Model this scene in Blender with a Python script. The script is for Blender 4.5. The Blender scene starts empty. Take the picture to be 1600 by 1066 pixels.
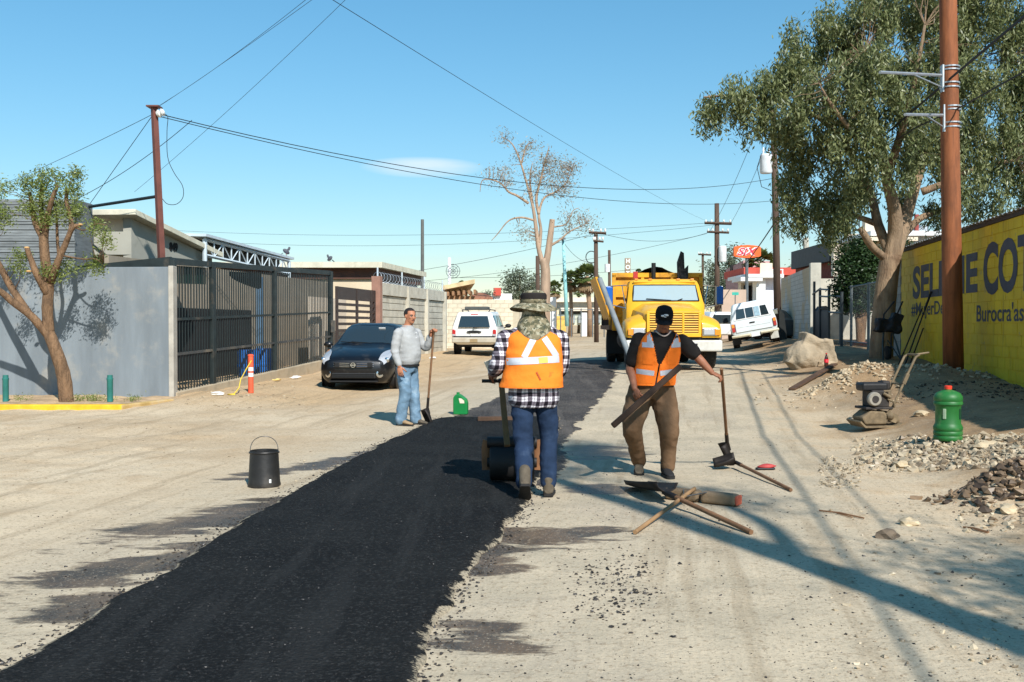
import bpy, bmesh, math, random
import numpy as np
from mathutils import Vector, Matrix, noise
random.seed(7)
rng = np.random.default_rng(11)
R = math.radians
scene = bpy.context.scene
col = scene.collection

# ------------------------------------------------------------------ camera, sky, sun, exposure
CAMZ = 1.54
FPX = 1560.0                       # focal length in pixels of the 1600 px wide photograph
PITCH = math.atan(25 / FPX)
cd = bpy.data.cameras.new('camera')
cam = bpy.data.objects.new('camera', cd)
col.objects.link(cam)
cam.location = (0, 0, CAMZ)
cam.rotation_euler = (math.pi / 2 - PITCH, 0, 0)
cd.sensor_width = 36
cd.lens = 36 * FPX / 1600
cd.clip_start = 0.1
cd.clip_end = 6000
scene.camera = cam

SUN_EL = R(40)
SUN_TO = Vector((-0.36, 0.93, 0)).normalized()      # where shadows fall on the ground
world = bpy.data.worlds.new('World')
scene.world = world
world.use_nodes = True
wn = world.node_tree
for n in list(wn.nodes):
    wn.nodes.remove(n)
wo = wn.nodes.new('ShaderNodeOutputWorld')
bg = wn.nodes.new('ShaderNodeBackground')
sky = wn.nodes.new('ShaderNodeTexSky')
sky.sky_type = 'NISHITA'
sky.sun_disc = False
sky.sun_elevation = SUN_EL
sky.sun_rotation = math.atan2(-SUN_TO.x, -SUN_TO.y)
sky.altitude = 0
sky.air_density = 1.0
sky.dust_density = 0.0
sky.ozone_density = 2.2
bg.inputs['Strength'].default_value = 0.15
# one thin wisp of cloud low above the street
tcw = wn.nodes.new('ShaderNodeTexCoord')
sepw = wn.nodes.new('ShaderNodeSeparateXYZ')
wn.links.new(tcw.outputs['Generated'], sepw.inputs[0])
def wmath(op, a, b=None, clamp=False):
    m = wn.nodes.new('ShaderNodeMath'); m.operation = op; m.use_clamp = clamp
    for i, s in enumerate((a, b)):
        if s is None: continue
        if isinstance(s, (int, float)): m.inputs[i].default_value = s
        else: wn.links.new(s, m.inputs[i])
    return m.outputs[0]
mpw = wn.nodes.new('ShaderNodeMapping'); mpw.inputs['Scale'].default_value = (7, 7, 60)
wn.links.new(tcw.outputs['Generated'], mpw.inputs[0])
nzw = wn.nodes.new('ShaderNodeTexNoise'); nzw.inputs['Scale'].default_value = 1.6; nzw.inputs['Detail'].default_value = 6
wn.links.new(mpw.outputs[0], nzw.inputs[0])
dxw = wmath('DIVIDE', wmath('SUBTRACT', sepw.outputs[0], -0.088), 0.062)
dzw = wmath('DIVIDE', wmath('SUBTRACT', sepw.outputs[2], 0.155), 0.0105)
dw = wmath('SUBTRACT', 1.0, wmath('ADD', wmath('POWER', dxw, 2), wmath('POWER', dzw, 2)), True)
fwd = wmath('GREATER_THAN', sepw.outputs[1], 0)
cw = wmath('MULTIPLY', wmath('MULTIPLY', dw, wmath('MULTIPLY', nzw.outputs[0], 1.1)), fwd, True)
mixw = wn.nodes.new('ShaderNodeMix'); mixw.data_type = 'RGBA'
wn.links.new(cw, mixw.inputs['Factor'])
hsw = wn.nodes.new('ShaderNodeHueSaturation'); hsw.inputs['Saturation'].default_value = 1.24; hsw.inputs['Hue'].default_value = .483
bww = wn.nodes.new('ShaderNodeRGBToBW'); wn.links.new(sky.outputs[0], bww.inputs[0])
kww = wmath('DIVIDE', 1.0, wmath('ADD', 1.0, wmath('MULTIPLY', bww.outputs[0], .085)))   # the camera's soft shoulder towards the bright horizon
wn.links.new(kww, hsw.inputs['Value'])
wn.links.new(sky.outputs[0], hsw.inputs['Color'])
wn.links.new(hsw.outputs[0], mixw.inputs['A'])
mixw.inputs['B'].default_value = (5.4, 5.6, 5.7, 1)
wn.links.new(mixw.outputs['Result'], bg.inputs['Color'])
wn.links.new(bg.outputs[0], wo.inputs[0])

sl = bpy.data.lights.new('sun', 'SUN')
sl.energy = 4.9
sl.angle = R(0.55)
sl.color = (1.0, 0.975, 0.93)
sun = bpy.data.objects.new('sun', sl)
col.objects.link(sun)
sd = Vector((SUN_TO.x * math.cos(SUN_EL), SUN_TO.y * math.cos(SUN_EL), -math.sin(SUN_EL)))
sun.rotation_euler = sd.to_track_quat('-Z', 'Y').to_euler()
sun.location = (6, -8, 14)

scene.view_settings.view_transform = 'Standard'
scene.view_settings.look = 'None'
scene.view_settings.gamma = 1.0
scene.view_settings.exposure = 0.32
scene.view_settings.use_curve_mapping = False
scene.render.engine = 'CYCLES'
scene.cycles.max_bounces = 5
scene.cycles.diffuse_bounces = 3
scene.cycles.glossy_bounces = 3
scene.cycles.transmission_bounces = 4
scene.cycles.transparent_max_bounces = 8
scene.cycles.caustics_reflective = False
scene.cycles.caustics_refractive = False
scene.cycles.use_denoising = True

# ------------------------------------------------------------------ measuring helpers
CP, SP = math.cos(PITCH), math.sin(PITCH)
def ray(px, py):
    u, v = px - 800, 533 - py
    return Vector((u, FPX * CP + v * SP, v * CP - FPX * SP))
def at(px, py, Y):
    d = ray(px, py)
    return Vector((0, 0, CAMZ)) + d * (Y / d.y)
def sstep(x, a, b):
    t = min(1, max(0, (x - a) / (b - a)))
    return t * t * (3 - 2 * t)
def lerp_tab(x, xs, ys):
    if x <= xs[0]: return ys[0]
    for i in range(1, len(xs)):
        if x < xs[i]: return ys[i - 1] + (ys[i] - ys[i - 1]) * (x - xs[i - 1]) / (xs[i] - xs[i - 1])
    return ys[-1]
def mound(x, y, cx, cy, rx, ry, h):
    d = ((x - cx) / rx) ** 2 + ((y - cy) / ry) ** 2
    return h * math.exp(-d * 1.6) if d < 5 else 0.0
MOUNDS = []                        # filled below once the pixels can be turned into ground points
def Hbase(x, y):
    u = x - 0.16 * y
    zr = lerp_tab(y, [0, 14, 24, 40, 60, 200, 2000], [0, 0, .43, .5, .5, .5, .5])
    zl = lerp_tab(y, [0, 22, 40, 60, 200, 2000], [0, .02, .27, .5, .5, .5])
    k = sstep(u, -7, -2)
    z = zl * (1 - k) + zr * k
    amp = lerp_tab(y, [0, 8, 12, 18, 26, 38, 60, 90, 2000], [.25, .32, .45, .42, .30, .45, .3, 0, 0])
    z += amp * sstep(u, 2.1, 4.8)
    # dirt shoulder in front of the iron fence
    z += 0.12 * sstep(-u, 6.2, 9.2) * sstep(y, 16, 21) * (1 - sstep(y, 60, 90))
    return z
def H(x, y):
    z = Hbase(x, y)
    for m in MOUNDS:
        z += mound(x, y, *m)
    return z
def gnd(px, py, f=None):
    f = f or H
    d = ray(px, py); d /= d.y
    y = 2.5
    while y < 400:
        p = Vector((0, 0, CAMZ)) + d * y
        if p.z <= f(p.x, p.y):
            lo, hi = y * .97 - .05, y
            for _ in range(24):
                m = (lo + hi) / 2
                q = Vector((0, 0, CAMZ)) + d * m
                if q.z <= f(q.x, q.y): hi = m
                else: lo = m
            return Vector((0, 0, CAMZ)) + d * hi
        y = y * 1.01 + .01
    return Vector((0, 0, CAMZ)) + d * 400
for (px, py, rx, ry, h) in [(1345, 600, .75, .7, .34), (1300, 606, .6, .5, .16), (1440, 590, 1.3, .8, .22), (1460, 705, 1.1, .7, .09), (1590, 780, .55, .4, .30)]:
    g = gnd(px, py)
    MOUNDS.append((g.x, g.y, rx, ry, h))

def gnd_quick(px, py):
    d = ray(px, py); d /= d.y; y = CAMZ / -d.z
    for _ in range(7):
        y = .5 * y + .5 * (CAMZ - H(d.x * y, y)) / -d.z
    return Vector((d.x * y, y, CAMZ + d.z * y))
def S(r, g, b):
    return tuple(((c / 255) / 12.92 if c <= 10 else ((c / 255 + .055) / 1.055) ** 2.4) for c in (r, g, b))

# ------------------------------------------------------------------ materials
MATS = {}
def _nodes(name):
    m = bpy.data.materials.new(name); m.use_nodes = True
    nt = m.node_tree
    b = nt.nodes['Principled BSDF']
    return m, nt, b
def nmath(nt, op, a, b=None, c=None, clamp=False):
    n = nt.nodes.new('ShaderNodeMath'); n.operation = op; n.use_clamp = clamp
    for i, s in enumerate((a, b, c)):
        if s is None: continue
        if isinstance(s, (int, float)): n.inputs[i].default_value = s
        else: nt.links.new(s, n.inputs[i])
    return n.outputs[0]
def nmix(nt, f, a, b, mode='MIX'):
    n = nt.nodes.new('ShaderNodeMix'); n.data_type = 'RGBA'; n.blend_type = mode
    for key, s in (('Factor', f), ('A', a), ('B', b)):
        if isinstance(s, (int, float)): n.inputs[key].default_value = s
        elif isinstance(s, tuple): n.inputs[key].default_value = (*s[:3], 1)
        else: nt.links.new(s, n.inputs[key])
    return n.outputs['Result']
def nnoise(nt, vec, scale, detail=5, rough=.55, map_scale=None, loc=None):
    if map_scale or loc:
        mp = nt.nodes.new('ShaderNodeMapping')
        if map_scale: mp.inputs['Scale'].default_value = map_scale
        if loc: mp.inputs['Location'].default_value = loc
        nt.links.new(vec, mp.inputs[0]); vec = mp.outputs[0]
    n = nt.nodes.new('ShaderNodeTexNoise')
    n.inputs['Scale'].default_value = scale; n.inputs['Detail'].default_value = detail; n.inputs['Roughness'].default_value = rough
    nt.links.new(vec, n.inputs['Vector'])
    return n.outputs['Fac']
def nrange(nt, v, a, b, c=0.0, d=1.0, smooth=True):
    n = nt.nodes.new('ShaderNodeMapRange')
    if smooth: n.interpolation_type = 'SMOOTHSTEP'
    nt.links.new(v, n.inputs[0])
    for i, s in enumerate((a, b, c, d)): n.inputs[i + 1].default_value = s
    return n.outputs[0]
def nbump(nt, bsdf, h, strength, dist=.02):
    n = nt.nodes.new('ShaderNodeBump'); n.inputs['Strength'].default_value = strength; n.inputs['Distance'].default_value = dist
    nt.links.new(h, n.inputs['Height']); nt.links.new(n.outputs[0], bsdf.inputs['Normal'])
def ocoord(nt):
    return nt.nodes.new('ShaderNodeTexCoord').outputs['Object']

def mat(name, c, rough=.75, var=.14, sc=4.0, bump=.15, bsc=40.0, metal=0.0, spec=.4, coat=0.0, rnd=0.0, dirt=0.0, dirtc=(.35, .28, .2), dsc=2.0, stretch=None, bdist=.01):
    if name in MATS: return MATS[name]
    m, nt, b = _nodes(name)
    oc = ocoord(nt)
    n1 = nnoise(nt, oc, sc, 6, .6, stretch)
    f = nrange(nt, n1, .3, .7)
    ca = tuple(x * (1 - var) for x in c); cb = tuple(min(1, x * (1 + var)) for x in c)
    cc = nmix(nt, f, ca, cb)
    if rnd:
        oi = nt.nodes.new('ShaderNodeObjectInfo')
        cc = nmix(nt, nrange(nt, oi.outputs['Random'], 0, 1, -rnd, rnd, False), cc, (1, 1, 1), 'MULTIPLY') if False else cc
        v = nrange(nt, oi.outputs['Random'], 0, 1, 1 - rnd, 1 + rnd, False)
        hs = nt.nodes.new('ShaderNodeHueSaturation'); nt.links.new(cc, hs.inputs['Color']); nt.links.new(v, hs.inputs['Value'])
        cc = hs.outputs[0]
    if dirt:
        d = nrange(nt, nnoise(nt, oc, dsc, 8, .65), .62 - dirt * .35, .72)
        cc = nmix(nt, nmath(nt, 'MULTIPLY', d, min(1, dirt + .3)), cc, dirtc)
    nt.links.new(cc, b.inputs['Base Color'])
    b.inputs['Roughness'].default_value = rough
    b.inputs['Metallic'].default_value = metal
    b.inputs['Specular IOR Level'].default_value = spec
    if coat:
        b.inputs['Coat Weight'].default_value = coat; b.inputs['Coat Roughness'].default_value = .06
    if bump:
        nbump(nt, b, nnoise(nt, oc, bsc, 4, .6, stretch), bump, bdist)
    MATS[name] = m
    return m

def glass(name, c=(.02, .03, .035), rough=.04, alpha=None):
    if name in MATS: return MATS[name]
    m, nt, b = _nodes(name)
    b.inputs['Base Color'].default_value = (*c, 1)
    b.inputs['Roughness'].default_value = rough
    b.inputs['Specular IOR Level'].default_value = .7
    b.inputs['Coat Weight'].default_value = .6; b.inputs['Coat Roughness'].default_value = .02
    if alpha is not None:
        b.inputs['Alpha'].default_value = alpha
    MATS[name] = m
    return m

def leafmat(name, c1, c2, trans=.3):
    if name in MATS: return MATS[name]
    m = bpy.data.materials.new(name); m.use_nodes = True
    nt = m.node_tree
    for n in list(nt.nodes): nt.nodes.remove(n)
    out = nt.nodes.new('ShaderNodeOutputMaterial')
    g = nt.nodes.new('ShaderNodeNewGeometry')
    cc = nmix(nt, g.outputs['Random Per Island'], c1, c2)
    d = nt.nodes.new('ShaderNodeBsdfDiffuse'); t = nt.nodes.new('ShaderNodeBsdfTranslucent')
    gl = nt.nodes.new('ShaderNodeBsdfGlossy'); gl.inputs['Roughness'].default_value = .45
    nt.links.new(cc, d.inputs[0]); nt.links.new(cc, t.inputs[0])
    mx = nt.nodes.new('ShaderNodeMixShader'); mx.inputs[0].default_value = trans
    nt.links.new(d.outputs[0], mx.inputs[1]); nt.links.new(t.outputs[0], mx.inputs[2])
    m2 = nt.nodes.new('ShaderNodeMixShader'); m2.inputs[0].default_value = .04
    nt.links.new(mx.outputs[0], m2.inputs[1]); nt.links.new(gl.outputs[0], m2.inputs[2])
    nt.links.new(m2.outputs[0], out.inputs[0])
    MATS[name] = m
    return m

# ------------------------------------------------------------------ mesh builder
class MB:
    def __init__(s): s.v = []; s.f = []
    def add(s, vs, fs):
        o = len(s.v)
        s.v += [tuple(v) for v in vs]
        s.f += [tuple(i + o for i in f) for f in fs]
        return s
    def box(s, c, d, rot=None):
        c = Vector(c); hx, hy, hz = (k / 2 for k in d)
        vs = [Vector((x, y, z)) for x in (-hx, hx) for y in (-hy, hy) for z in (-hz, hz)]
        if rot is not None:
            if isinstance(rot, (int, float)): rot = Matrix.Rotation(rot, 3, 'Z')
            vs = [rot @ v for v in vs]
        return s.add([v + c for v in vs], [(0, 1, 3, 2), (4, 6, 7, 5), (0, 4, 5, 1), (2, 3, 7, 6), (0, 2, 6, 4), (1, 5, 7, 3)])
    def loft(s, rings, closed=True, cap=True):
        n = len(rings[0]); o = []
        for r in rings: o += list(r)
        fs = []
        for i in range(len(rings) - 1):
            for j in range(n if closed else n - 1):
                k = (j + 1) % n
                fs.append((i * n + j, i * n + k, (i + 1) * n + k, (i + 1) * n + j))
        if cap and closed:
            fs.append(tuple(reversed(range(n)))); fs.append(tuple(range((len(rings) - 1) * n, len(rings) * n)))
        return s.add(o, fs)
    def tube(s, path, r, n=8, cap=True):
        P = [Vector(p) for p in path]
        rs = [r] * len(P) if isinstance(r, (int, float)) else list(r)
        T = []
        for i in range(len(P)):
            a = P[max(0, i - 1)]; b = P[min(len(P) - 1, i + 1)]
            t = (b - a); T.append(t.normalized() if t.length > 1e-9 else Vector((0, 0, 1)))
        up = Vector((0, 0, 1)) if abs(T[0].z) < .9 else Vector((1, 0, 0))
        x = T[0].cross(up).normalized(); rings = []
        for i in range(len(P)):
            x = (x - T[i] * x.dot(T[i]))
            x = x.normalized() if x.length > 1e-6 else T[i].orthogonal().normalized()
            y = T[i].cross(x)
            rr = rs[i]; ra, rb = (rr, rr) if isinstance(rr, (int, float)) else rr
            rings.append([P[i] + x * (math.cos(2 * math.pi * j / n) * ra) + y * (math.sin(2 * math.pi * j / n) * rb) for j in range(n)])
        return s.loft(rings, True, cap)
    def lathe(s, prof, n=20, c=(0, 0, 0), rot=None, cap=True):
        c = Vector(c); rings = []
        for (r, z) in prof:
            ring = [Vector((math.cos(2 * math.pi * j / n) * r, math.sin(2 * math.pi * j / n) * r, z)) for j in range(n)]
            if rot is not None: ring = [rot @ v for v in ring]
            rings.append([v + c for v in ring])
        return s.loft(rings, True, cap)
    def prism(s, poly, vec):
        poly = [Vector(p) for p in poly]; vec = Vector(vec); n = len(poly)
        fs = [tuple(range(n - 1, -1, -1)), tuple(range(n, 2 * n))] + [(i, (i + 1) % n, n + (i + 1) % n, n + i) for i in range(n)]
        return s.add(poly + [p + vec for p in poly], fs)
    def ball(s, c, r, nu=14, nv=9, rot=None):
        c = Vector(c); rx, ry, rz = (r, r, r) if isinstance(r, (int, float)) else r
        rings = []
        for i in range(1, nv):
            a = math.pi * i / nv - math.pi / 2
            ring = [Vector((math.cos(2 * math.pi * j / nu) * math.cos(a) * rx, math.sin(2 * math.pi * j / nu) * math.cos(a) * ry, math.sin(a) * rz)) for j in range(nu)]
            if rot is not None: ring = [rot @ v for v in ring]
            rings.append([v + c for v in ring])
        return s.loft(rings)
    def grid(s, fn, nu, nv):
        vs = [fn(i / nu, j / nv) for i in range(nu + 1) for j in range(nv + 1)]
        fs = [(i * (nv + 1) + j, (i + 1) * (nv + 1) + j, (i + 1) * (nv + 1) + j + 1, i * (nv + 1) + j + 1) for i in range(nu) for j in range(nv)]
        return s.add(vs, fs)
    def mesh(s, name, M=None):
        me = bpy.data.meshes.new(name)
        vs = s.v if M is None else [tuple(M @ Vector(v)) for v in s.v]
        me.from_pydata(vs, [], s.f); me.update()
        return me

MW = {}
EV = bpy.data.scenes.new('workbench')      # scratch scene for evaluating modifiers and text quickly; removed at the end
def tag(o, label=None, cat=None, group=None, kind=None):
    if label: o['label'] = label
    if cat: o['category'] = cat
    if group: o['group'] = group
    if kind: o['kind'] = kind
    return o
def thing(name, label, cat, loc=(0, 0, 0), rz=0.0, group=None, rot=None):
    o = bpy.data.objects.new(name, None); col.objects.link(o)
    o.location = loc
    o.rotation_euler = rot if rot is not None else (0, 0, rz)
    o.empty_display_size = .2
    MW[o.name] = Matrix.Translation(Vector(loc)) @ (Matrix.Rotation(rz, 4, 'Z') if rot is None else o.rotation_euler.to_matrix().to_4x4())
    return tag(o, label, cat, group)
def finish(me, m, smooth):
    if m is not None: me.materials.append(m)
    if smooth:
        me.shade_smooth()
        if smooth is not True:
            me.set_sharp_from_angle(angle=R(smooth))
def obj(name, mb, m, parent=None, smooth=False, world=False, bevel=0, label=None, seg=2):
    """one mesh object; world=True: the vertices are world coordinates"""
    M = None
    if world and parent is not None:
        M = MW[parent.name].inverted()
    if isinstance(mb, MB):
        me = mb.mesh(name, M)
    else:
        me = mb
        if M is not None: me.transform(M)
    bm = bmesh.new(); bm.from_mesh(me); bmesh.ops.recalc_face_normals(bm, faces=bm.faces); bm.to_mesh(me); bm.free()
    finish(me, m, smooth)
    o = bpy.data.objects.new(name, me); col.objects.link(o)
    if parent is not None: o.parent = parent
    if bevel:
        b = o.modifiers.new('bevel', 'BEVEL'); b.width = bevel; b.segments = seg; b.limit_method = 'ANGLE'; b.angle_limit = R(35)
    if label: o['label'] = label
    return o
def single(name, mb, m, label, cat, smooth=False, group=None, bevel=0, origin=None):
    """a thing that is one mesh, built in world coordinates, its origin moved to its base"""
    c = Vector(origin) if origin is not None else None
    if c is None:
        a = np.array(mb.v); c = Vector((float(a[:, 0].mean()), float(a[:, 1].mean()), float(a[:, 2].min())))
    me = mb.mesh(name, Matrix.Translation(-c))
    o = obj(name, me, m, None, smooth, bevel=bevel)
    o.location = c
    return tag(o, label, cat, group)
def struct(name, mb, m, smooth=False, bevel=0):
    o = obj(name, mb, m, None, smooth, bevel=bevel); o['kind'] = 'structure'
    return o
def instance(name, me, parent, loc, rz=0.0, scale=None):
    o = bpy.data.objects.new(name, me); col.objects.link(o)
    if parent is not None: o.parent = parent
    o.location = loc; o.rotation_euler = (0, 0, rz)
    if scale: o.scale = scale
    return o
def copy_tree(o, parent=None):
    c = o.copy(); col.objects.link(c); c.parent = parent
    for ch in list(o.children): copy_tree(ch, c)
    return c
def remeshed(mb, voxel, smooth_it=6, fac=.5):
    me = mb.mesh('tmp')
    bm = bmesh.new(); bm.from_mesh(me); bmesh.ops.recalc_face_normals(bm, faces=bm.faces); bm.to_mesh(me); bm.free()
    o = bpy.data.objects.new('tmp', me); EV.collection.objects.link(o)
    r = o.modifiers.new('r', 'REMESH'); r.mode = 'VOXEL'; r.voxel_size = voxel; r.use_smooth_shade = True
    if smooth_it:
        k = o.modifiers.new('s', 'SMOOTH'); k.factor = fac; k.iterations = smooth_it
    EV.view_layers[0].update(); dg = EV.view_layers[0].depsgraph
    out = bpy.data.meshes.new_from_object(o.evaluated_get(dg))
    bpy.data.objects.remove(o); bpy.data.meshes.remove(me)
    return out
def quads_mesh(name, V, m):
    """V: (n,4,3) array of free quads"""
    n = len(V)
    me = bpy.data.meshes.new(name)
    me.vertices.add(n * 4); me.loops.add(n * 4); me.polygons.add(n)
    me.vertices.foreach_set('co', V.reshape(-1).astype(np.float32))
    me.loops.foreach_set('vertex_index', np.arange(n * 4, dtype=np.int32))
    me.polygons.foreach_set('loop_start', np.arange(0, n * 4, 4, dtype=np.int32))
    me.polygons.foreach_set('loop_total', np.full(n, 4, dtype=np.int32))
    me.update(calc_edges=True)
    me.materials.append(m)
    return me
def text_mesh(txt, size, extrude=0.002, offset=0.0, shear=0.0, sx=1.0, spacing=1.0):
    cu = bpy.data.curves.new('t', 'FONT'); cu.body = txt; cu.size = size; cu.extrude = extrude
    cu.offset = offset; cu.shear = shear; cu.align_x = 'LEFT'; cu.space_character = spacing; cu.resolution_u = 4
    o = bpy.data.objects.new('t', cu); EV.collection.objects.link(o)
    EV.view_layers[0].update(); dg = EV.view_layers[0].depsgraph
    me = bpy.data.meshes.new_from_object(o.evaluated_get(dg))
    bpy.data.objects.remove(o); bpy.data.curves.remove(cu)
    me.materials.clear()
    if sx != 1.0: me.transform(Matrix.Diagonal((sx, 1, 1, 1)))
    return me
def bounds(me):
    a = np.array([v.co[:] for v in me.vertices]); return a.min(0), a.max(0)

SA = math.atan(0.16)                # street direction
SD = Vector((math.sin(SA), math.cos(SA), 0))      # along the street, away from camera
SN = Vector((math.cos(SA), -math.sin(SA), 0))     # to the right of it
def wall_y(px, u0):
    """depth at which the street-parallel line x = u0 + .16 y is seen at pixel column px"""
    return u0 / ((px - 800) / FPX - .16)
# ------------------------------------------------------------------ ground
def poly_world(pts, z=0.0):
    out = []
    for (px, py) in pts:
        g = gnd(px, py); out.append((g.x, g.y))
    return out
EDGE_L = [(-420, 1330), (-120, 1120), (-20, 1058), (70, 1010), (190, 932), (270, 884), (350, 832), (420, 790), (490, 750), (550, 717), (610, 688), (660, 664), (690, 652)]
EDGE_R = [(600, 1330), (640, 1120), (655, 1050), (690, 975), (722, 915), (760, 868), (800, 822), (830, 782), (850, 740), (862, 705), (872, 675), (876, 655), (878, 645)]
EL = poly_world(EDGE_L); ER = poly_world(EDGE_R)

def ground_material():
    m, nt, b = _nodes('dusty_ground')
    oc = ocoord(nt)
    sep = nt.nodes.new('ShaderNodeSeparateXYZ'); nt.links.new(oc, sep.inputs[0])
    X, Y, Z = sep.outputs
    u = nmath(nt, 'SUBTRACT', X, nmath(nt, 'MULTIPLY', Y, .16))
    nbig = nnoise(nt, oc, .35, 6, .6); nmid = nnoise(nt, oc, 1.7, 7, .65, None, (3, 1, 0)); nfine = nnoise(nt, oc, 22, 5, .7)
    nsp = nnoise(nt, oc, 55, 4, .7)
    dust = nmix(nt, nrange(nt, nbig, .35, .65), S(205, 188, 162), S(226, 214, 192))
    dust = nmix(nt, nmath(nt, 'MULTIPLY', nrange(nt, nmid, .5, .72), .55), dust, S(190, 166, 134))
    road = nmix(nt, nrange(nt, nmid, .35, .65), S(196, 189, 172), S(216, 207, 188))
    road = nmix(nt, nmath(nt, 'MULTIPLY', nrange(nt, nbig, .5, .62), .5), road, S(186, 180, 168))
    # old paving lies between two ragged lines
    wob = nmath(nt, 'MULTIPLY', nmath(nt, 'SUBTRACT', nmid, .5), 2.6)
    uu = nmath(nt, 'ADD', u, wob)
    rmask = nmath(nt, 'MULTIPLY', nrange(nt, uu, -5.2, -3.4), nrange(nt, uu, 2.4, 1.2))
    rmask = nmath(nt, 'MULTIPLY', rmask, nrange(nt, Y, 46, 36))
    c = nmix(nt, rmask, dust, road)
    # bank of darker, stonier soil on the right
    bank = nrange(nt, uu, 2.0, 3.6)
    c = nmix(nt, nmath(nt, 'MULTIPLY', bank, .92), c, nmix(nt, nrange(nt, nmid, .3, .7), S(126, 101, 75), S(182, 156, 122)))
    # ochre dirt along the left fence
    lft = nmath(nt, 'MULTIPLY', nrange(nt, uu, -5.4, -7.2), nrange(nt, Y, 17, 20))
    c = nmix(nt, nmath(nt, 'MULTIPLY', lft, .6), c, nmix(nt, nmid, S(196, 164, 122), S(222, 200, 164)))
    # dark oily stains that ran out sideways from the fresh strip
    nst = nmath(nt, 'ADD', nmath(nt, 'MULTIPLY', nnoise(nt, oc, 1.0, 7, .66, (.9, 2.9, 1), (5, 2, 0)), .78), nmath(nt, 'MULTIPLY', nnoise(nt, oc, 5.0, 6, .7, (.6, 1.5, 1), (1, 2, 0)), .22))
    def blob(cx, cy, rx, ry, lo=.30, hi=.42, ang=0.0):
        ca, sa = math.cos(ang), math.sin(ang)
        dx = nmath(nt, 'SUBTRACT', X, cx); dy = nmath(nt, 'SUBTRACT', Y, cy)
        ax = nmath(nt, 'ADD', nmath(nt, 'MULTIPLY', dx, ca / rx), nmath(nt, 'MULTIPLY', dy, sa / rx))
        ay = nmath(nt, 'ADD', nmath(nt, 'MULTIPLY', dx, -sa / ry), nmath(nt, 'MULTIPLY', dy, ca / ry))
        d = nmath(nt, 'ADD', nmath(nt, 'MULTIPLY', ax, ax), nmath(nt, 'MULTIPLY', ay, ay))
        k = nmath(nt, 'SUBTRACT', 1.0, nmath(nt, 'SQRT', d))
        k = nmath(nt, 'ADD', nmath(nt, 'MULTIPLY', k, .55), nmath(nt, 'MULTIPLY', nmath(nt, 'SUBTRACT', nst, .5), 2.1))
        k = nmath(nt, 'MULTIPLY', nrange(nt, k, lo - .16, hi - .12), nrange(nt, d, 1.5, .9))
        return k
    stains = []
    def st(px0, py0, px1, py1, w, **k):
        a, bb = gnd(px0, py0), gnd(px1, py1)
        c0 = (a + bb) / 2
        stains.append(blob(c0.x, c0.y, (bb - a).length / 2, w, ang=math.atan2(bb.y - a.y, bb.x - a.x), **k))
    st(60, 862, 600, 762, .62, lo=.24, hi=.36); st(-20, 930, 460, 832, .46, lo=.26, hi=.38); st(-60, 1010, 250, 900, .5)
    st(320, 756, 660, 700, .34, lo=.24, hi=.36); st(520, 730, 700, 668, .3, lo=.2, hi=.36); st(700, 905, 800, 830, .35, lo=.2, hi=.34); st(680, 845, 1010, 832, .55, lo=.22, hi=.34); st(640, 905, 870, 885, .28)
    st(620, 1010, 880, 980, .5); st(860, 700, 1010, 715, .8, lo=.2, hi=.4); st(870, 770, 1020, 760, .5); st(1180, 590, 1300, 575, .5)
    msk = stains[0]
    for k in stains[1:]: msk = nmath(nt, 'MAXIMUM', msk, k)
    tint = nmix(nt, nrange(nt, nmid, .4, .6), S(46, 39, 33), S(96, 80, 64))
    c = nmix(nt, nmath(nt, 'MULTIPLY', msk, .9), c, tint)
    # fine grit and tyre-packed streaks
    cu_ = nt.nodes.new('ShaderNodeCombineXYZ'); nt.links.new(u, cu_.inputs[0]); nt.links.new(Y, cu_.inputs[1]); strk = nnoise(nt, cu_.outputs[0], 1.0, 6, .62, (3.6, .22, 1), (9, 0, 0))
    c = nmix(nt, nmath(nt, 'MULTIPLY', nrange(nt, strk, .53, .64), .34), c, S(154, 138, 114))
    c = nmix(nt, nmath(nt, 'MULTIPLY', nrange(nt, nfine, .52, .66), .5), c, S(136, 118, 96))
    c = nmix(nt, nmath(nt, 'MULTIPLY', nrange(nt, nsp, .58, .66), .6), c, S(92, 82, 72))
    c = nmix(nt, nmath(nt, 'MULTIPLY', nrange(nt, nsp, .42, .34), .5), c, S(240, 230, 212))
    c = nmix(nt, 1.0, c, (.80, .715, .61), 'MULTIPLY')
    nt.links.new(c, b.inputs['Base Color'])
    rr = nmath(nt, 'SUBTRACT', .93, nmath(nt, 'MULTIPLY', msk, .5))
    nt.links.new(rr, b.inputs['Roughness'])
    b.inputs['Specular IOR Level'].default_value = .3
    hh = nmath(nt, 'ADD', nmath(nt, 'ADD', nmath(nt, 'MULTIPLY', nfine, .6), nmath(nt, 'MULTIPLY', nsp, .35)), nmath(nt, 'ADD', nmath(nt, 'MULTIPLY', nmid, 2.2), nmath(nt, 'MULTIPLY', strk, -1.6)))
    nbump(nt, b, hh, .55, .02)
    return m

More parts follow.
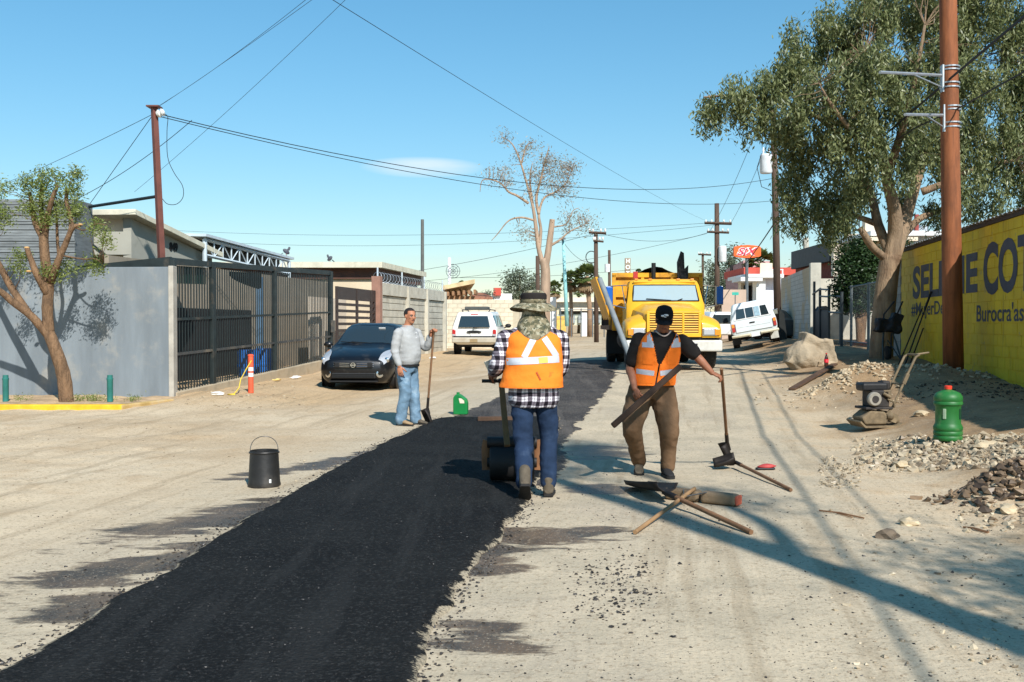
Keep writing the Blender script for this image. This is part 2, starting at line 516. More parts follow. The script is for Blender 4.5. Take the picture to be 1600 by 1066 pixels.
def axis(parts):
    out = []
    for a, b_, st_ in parts:
        n = max(1, int(round((b_ - a) / st_)))
        out += [a + (b_ - a) * i / n for i in range(n)]
    out.append(parts[-1][1])
    return out
gx = axis([(-900, -200, 140), (-200, -60, 28), (-60, -24, 4), (-24, -10, .6), (-10, 13, .11), (13, 26, .8), (26, 60, 4), (60, 200, 28), (200, 900, 140)])
gy = axis([(-40, -10, 4), (-10, 2, .8), (2, 14, .09), (14, 32, .18), (32, 60, .7), (60, 120, 4), (120, 400, 28), (400, 2600, 200)])
gv = []
for y in gy:
    for x in gx:
        z = H(x, y)
        u = x - .16 * y
        if -30 < x < 40 and y < 80:
            rough = .25 + .75 * max(sstep(u, 1.6, 3.2), sstep(-u, 4.6, 7.0))
            z += rough * (.05 * noise.noise((x * .9, y * .9, 0)) + .022 * noise.noise((x * 3.1, y * 3.1, 4)) + .014 * noise.noise((x * 8, y * 8, 9)))
        gv.append((x, y, z))
nx = len(gx)
gf = [(j * nx + i, j * nx + i + 1, (j + 1) * nx + i + 1, (j + 1) * nx + i) for j in range(len(gy) - 1) for i in range(nx - 1)]
gm = MB(); gm.v = gv; gm.f = gf
ground = struct('ground', gm, ground_material(), smooth=True)
def Hs(x, y):
    """surface with its small bumps"""
    u = x - .16 * y
    rough = .25 + .75 * max(sstep(u, 1.6, 3.2), sstep(-u, 4.6, 7.0))
    return H(x, y) + rough * (.05 * noise.noise((x * .9, y * .9, 0)) + .022 * noise.noise((x * 3.1, y * 3.1, 4)) + .014 * noise.noise((x * 8, y * 8, 9)))
def G(px, py):
    g = gnd(px, py, Hs); return g

# ------------------------------------------------------------------ the fresh black strip and the primed lane beyond it
def asphalt_material(name, c1, c2, spk, bump, rough):
    m, nt, b = _nodes(name)
    oc = ocoord(nt)
    n1 = nnoise(nt, oc, 1.1, 6, .6); n2 = nnoise(nt, oc, 42, 5, .75); n3 = nnoise(nt, oc, 130, 3, .6)
    vo = nt.nodes.new('ShaderNodeTexVoronoi'); vo.inputs['Scale'].default_value = 48; nt.links.new(oc, vo.inputs['Vector'])
    c = nmix(nt, nrange(nt, n1, .35, .65), c1, c2)
    c = nmix(nt, nmath(nt, 'MULTIPLY', nrange(nt, n2, .5, .66), .8), c, tuple(x * 3.2 for x in c2))
    c = nmix(nt, nrange(nt, n3, .775, .79), c, spk)
    # dust and old paving showing through where the mat thins out along its ragged edges
    ed = nt.nodes.new('ShaderNodeAttribute'); ed.attribute_name = 'edge'
    nd = nmath(nt, 'ADD', nmath(nt, 'MULTIPLY', nnoise(nt, oc, 7, 7, .7), .75), nmath(nt, 'MULTIPLY', n2, .3))
    dm = nrange(nt, nmath(nt, 'SUBTRACT', nd, nmath(nt, 'MULTIPLY', ed.outputs['Fac'], .66)), .40, .47)
    c = nmix(nt, dm, c, nmix(nt, n1, S(150, 134, 112), S(190, 176, 150)))
    tr_ = nnoise(nt, oc, 1.0, 4, .6, (4.5, .35, 1), (2, 0, 0))
    c = nmix(nt, nmath(nt, 'MULTIPLY', nrange(nt, tr_, .5, .62), .4), c, tuple(min(1, x * 1.7 + .006) for x in c2))
    nt.links.new(c, b.inputs['Base Color'])
    b.inputs['Roughness'].default_value = rough
    b.inputs['Specular IOR Level'].default_value = .1
    hh = nmath(nt, 'ADD', nmath(nt, 'MULTIPLY', vo.outputs['Distance'], -1.0), n2)
    nbump(nt, b, hh, bump, .012)
    return m
def strip(name, left, right, mtl, th, nacross=46, step=.09, jit=.03, y1=None):
    yl = np.array([p[1] for p in left]); xl = np.array([p[0] for p in left]); yr = np.array([p[1] for p in right]); xr = np.array([p[0] for p in right])
    y0 = max(yl.min(), yr.min()); ye = min(yl.max(), yr.max()) if y1 is None else y1
    n = int((ye - y0) / step)
    mb = MB(); rings = []; edge = []
    for i in range(n + 1):
        y = y0 + (ye - y0) * i / n
        a = float(np.interp(y, yl, xl)) + jit * noise.noise((0, y * 1.7, 3)) * 2 + jit * .9 * noise.noise((1, y * 6, 3)) + jit * 1.0 * noise.noise((1, y * 15, 3))
        b = float(np.interp(y, yr, xr)) + jit * noise.noise((7, y * 1.9, 3)) * 2 + jit * .9 * noise.noise((8, y * 6.5, 3)) + jit * 1.0 * noise.noise((4, y * 15, 3))
        ef = min(1, min(i, n - i) / 4)
        row = []
        for j in range(nacross + 1):
            t = j / nacross
            t = t * t * (3 - 2 * t) * .55 + t * .45
            x = a + (b - a) * t
            e = min(1, min(x - a, b - x) / .09)
            z = Hs(x, y) + .004 + th * max(0, e) * ef - .03 * (1 if (j in (0, nacross) or i in (0, n)) else 0) + .006 * noise.noise((x * 5, y * 5, 2))
            row.append((x, y, z)); edge.append(max(0.0, min(1.0, min(x - a, b - x) / .22)))
        rings.append(row)
    mb.loft(rings, closed=False)
    o = struct(name, mb, mtl, smooth=True)
    at_ = o.data.attributes.new('edge', 'FLOAT', 'POINT'); at_.data.foreach_set('value', edge)
    return o
M_FRESH = asphalt_material('fresh_asphalt', S(25, 25, 25), S(33, 33, 32), S(110, 104, 96), .9, .88)
M_PRIME = asphalt_material('primed_lane', S(52, 48, 46), S(78, 72, 66), S(120, 110, 98), .5, .7)
fresh = strip('fresh_asphalt_strip', EL, ER, M_FRESH, .032)
PL = poly_world([(770, 760), (745, 715), (715, 672), (698, 656), (730, 641), (775, 622), (812, 604), (845, 586), (880, 568), (905, 560)])
PR = poly_world([(862, 762), (888, 728), (882, 700), (905, 664), (935, 632), (955, 606), (962, 590), (968, 572), (975, 562)])
primed = strip('primed_lane', PL, PR, M_PRIME, .004, jit=.07, nacross=36)

# ------------------------------------------------------------------ yellow kerb and raised verge
KY = gnd(100, 640).y
k0, k1 = gnd(-140, 640), gnd(190, 640)
k2 = gnd(272, 626)
M_KERB = mat('kerb_yellow_paint', S(222, 178, 40), .8, .2, 3, .25, 60, dirt=.35, dirtc=S(190, 165, 120), dsc=3)
M_KERBD = mat('kerb_faded_paint', S(196, 162, 100), .85, .2, 3, .25, 60, dirt=.55, dirtc=S(190, 170, 140), dsc=3)
kb = MB()
kb.prism([(k0.x, k0.y, -.05), (k1.x, k1.y, -.05), (k1.x, k1.y, .13), (k0.x, k0.y, .13)], (0.02, .17, 0))
struct('kerb', kb, M_KERB, bevel=.018)
kb = MB()
dv = (k2 - k1); dv.z = 0; pn = Vector((-dv.y, dv.x, 0)).normalized() * .17
q0 = Vector((k1.x + .004, k1.y, -.05)); q1 = Vector((k2.x, k2.y + .02, -.05))
kb.prism([q0, q1, q1 + Vector((0, 0, .175)), q0 + Vector((0, 0, .175))], pn)
struct('kerb', kb, M_KERBD, bevel=.018)
M_SOIL = mat('verge_soil', S(178, 150, 116), .95, .3, 3, .7, 25, bdist=.03)
vb = MB()
def vsurf(i, j):
    x = k0.x + (k2.x + .1 - k0.x) * i
    yb = KY + .15 + (sstep(x, k1.x, k2.x) * (k2.y - KY) if x > k1.x else 0)
    y = yb + (21.0 - yb) * j
    return (x, y, .09 + .05 * noise.noise((x * 1.5, y * 2, 1)) + .02 * noise.noise((x * 6, y * 6, 1)) + .05 * j)
vb.grid(vsurf, 90, 16)
struct('verge', vb, M_SOIL, smooth=True)
# ------------------------------------------------------------------ left side: wall, house, fences
M_GREYWALL = mat('grey_blue_plaster', S(122, 130, 135), .9, .17, .9, .3, 50, dirt=.3, dirtc=S(162, 156, 144), dsc=1.3, stretch=(2, 2, .35))
M_GREYWALL2 = mat('grey_plaster_edge', S(170, 164, 152), .9, .15, 3, .3, 50, dirt=.3, dirtc=S(120, 116, 108))
M_IRON = mat('dark_green_iron', S(38, 46, 46), .5, .2, 5, .1, 60, dirt=.2, dirtc=S(104, 92, 78))
M_IRONDUST = mat('dusty_iron', S(70, 70, 68), .6, .2, 5, .1, 60, dirt=.4, dirtc=S(140, 126, 106))
M_BASE = mat('fence_footing', S(176, 160, 134), .9, .2, 2, .5, 30, dirt=.4, dirtc=S(150, 128, 98))
M_TAN = mat('tan_plaster', S(206, 188, 160), .9, .08, 1.5, .15, 60, dirt=.15, dirtc=S(170, 150, 124))
M_CREAM = mat('cream_plaster', S(226, 210, 188), .9, .06, 1.5, .12, 60)
M_HGREY = mat('house_grey', S(160, 158, 146), .9, .08, 1.2, .15, 60, dirt=.15, dirtc=S(130, 128, 118))
M_CONC = mat('concrete', S(186, 180, 164), .92, .14, 2.2, .35, 45, dirt=.3, dirtc=S(150, 140, 122))
M_ROOFEDGE = mat('pale_roof_edge', S(206, 200, 178), .85, .12, 3, .2, 40, dirt=.2, dirtc=S(150, 144, 126))
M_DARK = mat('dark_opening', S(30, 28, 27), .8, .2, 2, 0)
M_STEEL = mat('galvanised_steel', S(176, 180, 182), .45, .1, 8, .05, 60, metal=.7)
M_PAINTSTEEL = mat('pale_steel_paint', S(188, 200, 206), .5, .1, 6, .05)
M_SLATE = mat('slate_slat', S(120, 124, 124), .8, .22, 3, .3, 30, rnd=.14, stretch=(1, 1, 6))
M_RUSTPOLE = mat('rust_brown_paint', S(104, 62, 52), .6, .16, 4, .12, 40, dirt=.2, dirtc=S(70, 48, 42))
M_BROWNPAINT = mat('brown_paint', S(96, 66, 54), .7, .15, 3, .15, 40)

wy = 19.75
wc = at(272, 620, wy)                      # street corner of the grey wall
gw = thing('boundary_wall', 'grey blue plastered wall with a tree shadow behind the yellow kerb', 'wall', (wc.x - 4, wy, .1))
mb = MB(); zt = at(268, 417, wy).z
mb.prism([(wc.x - .10, wy, .05), (wc.x - .10, wy, zt), (wc.x - 9.5, wy + 1.0, zt + .02), (wc.x - 9.5, wy + 1.0, .05)], (.02, .2, 0))
obj('wall_panel', mb, M_GREYWALL, gw, world=True, bevel=.01)
mb = MB(); mb.box((wc.x - .05, wy + .1, (zt + .02) / 2), (.1, .235, zt + .02))
obj('end_post', mb, M_GREYWALL2, gw, world=True, bevel=.012)

# slatted slate tower behind the wall
ty = 21.6
x0, x1 = at(-160, 400, ty).x, at(117, 400, ty).x
z0, z1 = 2.2, at(60, 311, ty).z
tw = thing('slate_tower', 'tall grey slatted slate wall behind the pruned tree', 'wall', ((x0 + x1) / 2, ty + .4, 0))
mb = MB(); mb.box(((x0 + x1) / 2, ty + .5, (z1 + .05) / 2), (x1 - x0 - .02, .9, z1 - .05))
obj('core', mb, M_SLATE, tw, world=True)
nsl = 34
for i in range(nsl):
    h = (z1 - z0) / nsl
    dz = random.uniform(-.006, .006)
    mb = MB(); mb.box(((x0 + x1) / 2 + random.uniform(-.01, .01), ty + .03 + random.uniform(-.012, .012), z0 + h * (i + .5) + dz), (x1 - x0, .07, h * .86), Matrix.Rotation(R(random.uniform(-.15, .15)), 3, 'Y'))
    obj('slat', mb, M_SLATE, tw, world=True)

# house with the sloping roof
hy = 23.2
hc = at(205, 340, hy); hx = hc.x
hz = at(205, 331, hy).z
fe = wall_y(332, hx - .16 * hy); hfx = hx + .16 * (fe - hy); hfz = at(332, 396, fe).z
hs = thing('house', 'grey house with sloping pale roof edge and its street number on the side', 'house', (hx - 2, hy + 2, 0))
mb = MB()
A = Vector((hx, hy, 0)); B = Vector((hfx, fe, 0))
mb.prism([(hx, hy, 0), (hfx, fe, 0), (hfx, fe, hfz - .12), (hx, hy, hz - .12)], (-.2, .03, 0))
obj('side_wall', mb, M_HGREY, hs, world=True)
zb = at(205, 362, hy).z; zl = at(205, 398, hy).z
mb = MB(); mb.box((hx - 2.5 - .003, hy + .1, (zl + zb) / 2), (5.0, .2, zb - zl))
obj('front_beam', mb, M_HGREY, hs, world=True)
mb = MB(); mb.box((hx - 2.4 - .25, hy + .28, (zb + hz - .12) / 2), (4.8, .2, hz - .12 - zb))
obj('front_wall', mb, M_CREAM, hs, world=True)
mb = MB(); mb.box((hx - 2.6, hy + .85, zl / 2), (4.6, .2, zl))
obj('porch_wall', mb, M_HGREY, hs, world=True)
mb = MB()
w = Vector((-6, .5, 0)); o_ = SN * .22
P = [Vector((hx, hy - .28, hz - .1)) + o_, Vector((hfx, fe, hfz - .1)) + SD * .25 + o_, Vector((hfx, fe, hfz - .1)) + SD * .25 + w, Vector((hx, hy - .28, hz - .1)) + w]
mb.prism(P, (0, 0, .13))
obj('roof', mb, M_ROOFEDGE, hs, world=True, bevel=.01)
num = text_mesh('849', .28, .006, .012)
t = (at(258, 390, (hy + fe) / 2 - .3))
yy = wall_y(265, hx - .16 * hy); pz = at(265, 391, yy).z
num.transform(Matrix.Translation(Vector((hx + .16 * (yy - hy), yy, pz)) + SN * .012) @ Matrix.Rotation(math.pi / 2 - SA, 4, 'Z') @ Matrix.Rotation(math.pi / 2, 4, 'X'))
obj('house_number', num, M_DARK, hs, world=True)
# dark porch canopy edge over the wall
mb = MB(); a = at(118, 420, 20.6); b = at(266, 405, 20.3)
mb.prism([(a.x, a.y, a.z - .12), (b.x, b.y, b.z - .16), (b.x, b.y, b.z + .05), (a.x, a.y, a.z + .05)], (0, .12, 0))
mb.prism([(a.x, a.y + .12, a.z + .0), (b.x, b.y + .12, b.z + .0), (b.x - .2, b.y + 2.6, b.z + .1), (a.x, a.y + 2.6, a.z + .1)], (0, 0, .04))
obj('porch_canopy', mb, M_IRON, hs, world=True)

# carport roof on a steel truss
cy0 = 26.4; ca = at(320, 374, cy0); cu0 = ca.x - .16 * cy0
cy1 = wall_y(452, cu0); cb = Vector((cu0 + .16 * cy1, cy1, at(452, 408, cy1).z))
cp = thing('carport', 'carport roof carried by an open pale steel truss behind the iron fence', 'carport', (ca.x - 1, (cy0 + cy1) / 2, 0))
dn = Vector((0, 0, -.42))
mb = MB(); mb.tube([ca, cb], .05, 4); mb.tube([ca + dn, cb + dn], .045, 4)
obj('truss_chord', mb, M_PAINTSTEEL, cp, world=True)
NT = 11
for i in range(NT + 1):
    p = ca.lerp(cb, i / NT)
    mb = MB(); mb.tube([p, p + dn], .022, 4)
    obj('truss_post', mb, M_PAINTSTEEL, cp, world=True)
    if i < NT:
        q = ca.lerp(cb, (i + 1) / NT)
        mb = MB(); mb.tube([p + (dn if i % 2 else Vector()), q + (Vector() if i % 2 else dn)], .02, 4)
        obj('truss_brace', mb, M_PAINTSTEEL, cp, world=True)
mb = MB(); e = Vector((-5.5, .9, .25))
mb.prism([ca + Vector((.1, -.2, .06)), cb + Vector((.1, .3, .06)), cb + e + Vector((0, .3, 0)), ca + e], (0, 0, .07))
obj('roof_sheet', mb, M_PAINTSTEEL, cp, world=True)
mb = MB(); mb.prism([ca + Vector((-.35, -.1, .05)), cb + Vector((-.35, .2, .05)), cb + Vector((-.35, .2, -.32)), ca + Vector((-.35, -.1, -.32))], (-.06, 0, 0))
obj('shade_board', mb, M_IRON, cp, world=True)
for p in (ca, cb):
    mb = MB(); mb.tube([(p.x, p.y, 0), (p.x, p.y, p.z)], .06, 6)
    obj('column', mb, M_PAINTSTEEL, cp, world=True)

# wall, door and window of the yard behind the fence
yd = thing('yard_house', 'tan house wall with dark doorways seen through the fence bars', 'house', (-8, 25, 0))
fu = wc.x - .16 * wy                       # fence line offset
def fpt(y, z=0.0, off=0.0):
    return Vector((fu + .16 * y, y, z)) + SN * off
def fpanel(mb, ya, yb, za, zb, off, th=.1):
    a, b = fpt(ya, za, off), fpt(yb, za, off)
    mb.prism([a, b, b + Vector((0, 0, zb - za)), a + Vector((0, 0, zb - za))], -SN * th)
mb = MB(); fpanel(mb, 20.6, 34.0, 0, 3.0, -1.9)
obj('wall', mb, mat('yard_plaster', S(150, 138, 120), .9, .12, 1.5, .2, 50), yd, world=True)
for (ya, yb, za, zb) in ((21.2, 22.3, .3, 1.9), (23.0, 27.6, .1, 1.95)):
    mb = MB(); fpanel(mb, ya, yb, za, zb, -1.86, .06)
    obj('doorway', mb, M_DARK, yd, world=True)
mb = MB(); fpanel(mb, 28.0, 28.16, .1, 2.9, -1.75, .2)
obj('pillar', mb, mat('blue_paint', S(84, 112, 136), .8), yd, world=True)
mb = MB(); fpanel(mb, 22.35, 22.9, .4, 2.35, -1.7, .25)
obj('planter_pillar', mb, M_BROWNPAINT, yd, world=True)
for k, (px, py) in enumerate(((388, 566), (413, 562))):
    yq = 24.2 + .9 * k
    g = at(px, py, yq + .8); zg = H(g.x, g.y)
    mb = MB(); mb.lathe([(.0, .0), (.24, 0), (.26, .1), (.26, .26), (.275, .28), (.275, .34), (.26, .36), (.26, .66), (.24, .72), (0, .72)], 20, (g.x, g.y, zg + .02))
    single('plastic_drum', mb, mat('blue_plastic', S(40, 110, 190), .4, .1), ['blue plastic drum just behind the fence, left of the pair', 'blue plastic drum just behind the fence, right of the pair'][k], 'drum', smooth=35, group='blue drums behind the fence')

# the iron fence: posts, rails and bars
fy0, fy1 = wy + .12, wall_y(527, fu)
fence = thing('iron_fence', 'long dark iron fence of upright bars with thick posts beside the sedan', 'fence', fpt((fy0 + fy1) / 2, .1), -SA)
def rise(y): return .0 + .028 * (y - fy0)
def ftop(y): return 2.80 + rise(y)
mb = MB(); a, b = fpt(fy0), fpt(fy1)
mb.prism([a + Vector((0, 0, -.2)), b + Vector((0, 0, -.1)), b + Vector((0, 0, .33 + rise(fy1))), a + Vector((0, 0, .2))], -SN * .2)
obj('footing', mb, M_BASE, fence, world=True, bevel=.02)
posts = [wall_y(p, fu) for p in (277, 338, 434, 521)]
for i, y in enumerate(posts):
    w = (.10, .16, .14, .16)[i]
    mb = MB(); p = fpt(y, 0, -.08); mb.box((p.x, p.y, (ftop(y) + .04 + .1) / 2 + .02), (.1, w, ftop(y) - .1), -SA)
    obj('post', mb, M_IRON, fence, world=True, bevel=.008)
for (f0, th, m_) in ((.0, .12, M_IRON), (.46, .05, M_IRON), (.74, .05, M_IRONDUST)):
    for k in range(3):
        ya, yb = posts[k] + .06, posts[k + 1] - .06
        za, zb_ = ftop(ya) - f0 * 2.5 - th / 2, ftop(yb) - f0 * 2.5 - th / 2
        mb = MB(); a, b = fpt(ya, za, -.05), fpt(yb, zb_, -.05)
        mb.prism([a, b, b + Vector((0, 0, th)), a + Vector((0, 0, th))], -SN * .06)
        obj('rail', mb, m_, fence, world=True)
bar_me = {}
def bar_mesh(h):
    k = round(h, 2)
    if k not in bar_me:
        m_ = MB(); m_.box((0, 0, k / 2), (.014, .034, k)); me = m_.mesh('bar'); me.materials.append(M_IRON); bar_me[k] = me
    return bar_me[k]
nb = 0
inv = MW[fence.name].inverted()
for k in range(3):
    ya, yb = posts[k], posts[k + 1]
    n = int((yb - ya) / (.115 if k < 2 else .12))
    for i in range(1, n):
        y = ya + (yb - ya) * i / n
        zb_ = .22 + rise(y)
        p = inv @ fpt(y, zb_, -.08 + random.uniform(-.003, .003))
        instance('bar', bar_mesh(2.5), fence, p)
        nb += 1
# green corrugated strip along the top of the first bay, sagging sign board in the second
mb = MB(); yN = 30
for i in range(yN):
    y = posts[0] + .1 + (posts[1] - posts[0] - .2) * i / yN
    p = fpt(y, ftop(y) - .42, -.16 - (.02 if i % 2 else 0)); mb.box((p.x, p.y, p.z + .17), (.012, (posts[1] - posts[0]) / yN, .36), -SA)
obj('top_panel', mb, mat('green_sheet', S(32, 58, 52), .5), fence, world=True)
mb = MB(); yA = wall_y(372, fu); yB = wall_y(421, fu)
pl = []
for i in range(13):
    t = i / 12; y = yA + (yB - yA) * t
    pl.append(fpt(y, ftop(y) - .2 - .33 * (t ** .6) * (1 if t < .97 else .8), -.2))
for i in range(13):
    t = 1 - i / 12; y = yA + (yB - yA) * t
    pl.append(fpt(y, ftop(y) - .12, -.2))
mb.prism(pl, -SN * .01)
obj('shade_cloth', mb, M_IRON, fence, world=True)
p = fpt(posts[3] - .1, 1.5, .02); mb = MB(); mb.box(p, (.08, .16, .35), -SA)
obj('lock_box', mb, M_IRONDUST, fence, world=True, bevel=.01)

# slatted steel gate after the fence
gy0, gy1 = fy1 + .1, wall_y(589, fu)
gate = thing('slatted_gate', 'dark brown steel gate of horizontal slats between fence and concrete wall', 'gate', fpt((gy0 + gy1) / 2, .15), -SA)
gz = .3; gt = at(560, 451, (gy0 + gy1) / 2).z
gm_ = (gy0 + gy1) / 2
M_GATE = mat('gate_brown', S(62, 52, 48), .55, .15)
for y in (gy0 + .04, gm_, gy1 - .45, gy1 - .04):
    mb = MB(); p = fpt(y, (gz + gt) / 2, -.06); mb.box(p, (.07, .09, gt - gz), -SA)
    obj('post', mb, M_GATE, gate, world=True)
mb = MB(); fpanel(mb, gy0, gy1, gt - .38, gt, -.05, .05)
obj('top_plate', mb, M_GATE, gate, world=True)
ns = 10
for i in range(ns):
    z = gz + .05 + (gt - .42 - gz) * i / ns
    mb = MB(); fpanel(mb, gy0 + .09, gy1 - .05, z, z + .085, -.045, .03)
    obj('slat', mb, M_GATE, gate, world=True)
mb = MB(); fpanel(mb, gy0 + .1, gy1 - .48, gz, gt - .3, -.9, .06)
obj('backing_sheet', mb, M_CREAM, gate, world=True)

# precast concrete wall with razor wire
pz0, pz1 = at(600, 440, gy1 + .3).z, at(694, 452, 42.6).z
pw = thing('precast_wall', 'pale precast concrete panel wall topped with coiled razor wire', 'wall', fpt(38, .2), -SA)
ppost = [gy1 + .25] + [wall_y(p, fu) for p in (636, 666, 694)]
mb = MB(); p = fpt(gy1 + .08, 1.55, -.02); mb.box((p.x, p.y, 1.62), (.3, .26, 3.1), -SA)
obj('pillar', mb, mat('pillar_brown', S(150, 112, 96), .85, .15), pw, world=True)
for i, y in enumerate(ppost):
    mb = MB(); p = fpt(y, 0, .0); mb.box((p.x, p.y, 1.52), (.2, .2, 2.9), -SA)
    obj('post', mb, M_CONC, pw, world=True, bevel=.01)
NP = 10
for k in range(3):
    ya, yb = ppost[k] + .1, ppost[k + 1] - .1
    for i in range(NP):
        za = .1 + (2.55 - .1) * i / NP; zb_ = .1 + (2.55 - .1) * (i + 1) / NP
        mb = MB(); fpanel(mb, ya, yb, za + .006, zb_ - .012, -.03 + random.uniform(-.01, .01), .06)
        obj('panel', mb, M_CONC, pw, world=True, bevel=.008, seg=1)
mb = MB(); fpanel(mb, ppost[0], ppost[-1], .05, 2.6, -.11, .03)
obj('backing', mb, M_GREYWALL2, pw, world=True)
mb = MB(); fpanel(mb, ppost[0] - .1, ppost[-1] + .1, 2.56, 2.98, .04, .2)
obj('top_beam', mb, M_CONC, pw, world=True, bevel=.01)
mb = MB(); path = []
for i in range(520):
    t = i / 519; y = ppost[0] + (ppost[-1] - ppost[0]) * t; a = t * 2 * math.pi * 26
    path.append(fpt(y, 3.16 + .17 * math.sin(a), -.08 + .17 * math.cos(a)))
mb.tube(path, .007, 3)
obj('razor_wire', mb, M_STEEL, pw, world=True)
for y in (ppost[0] + .1, ppost[1] - .4, ppost[2], ppost[3]):
    mb = MB(); p = fpt(y, 2.98, -.08); mb.tube([p, p + Vector((0, 0, .5))], .03, 6)
    obj('wire_stake', mb, M_PAINTSTEEL, pw, world=True)

# second flat-roofed house behind the gate
h2y = 36.0; c2 = at(589, 412, h2y)
h2 = thing('flat_roof_house', 'beige house with thick flat roof behind the concrete panel wall', 'house', (c2.x - 2, h2y + 2, 0))
u2 = c2.x - .16 * h2y; e2 = wall_y(656, u2)
rz = c2.z
mb = MB(); mb.box((c2.x - 2.6, h2y + .1, (rz - .3) / 2), (4.9, .2, rz - .3))
obj('front_wall', mb, M_TAN, h2, world=True)
mb = MB(); mb.prism([(c2.x - .1, h2y + .2, 0), (u2 + .16 * e2 - .1, e2, 0), (u2 + .16 * e2 - .1, e2, rz - .3), (c2.x - .1, h2y + .2, rz - .3)], -SN * .2)
obj('side_wall', mb, M_HGREY, h2, world=True)
mb = MB(); mb.prism([Vector((c2.x + .25, h2y - .5, rz - .17)), Vector((u2 + .16 * e2 + .25, e2 + .4, rz - .17)), Vector((c2.x - 5, e2 + .4, rz - .17)), Vector((c2.x - 6.2, h2y - .5, rz - .17))], (0, 0, .2))
obj('roof', mb, M_ROOFEDGE, h2, world=True)
mb = MB(); mb.prism([Vector((c2.x + .05, h2y - .12, rz - .55)), Vector((u2 + .16 * e2 + .05, e2, rz - .55)), Vector((c2.x - 4.7, e2, rz - .55)), Vector((c2.x - 5.6, h2y - .12, rz - .55))], (0, 0, .375))
obj('fascia', mb, M_BROWNPAINT, h2, world=True)

# pigeons
def pigeon(loc, rz_, label):
    p = thing('pigeon', label, 'bird', loc, rz_, 'pigeons on the roofs')
    b = MB(); rot = Matrix.Rotation(R(-35), 3, 'X')
    b.ball((0, 0, .15), (.062, .13, .07), 10, 8, rot); b.ball((0, .1, .27), (.034, .04, .038), 8, 6)
    b.tube([(0, .07, .2), (0, .1, .26)], [.05, .032], 8); b.tube([(0, .13, .27), (0, .165, .262)], [.012, .003], 5)
    obj('body', remeshed(b, .012, 3), mat('pigeon_grey', S(78, 80, 88), .7, .25, 12), p, smooth=True)
    t = MB(); t.box((0, -.17, .05), (.05, .16, .014), Matrix.Rotation(R(38), 3, 'X')); obj('tail', t, mat('pigeon_dark', S(40, 42, 48), .7), p)
    for s in (-1, 1):
        l = MB(); l.tube([(s * .03, 0, .1), (s * .03, .01, .0)], .006, 5); obj('leg', l, mat('pigeon_leg', S(150, 80, 70), .7), p)
q = ca.lerp(cb, .96); pigeon((q.x, q.y, q.z + .13), R(-60), 'grey pigeon perched at the end of the carport truss roof')
q = at(517, 413, 36.2); pigeon((q.x, 36.0, rz + .03), R(60), 'grey pigeon standing on the flat roof edge')

# block wall closing the side yard behind the SUV
by = 46.5; b0, b1 = at(694, 470, by), at(812, 468, by)
bw = thing('block_wall', 'low pale concrete block wall behind the white SUV', 'wall', ((b0.x + b1.x) / 2, by, .4))
M_BLOCK = mat('pale_block', S(206, 194, 170), .92, .1, 3, .4, 40, rnd=.07)
M_MORTAR = mat('mortar', S(188, 176, 152), .95, .1, 5, .3, 60)
bz0, bz1 = .2, b1.z
mb = MB(); mb.box(((b0.x + b1.x) / 2, by + .1, (bz0 + bz1) / 2), (b1.x - b0.x - .02, .17, bz1 - bz0 - .02))
obj('mortar_core', mb, M_MORTAR, bw, world=True)
bm_ = MB(); bm_.box((0, 0, 0), (.388, .2, .19)); blk = bm_.mesh('block'); blk.materials.append(M_BLOCK)
bh_ = MB(); bh_.box((0, 0, 0), (.188, .2, .19)); blkh = bh_.mesh('block_half'); blkh.materials.append(M_BLOCK)
inv = MW[bw.name].inverted()
nr = int((bz1 - bz0) / .2); nc = int((b1.x - b0.x) / .4)
for r_ in range(nr):
    for c_ in range(nc + (r_ % 2)):
        half = (r_ % 2) and c_ in (0, nc)
        x = b0.x + .2 + c_ * .4 - (.2 if r_ % 2 else 0)
        if half: x += .1 if c_ == 0 else -.1
        instance('block', blkh if half else blk, bw, inv @ Vector((x, by + .1 + random.uniform(-.004, .004), bz1 - .1 - r_ * .2)))
# short darker return of that wall
mb = MB(); q0, q1 = at(812, 472, 48), at(830, 476, 52)
mb.prism([(q0.x, 48, .2), (q1.x, 52, .2), (q1.x, 52, q1.z), (q0.x, 48, q0.z - .1)], (.15, 0, 0))
single('side_yard_wall', mb, M_CONC, 'narrow grey wall end beside the block wall, behind the hat', 'wall')

# brown steel service pole with its brace
sp = at(252, 396, 20.9); st_ = at(241, 168, 20.9)
svc = thing('service_pole', 'rust brown square steel pole with a porcelain insulator above the fence corner', 'pole', (sp.x, sp.y, .1))
mb = MB(); mb.tube([(sp.x + .03, sp.y, .1), (sp.x, sp.y, sp.z), st_], [.082, .082, .075], 4)
obj('shaft', mb, M_RUSTPOLE, svc, world=True)
ins = at(251, 177, 20.85); mb = MB(); mb.lathe([(0, -.08), (.06, -.08), (.09, -.03), (.05, 0), (.09, .04), (.05, .08), (0, .09)], 12, ins, Matrix.Rotation(R(70), 3, 'Y'))
obj('insulator', mb, mat('porcelain', S(220, 220, 215), .3), svc, world=True, smooth=40)
mb = MB(); mb.tube([at(122, 326, 22.6), at(246, 307, 20.95)], .035, 6)
obj('brace', mb, M_IRON, svc, world=True)
mb = MB(); mb.box(st_ + Vector((0, 0, .01)), (.26, .26, .03)); obj('cap', mb, M_RUSTPOLE, svc, world=True)

# thin steel pole behind the concrete wall
mb = MB(); p0 = at(660, 470, 45); p1 = at(660, 343, 45)
mb.tube([(p0.x, 45, .3), p1], [.09, .07], 8)
single('thin_pole', mb, mat('pole_grey', S(96, 96, 92), .7), 'thin bare grey pole standing behind the concrete panel wall', 'pole', smooth=40)

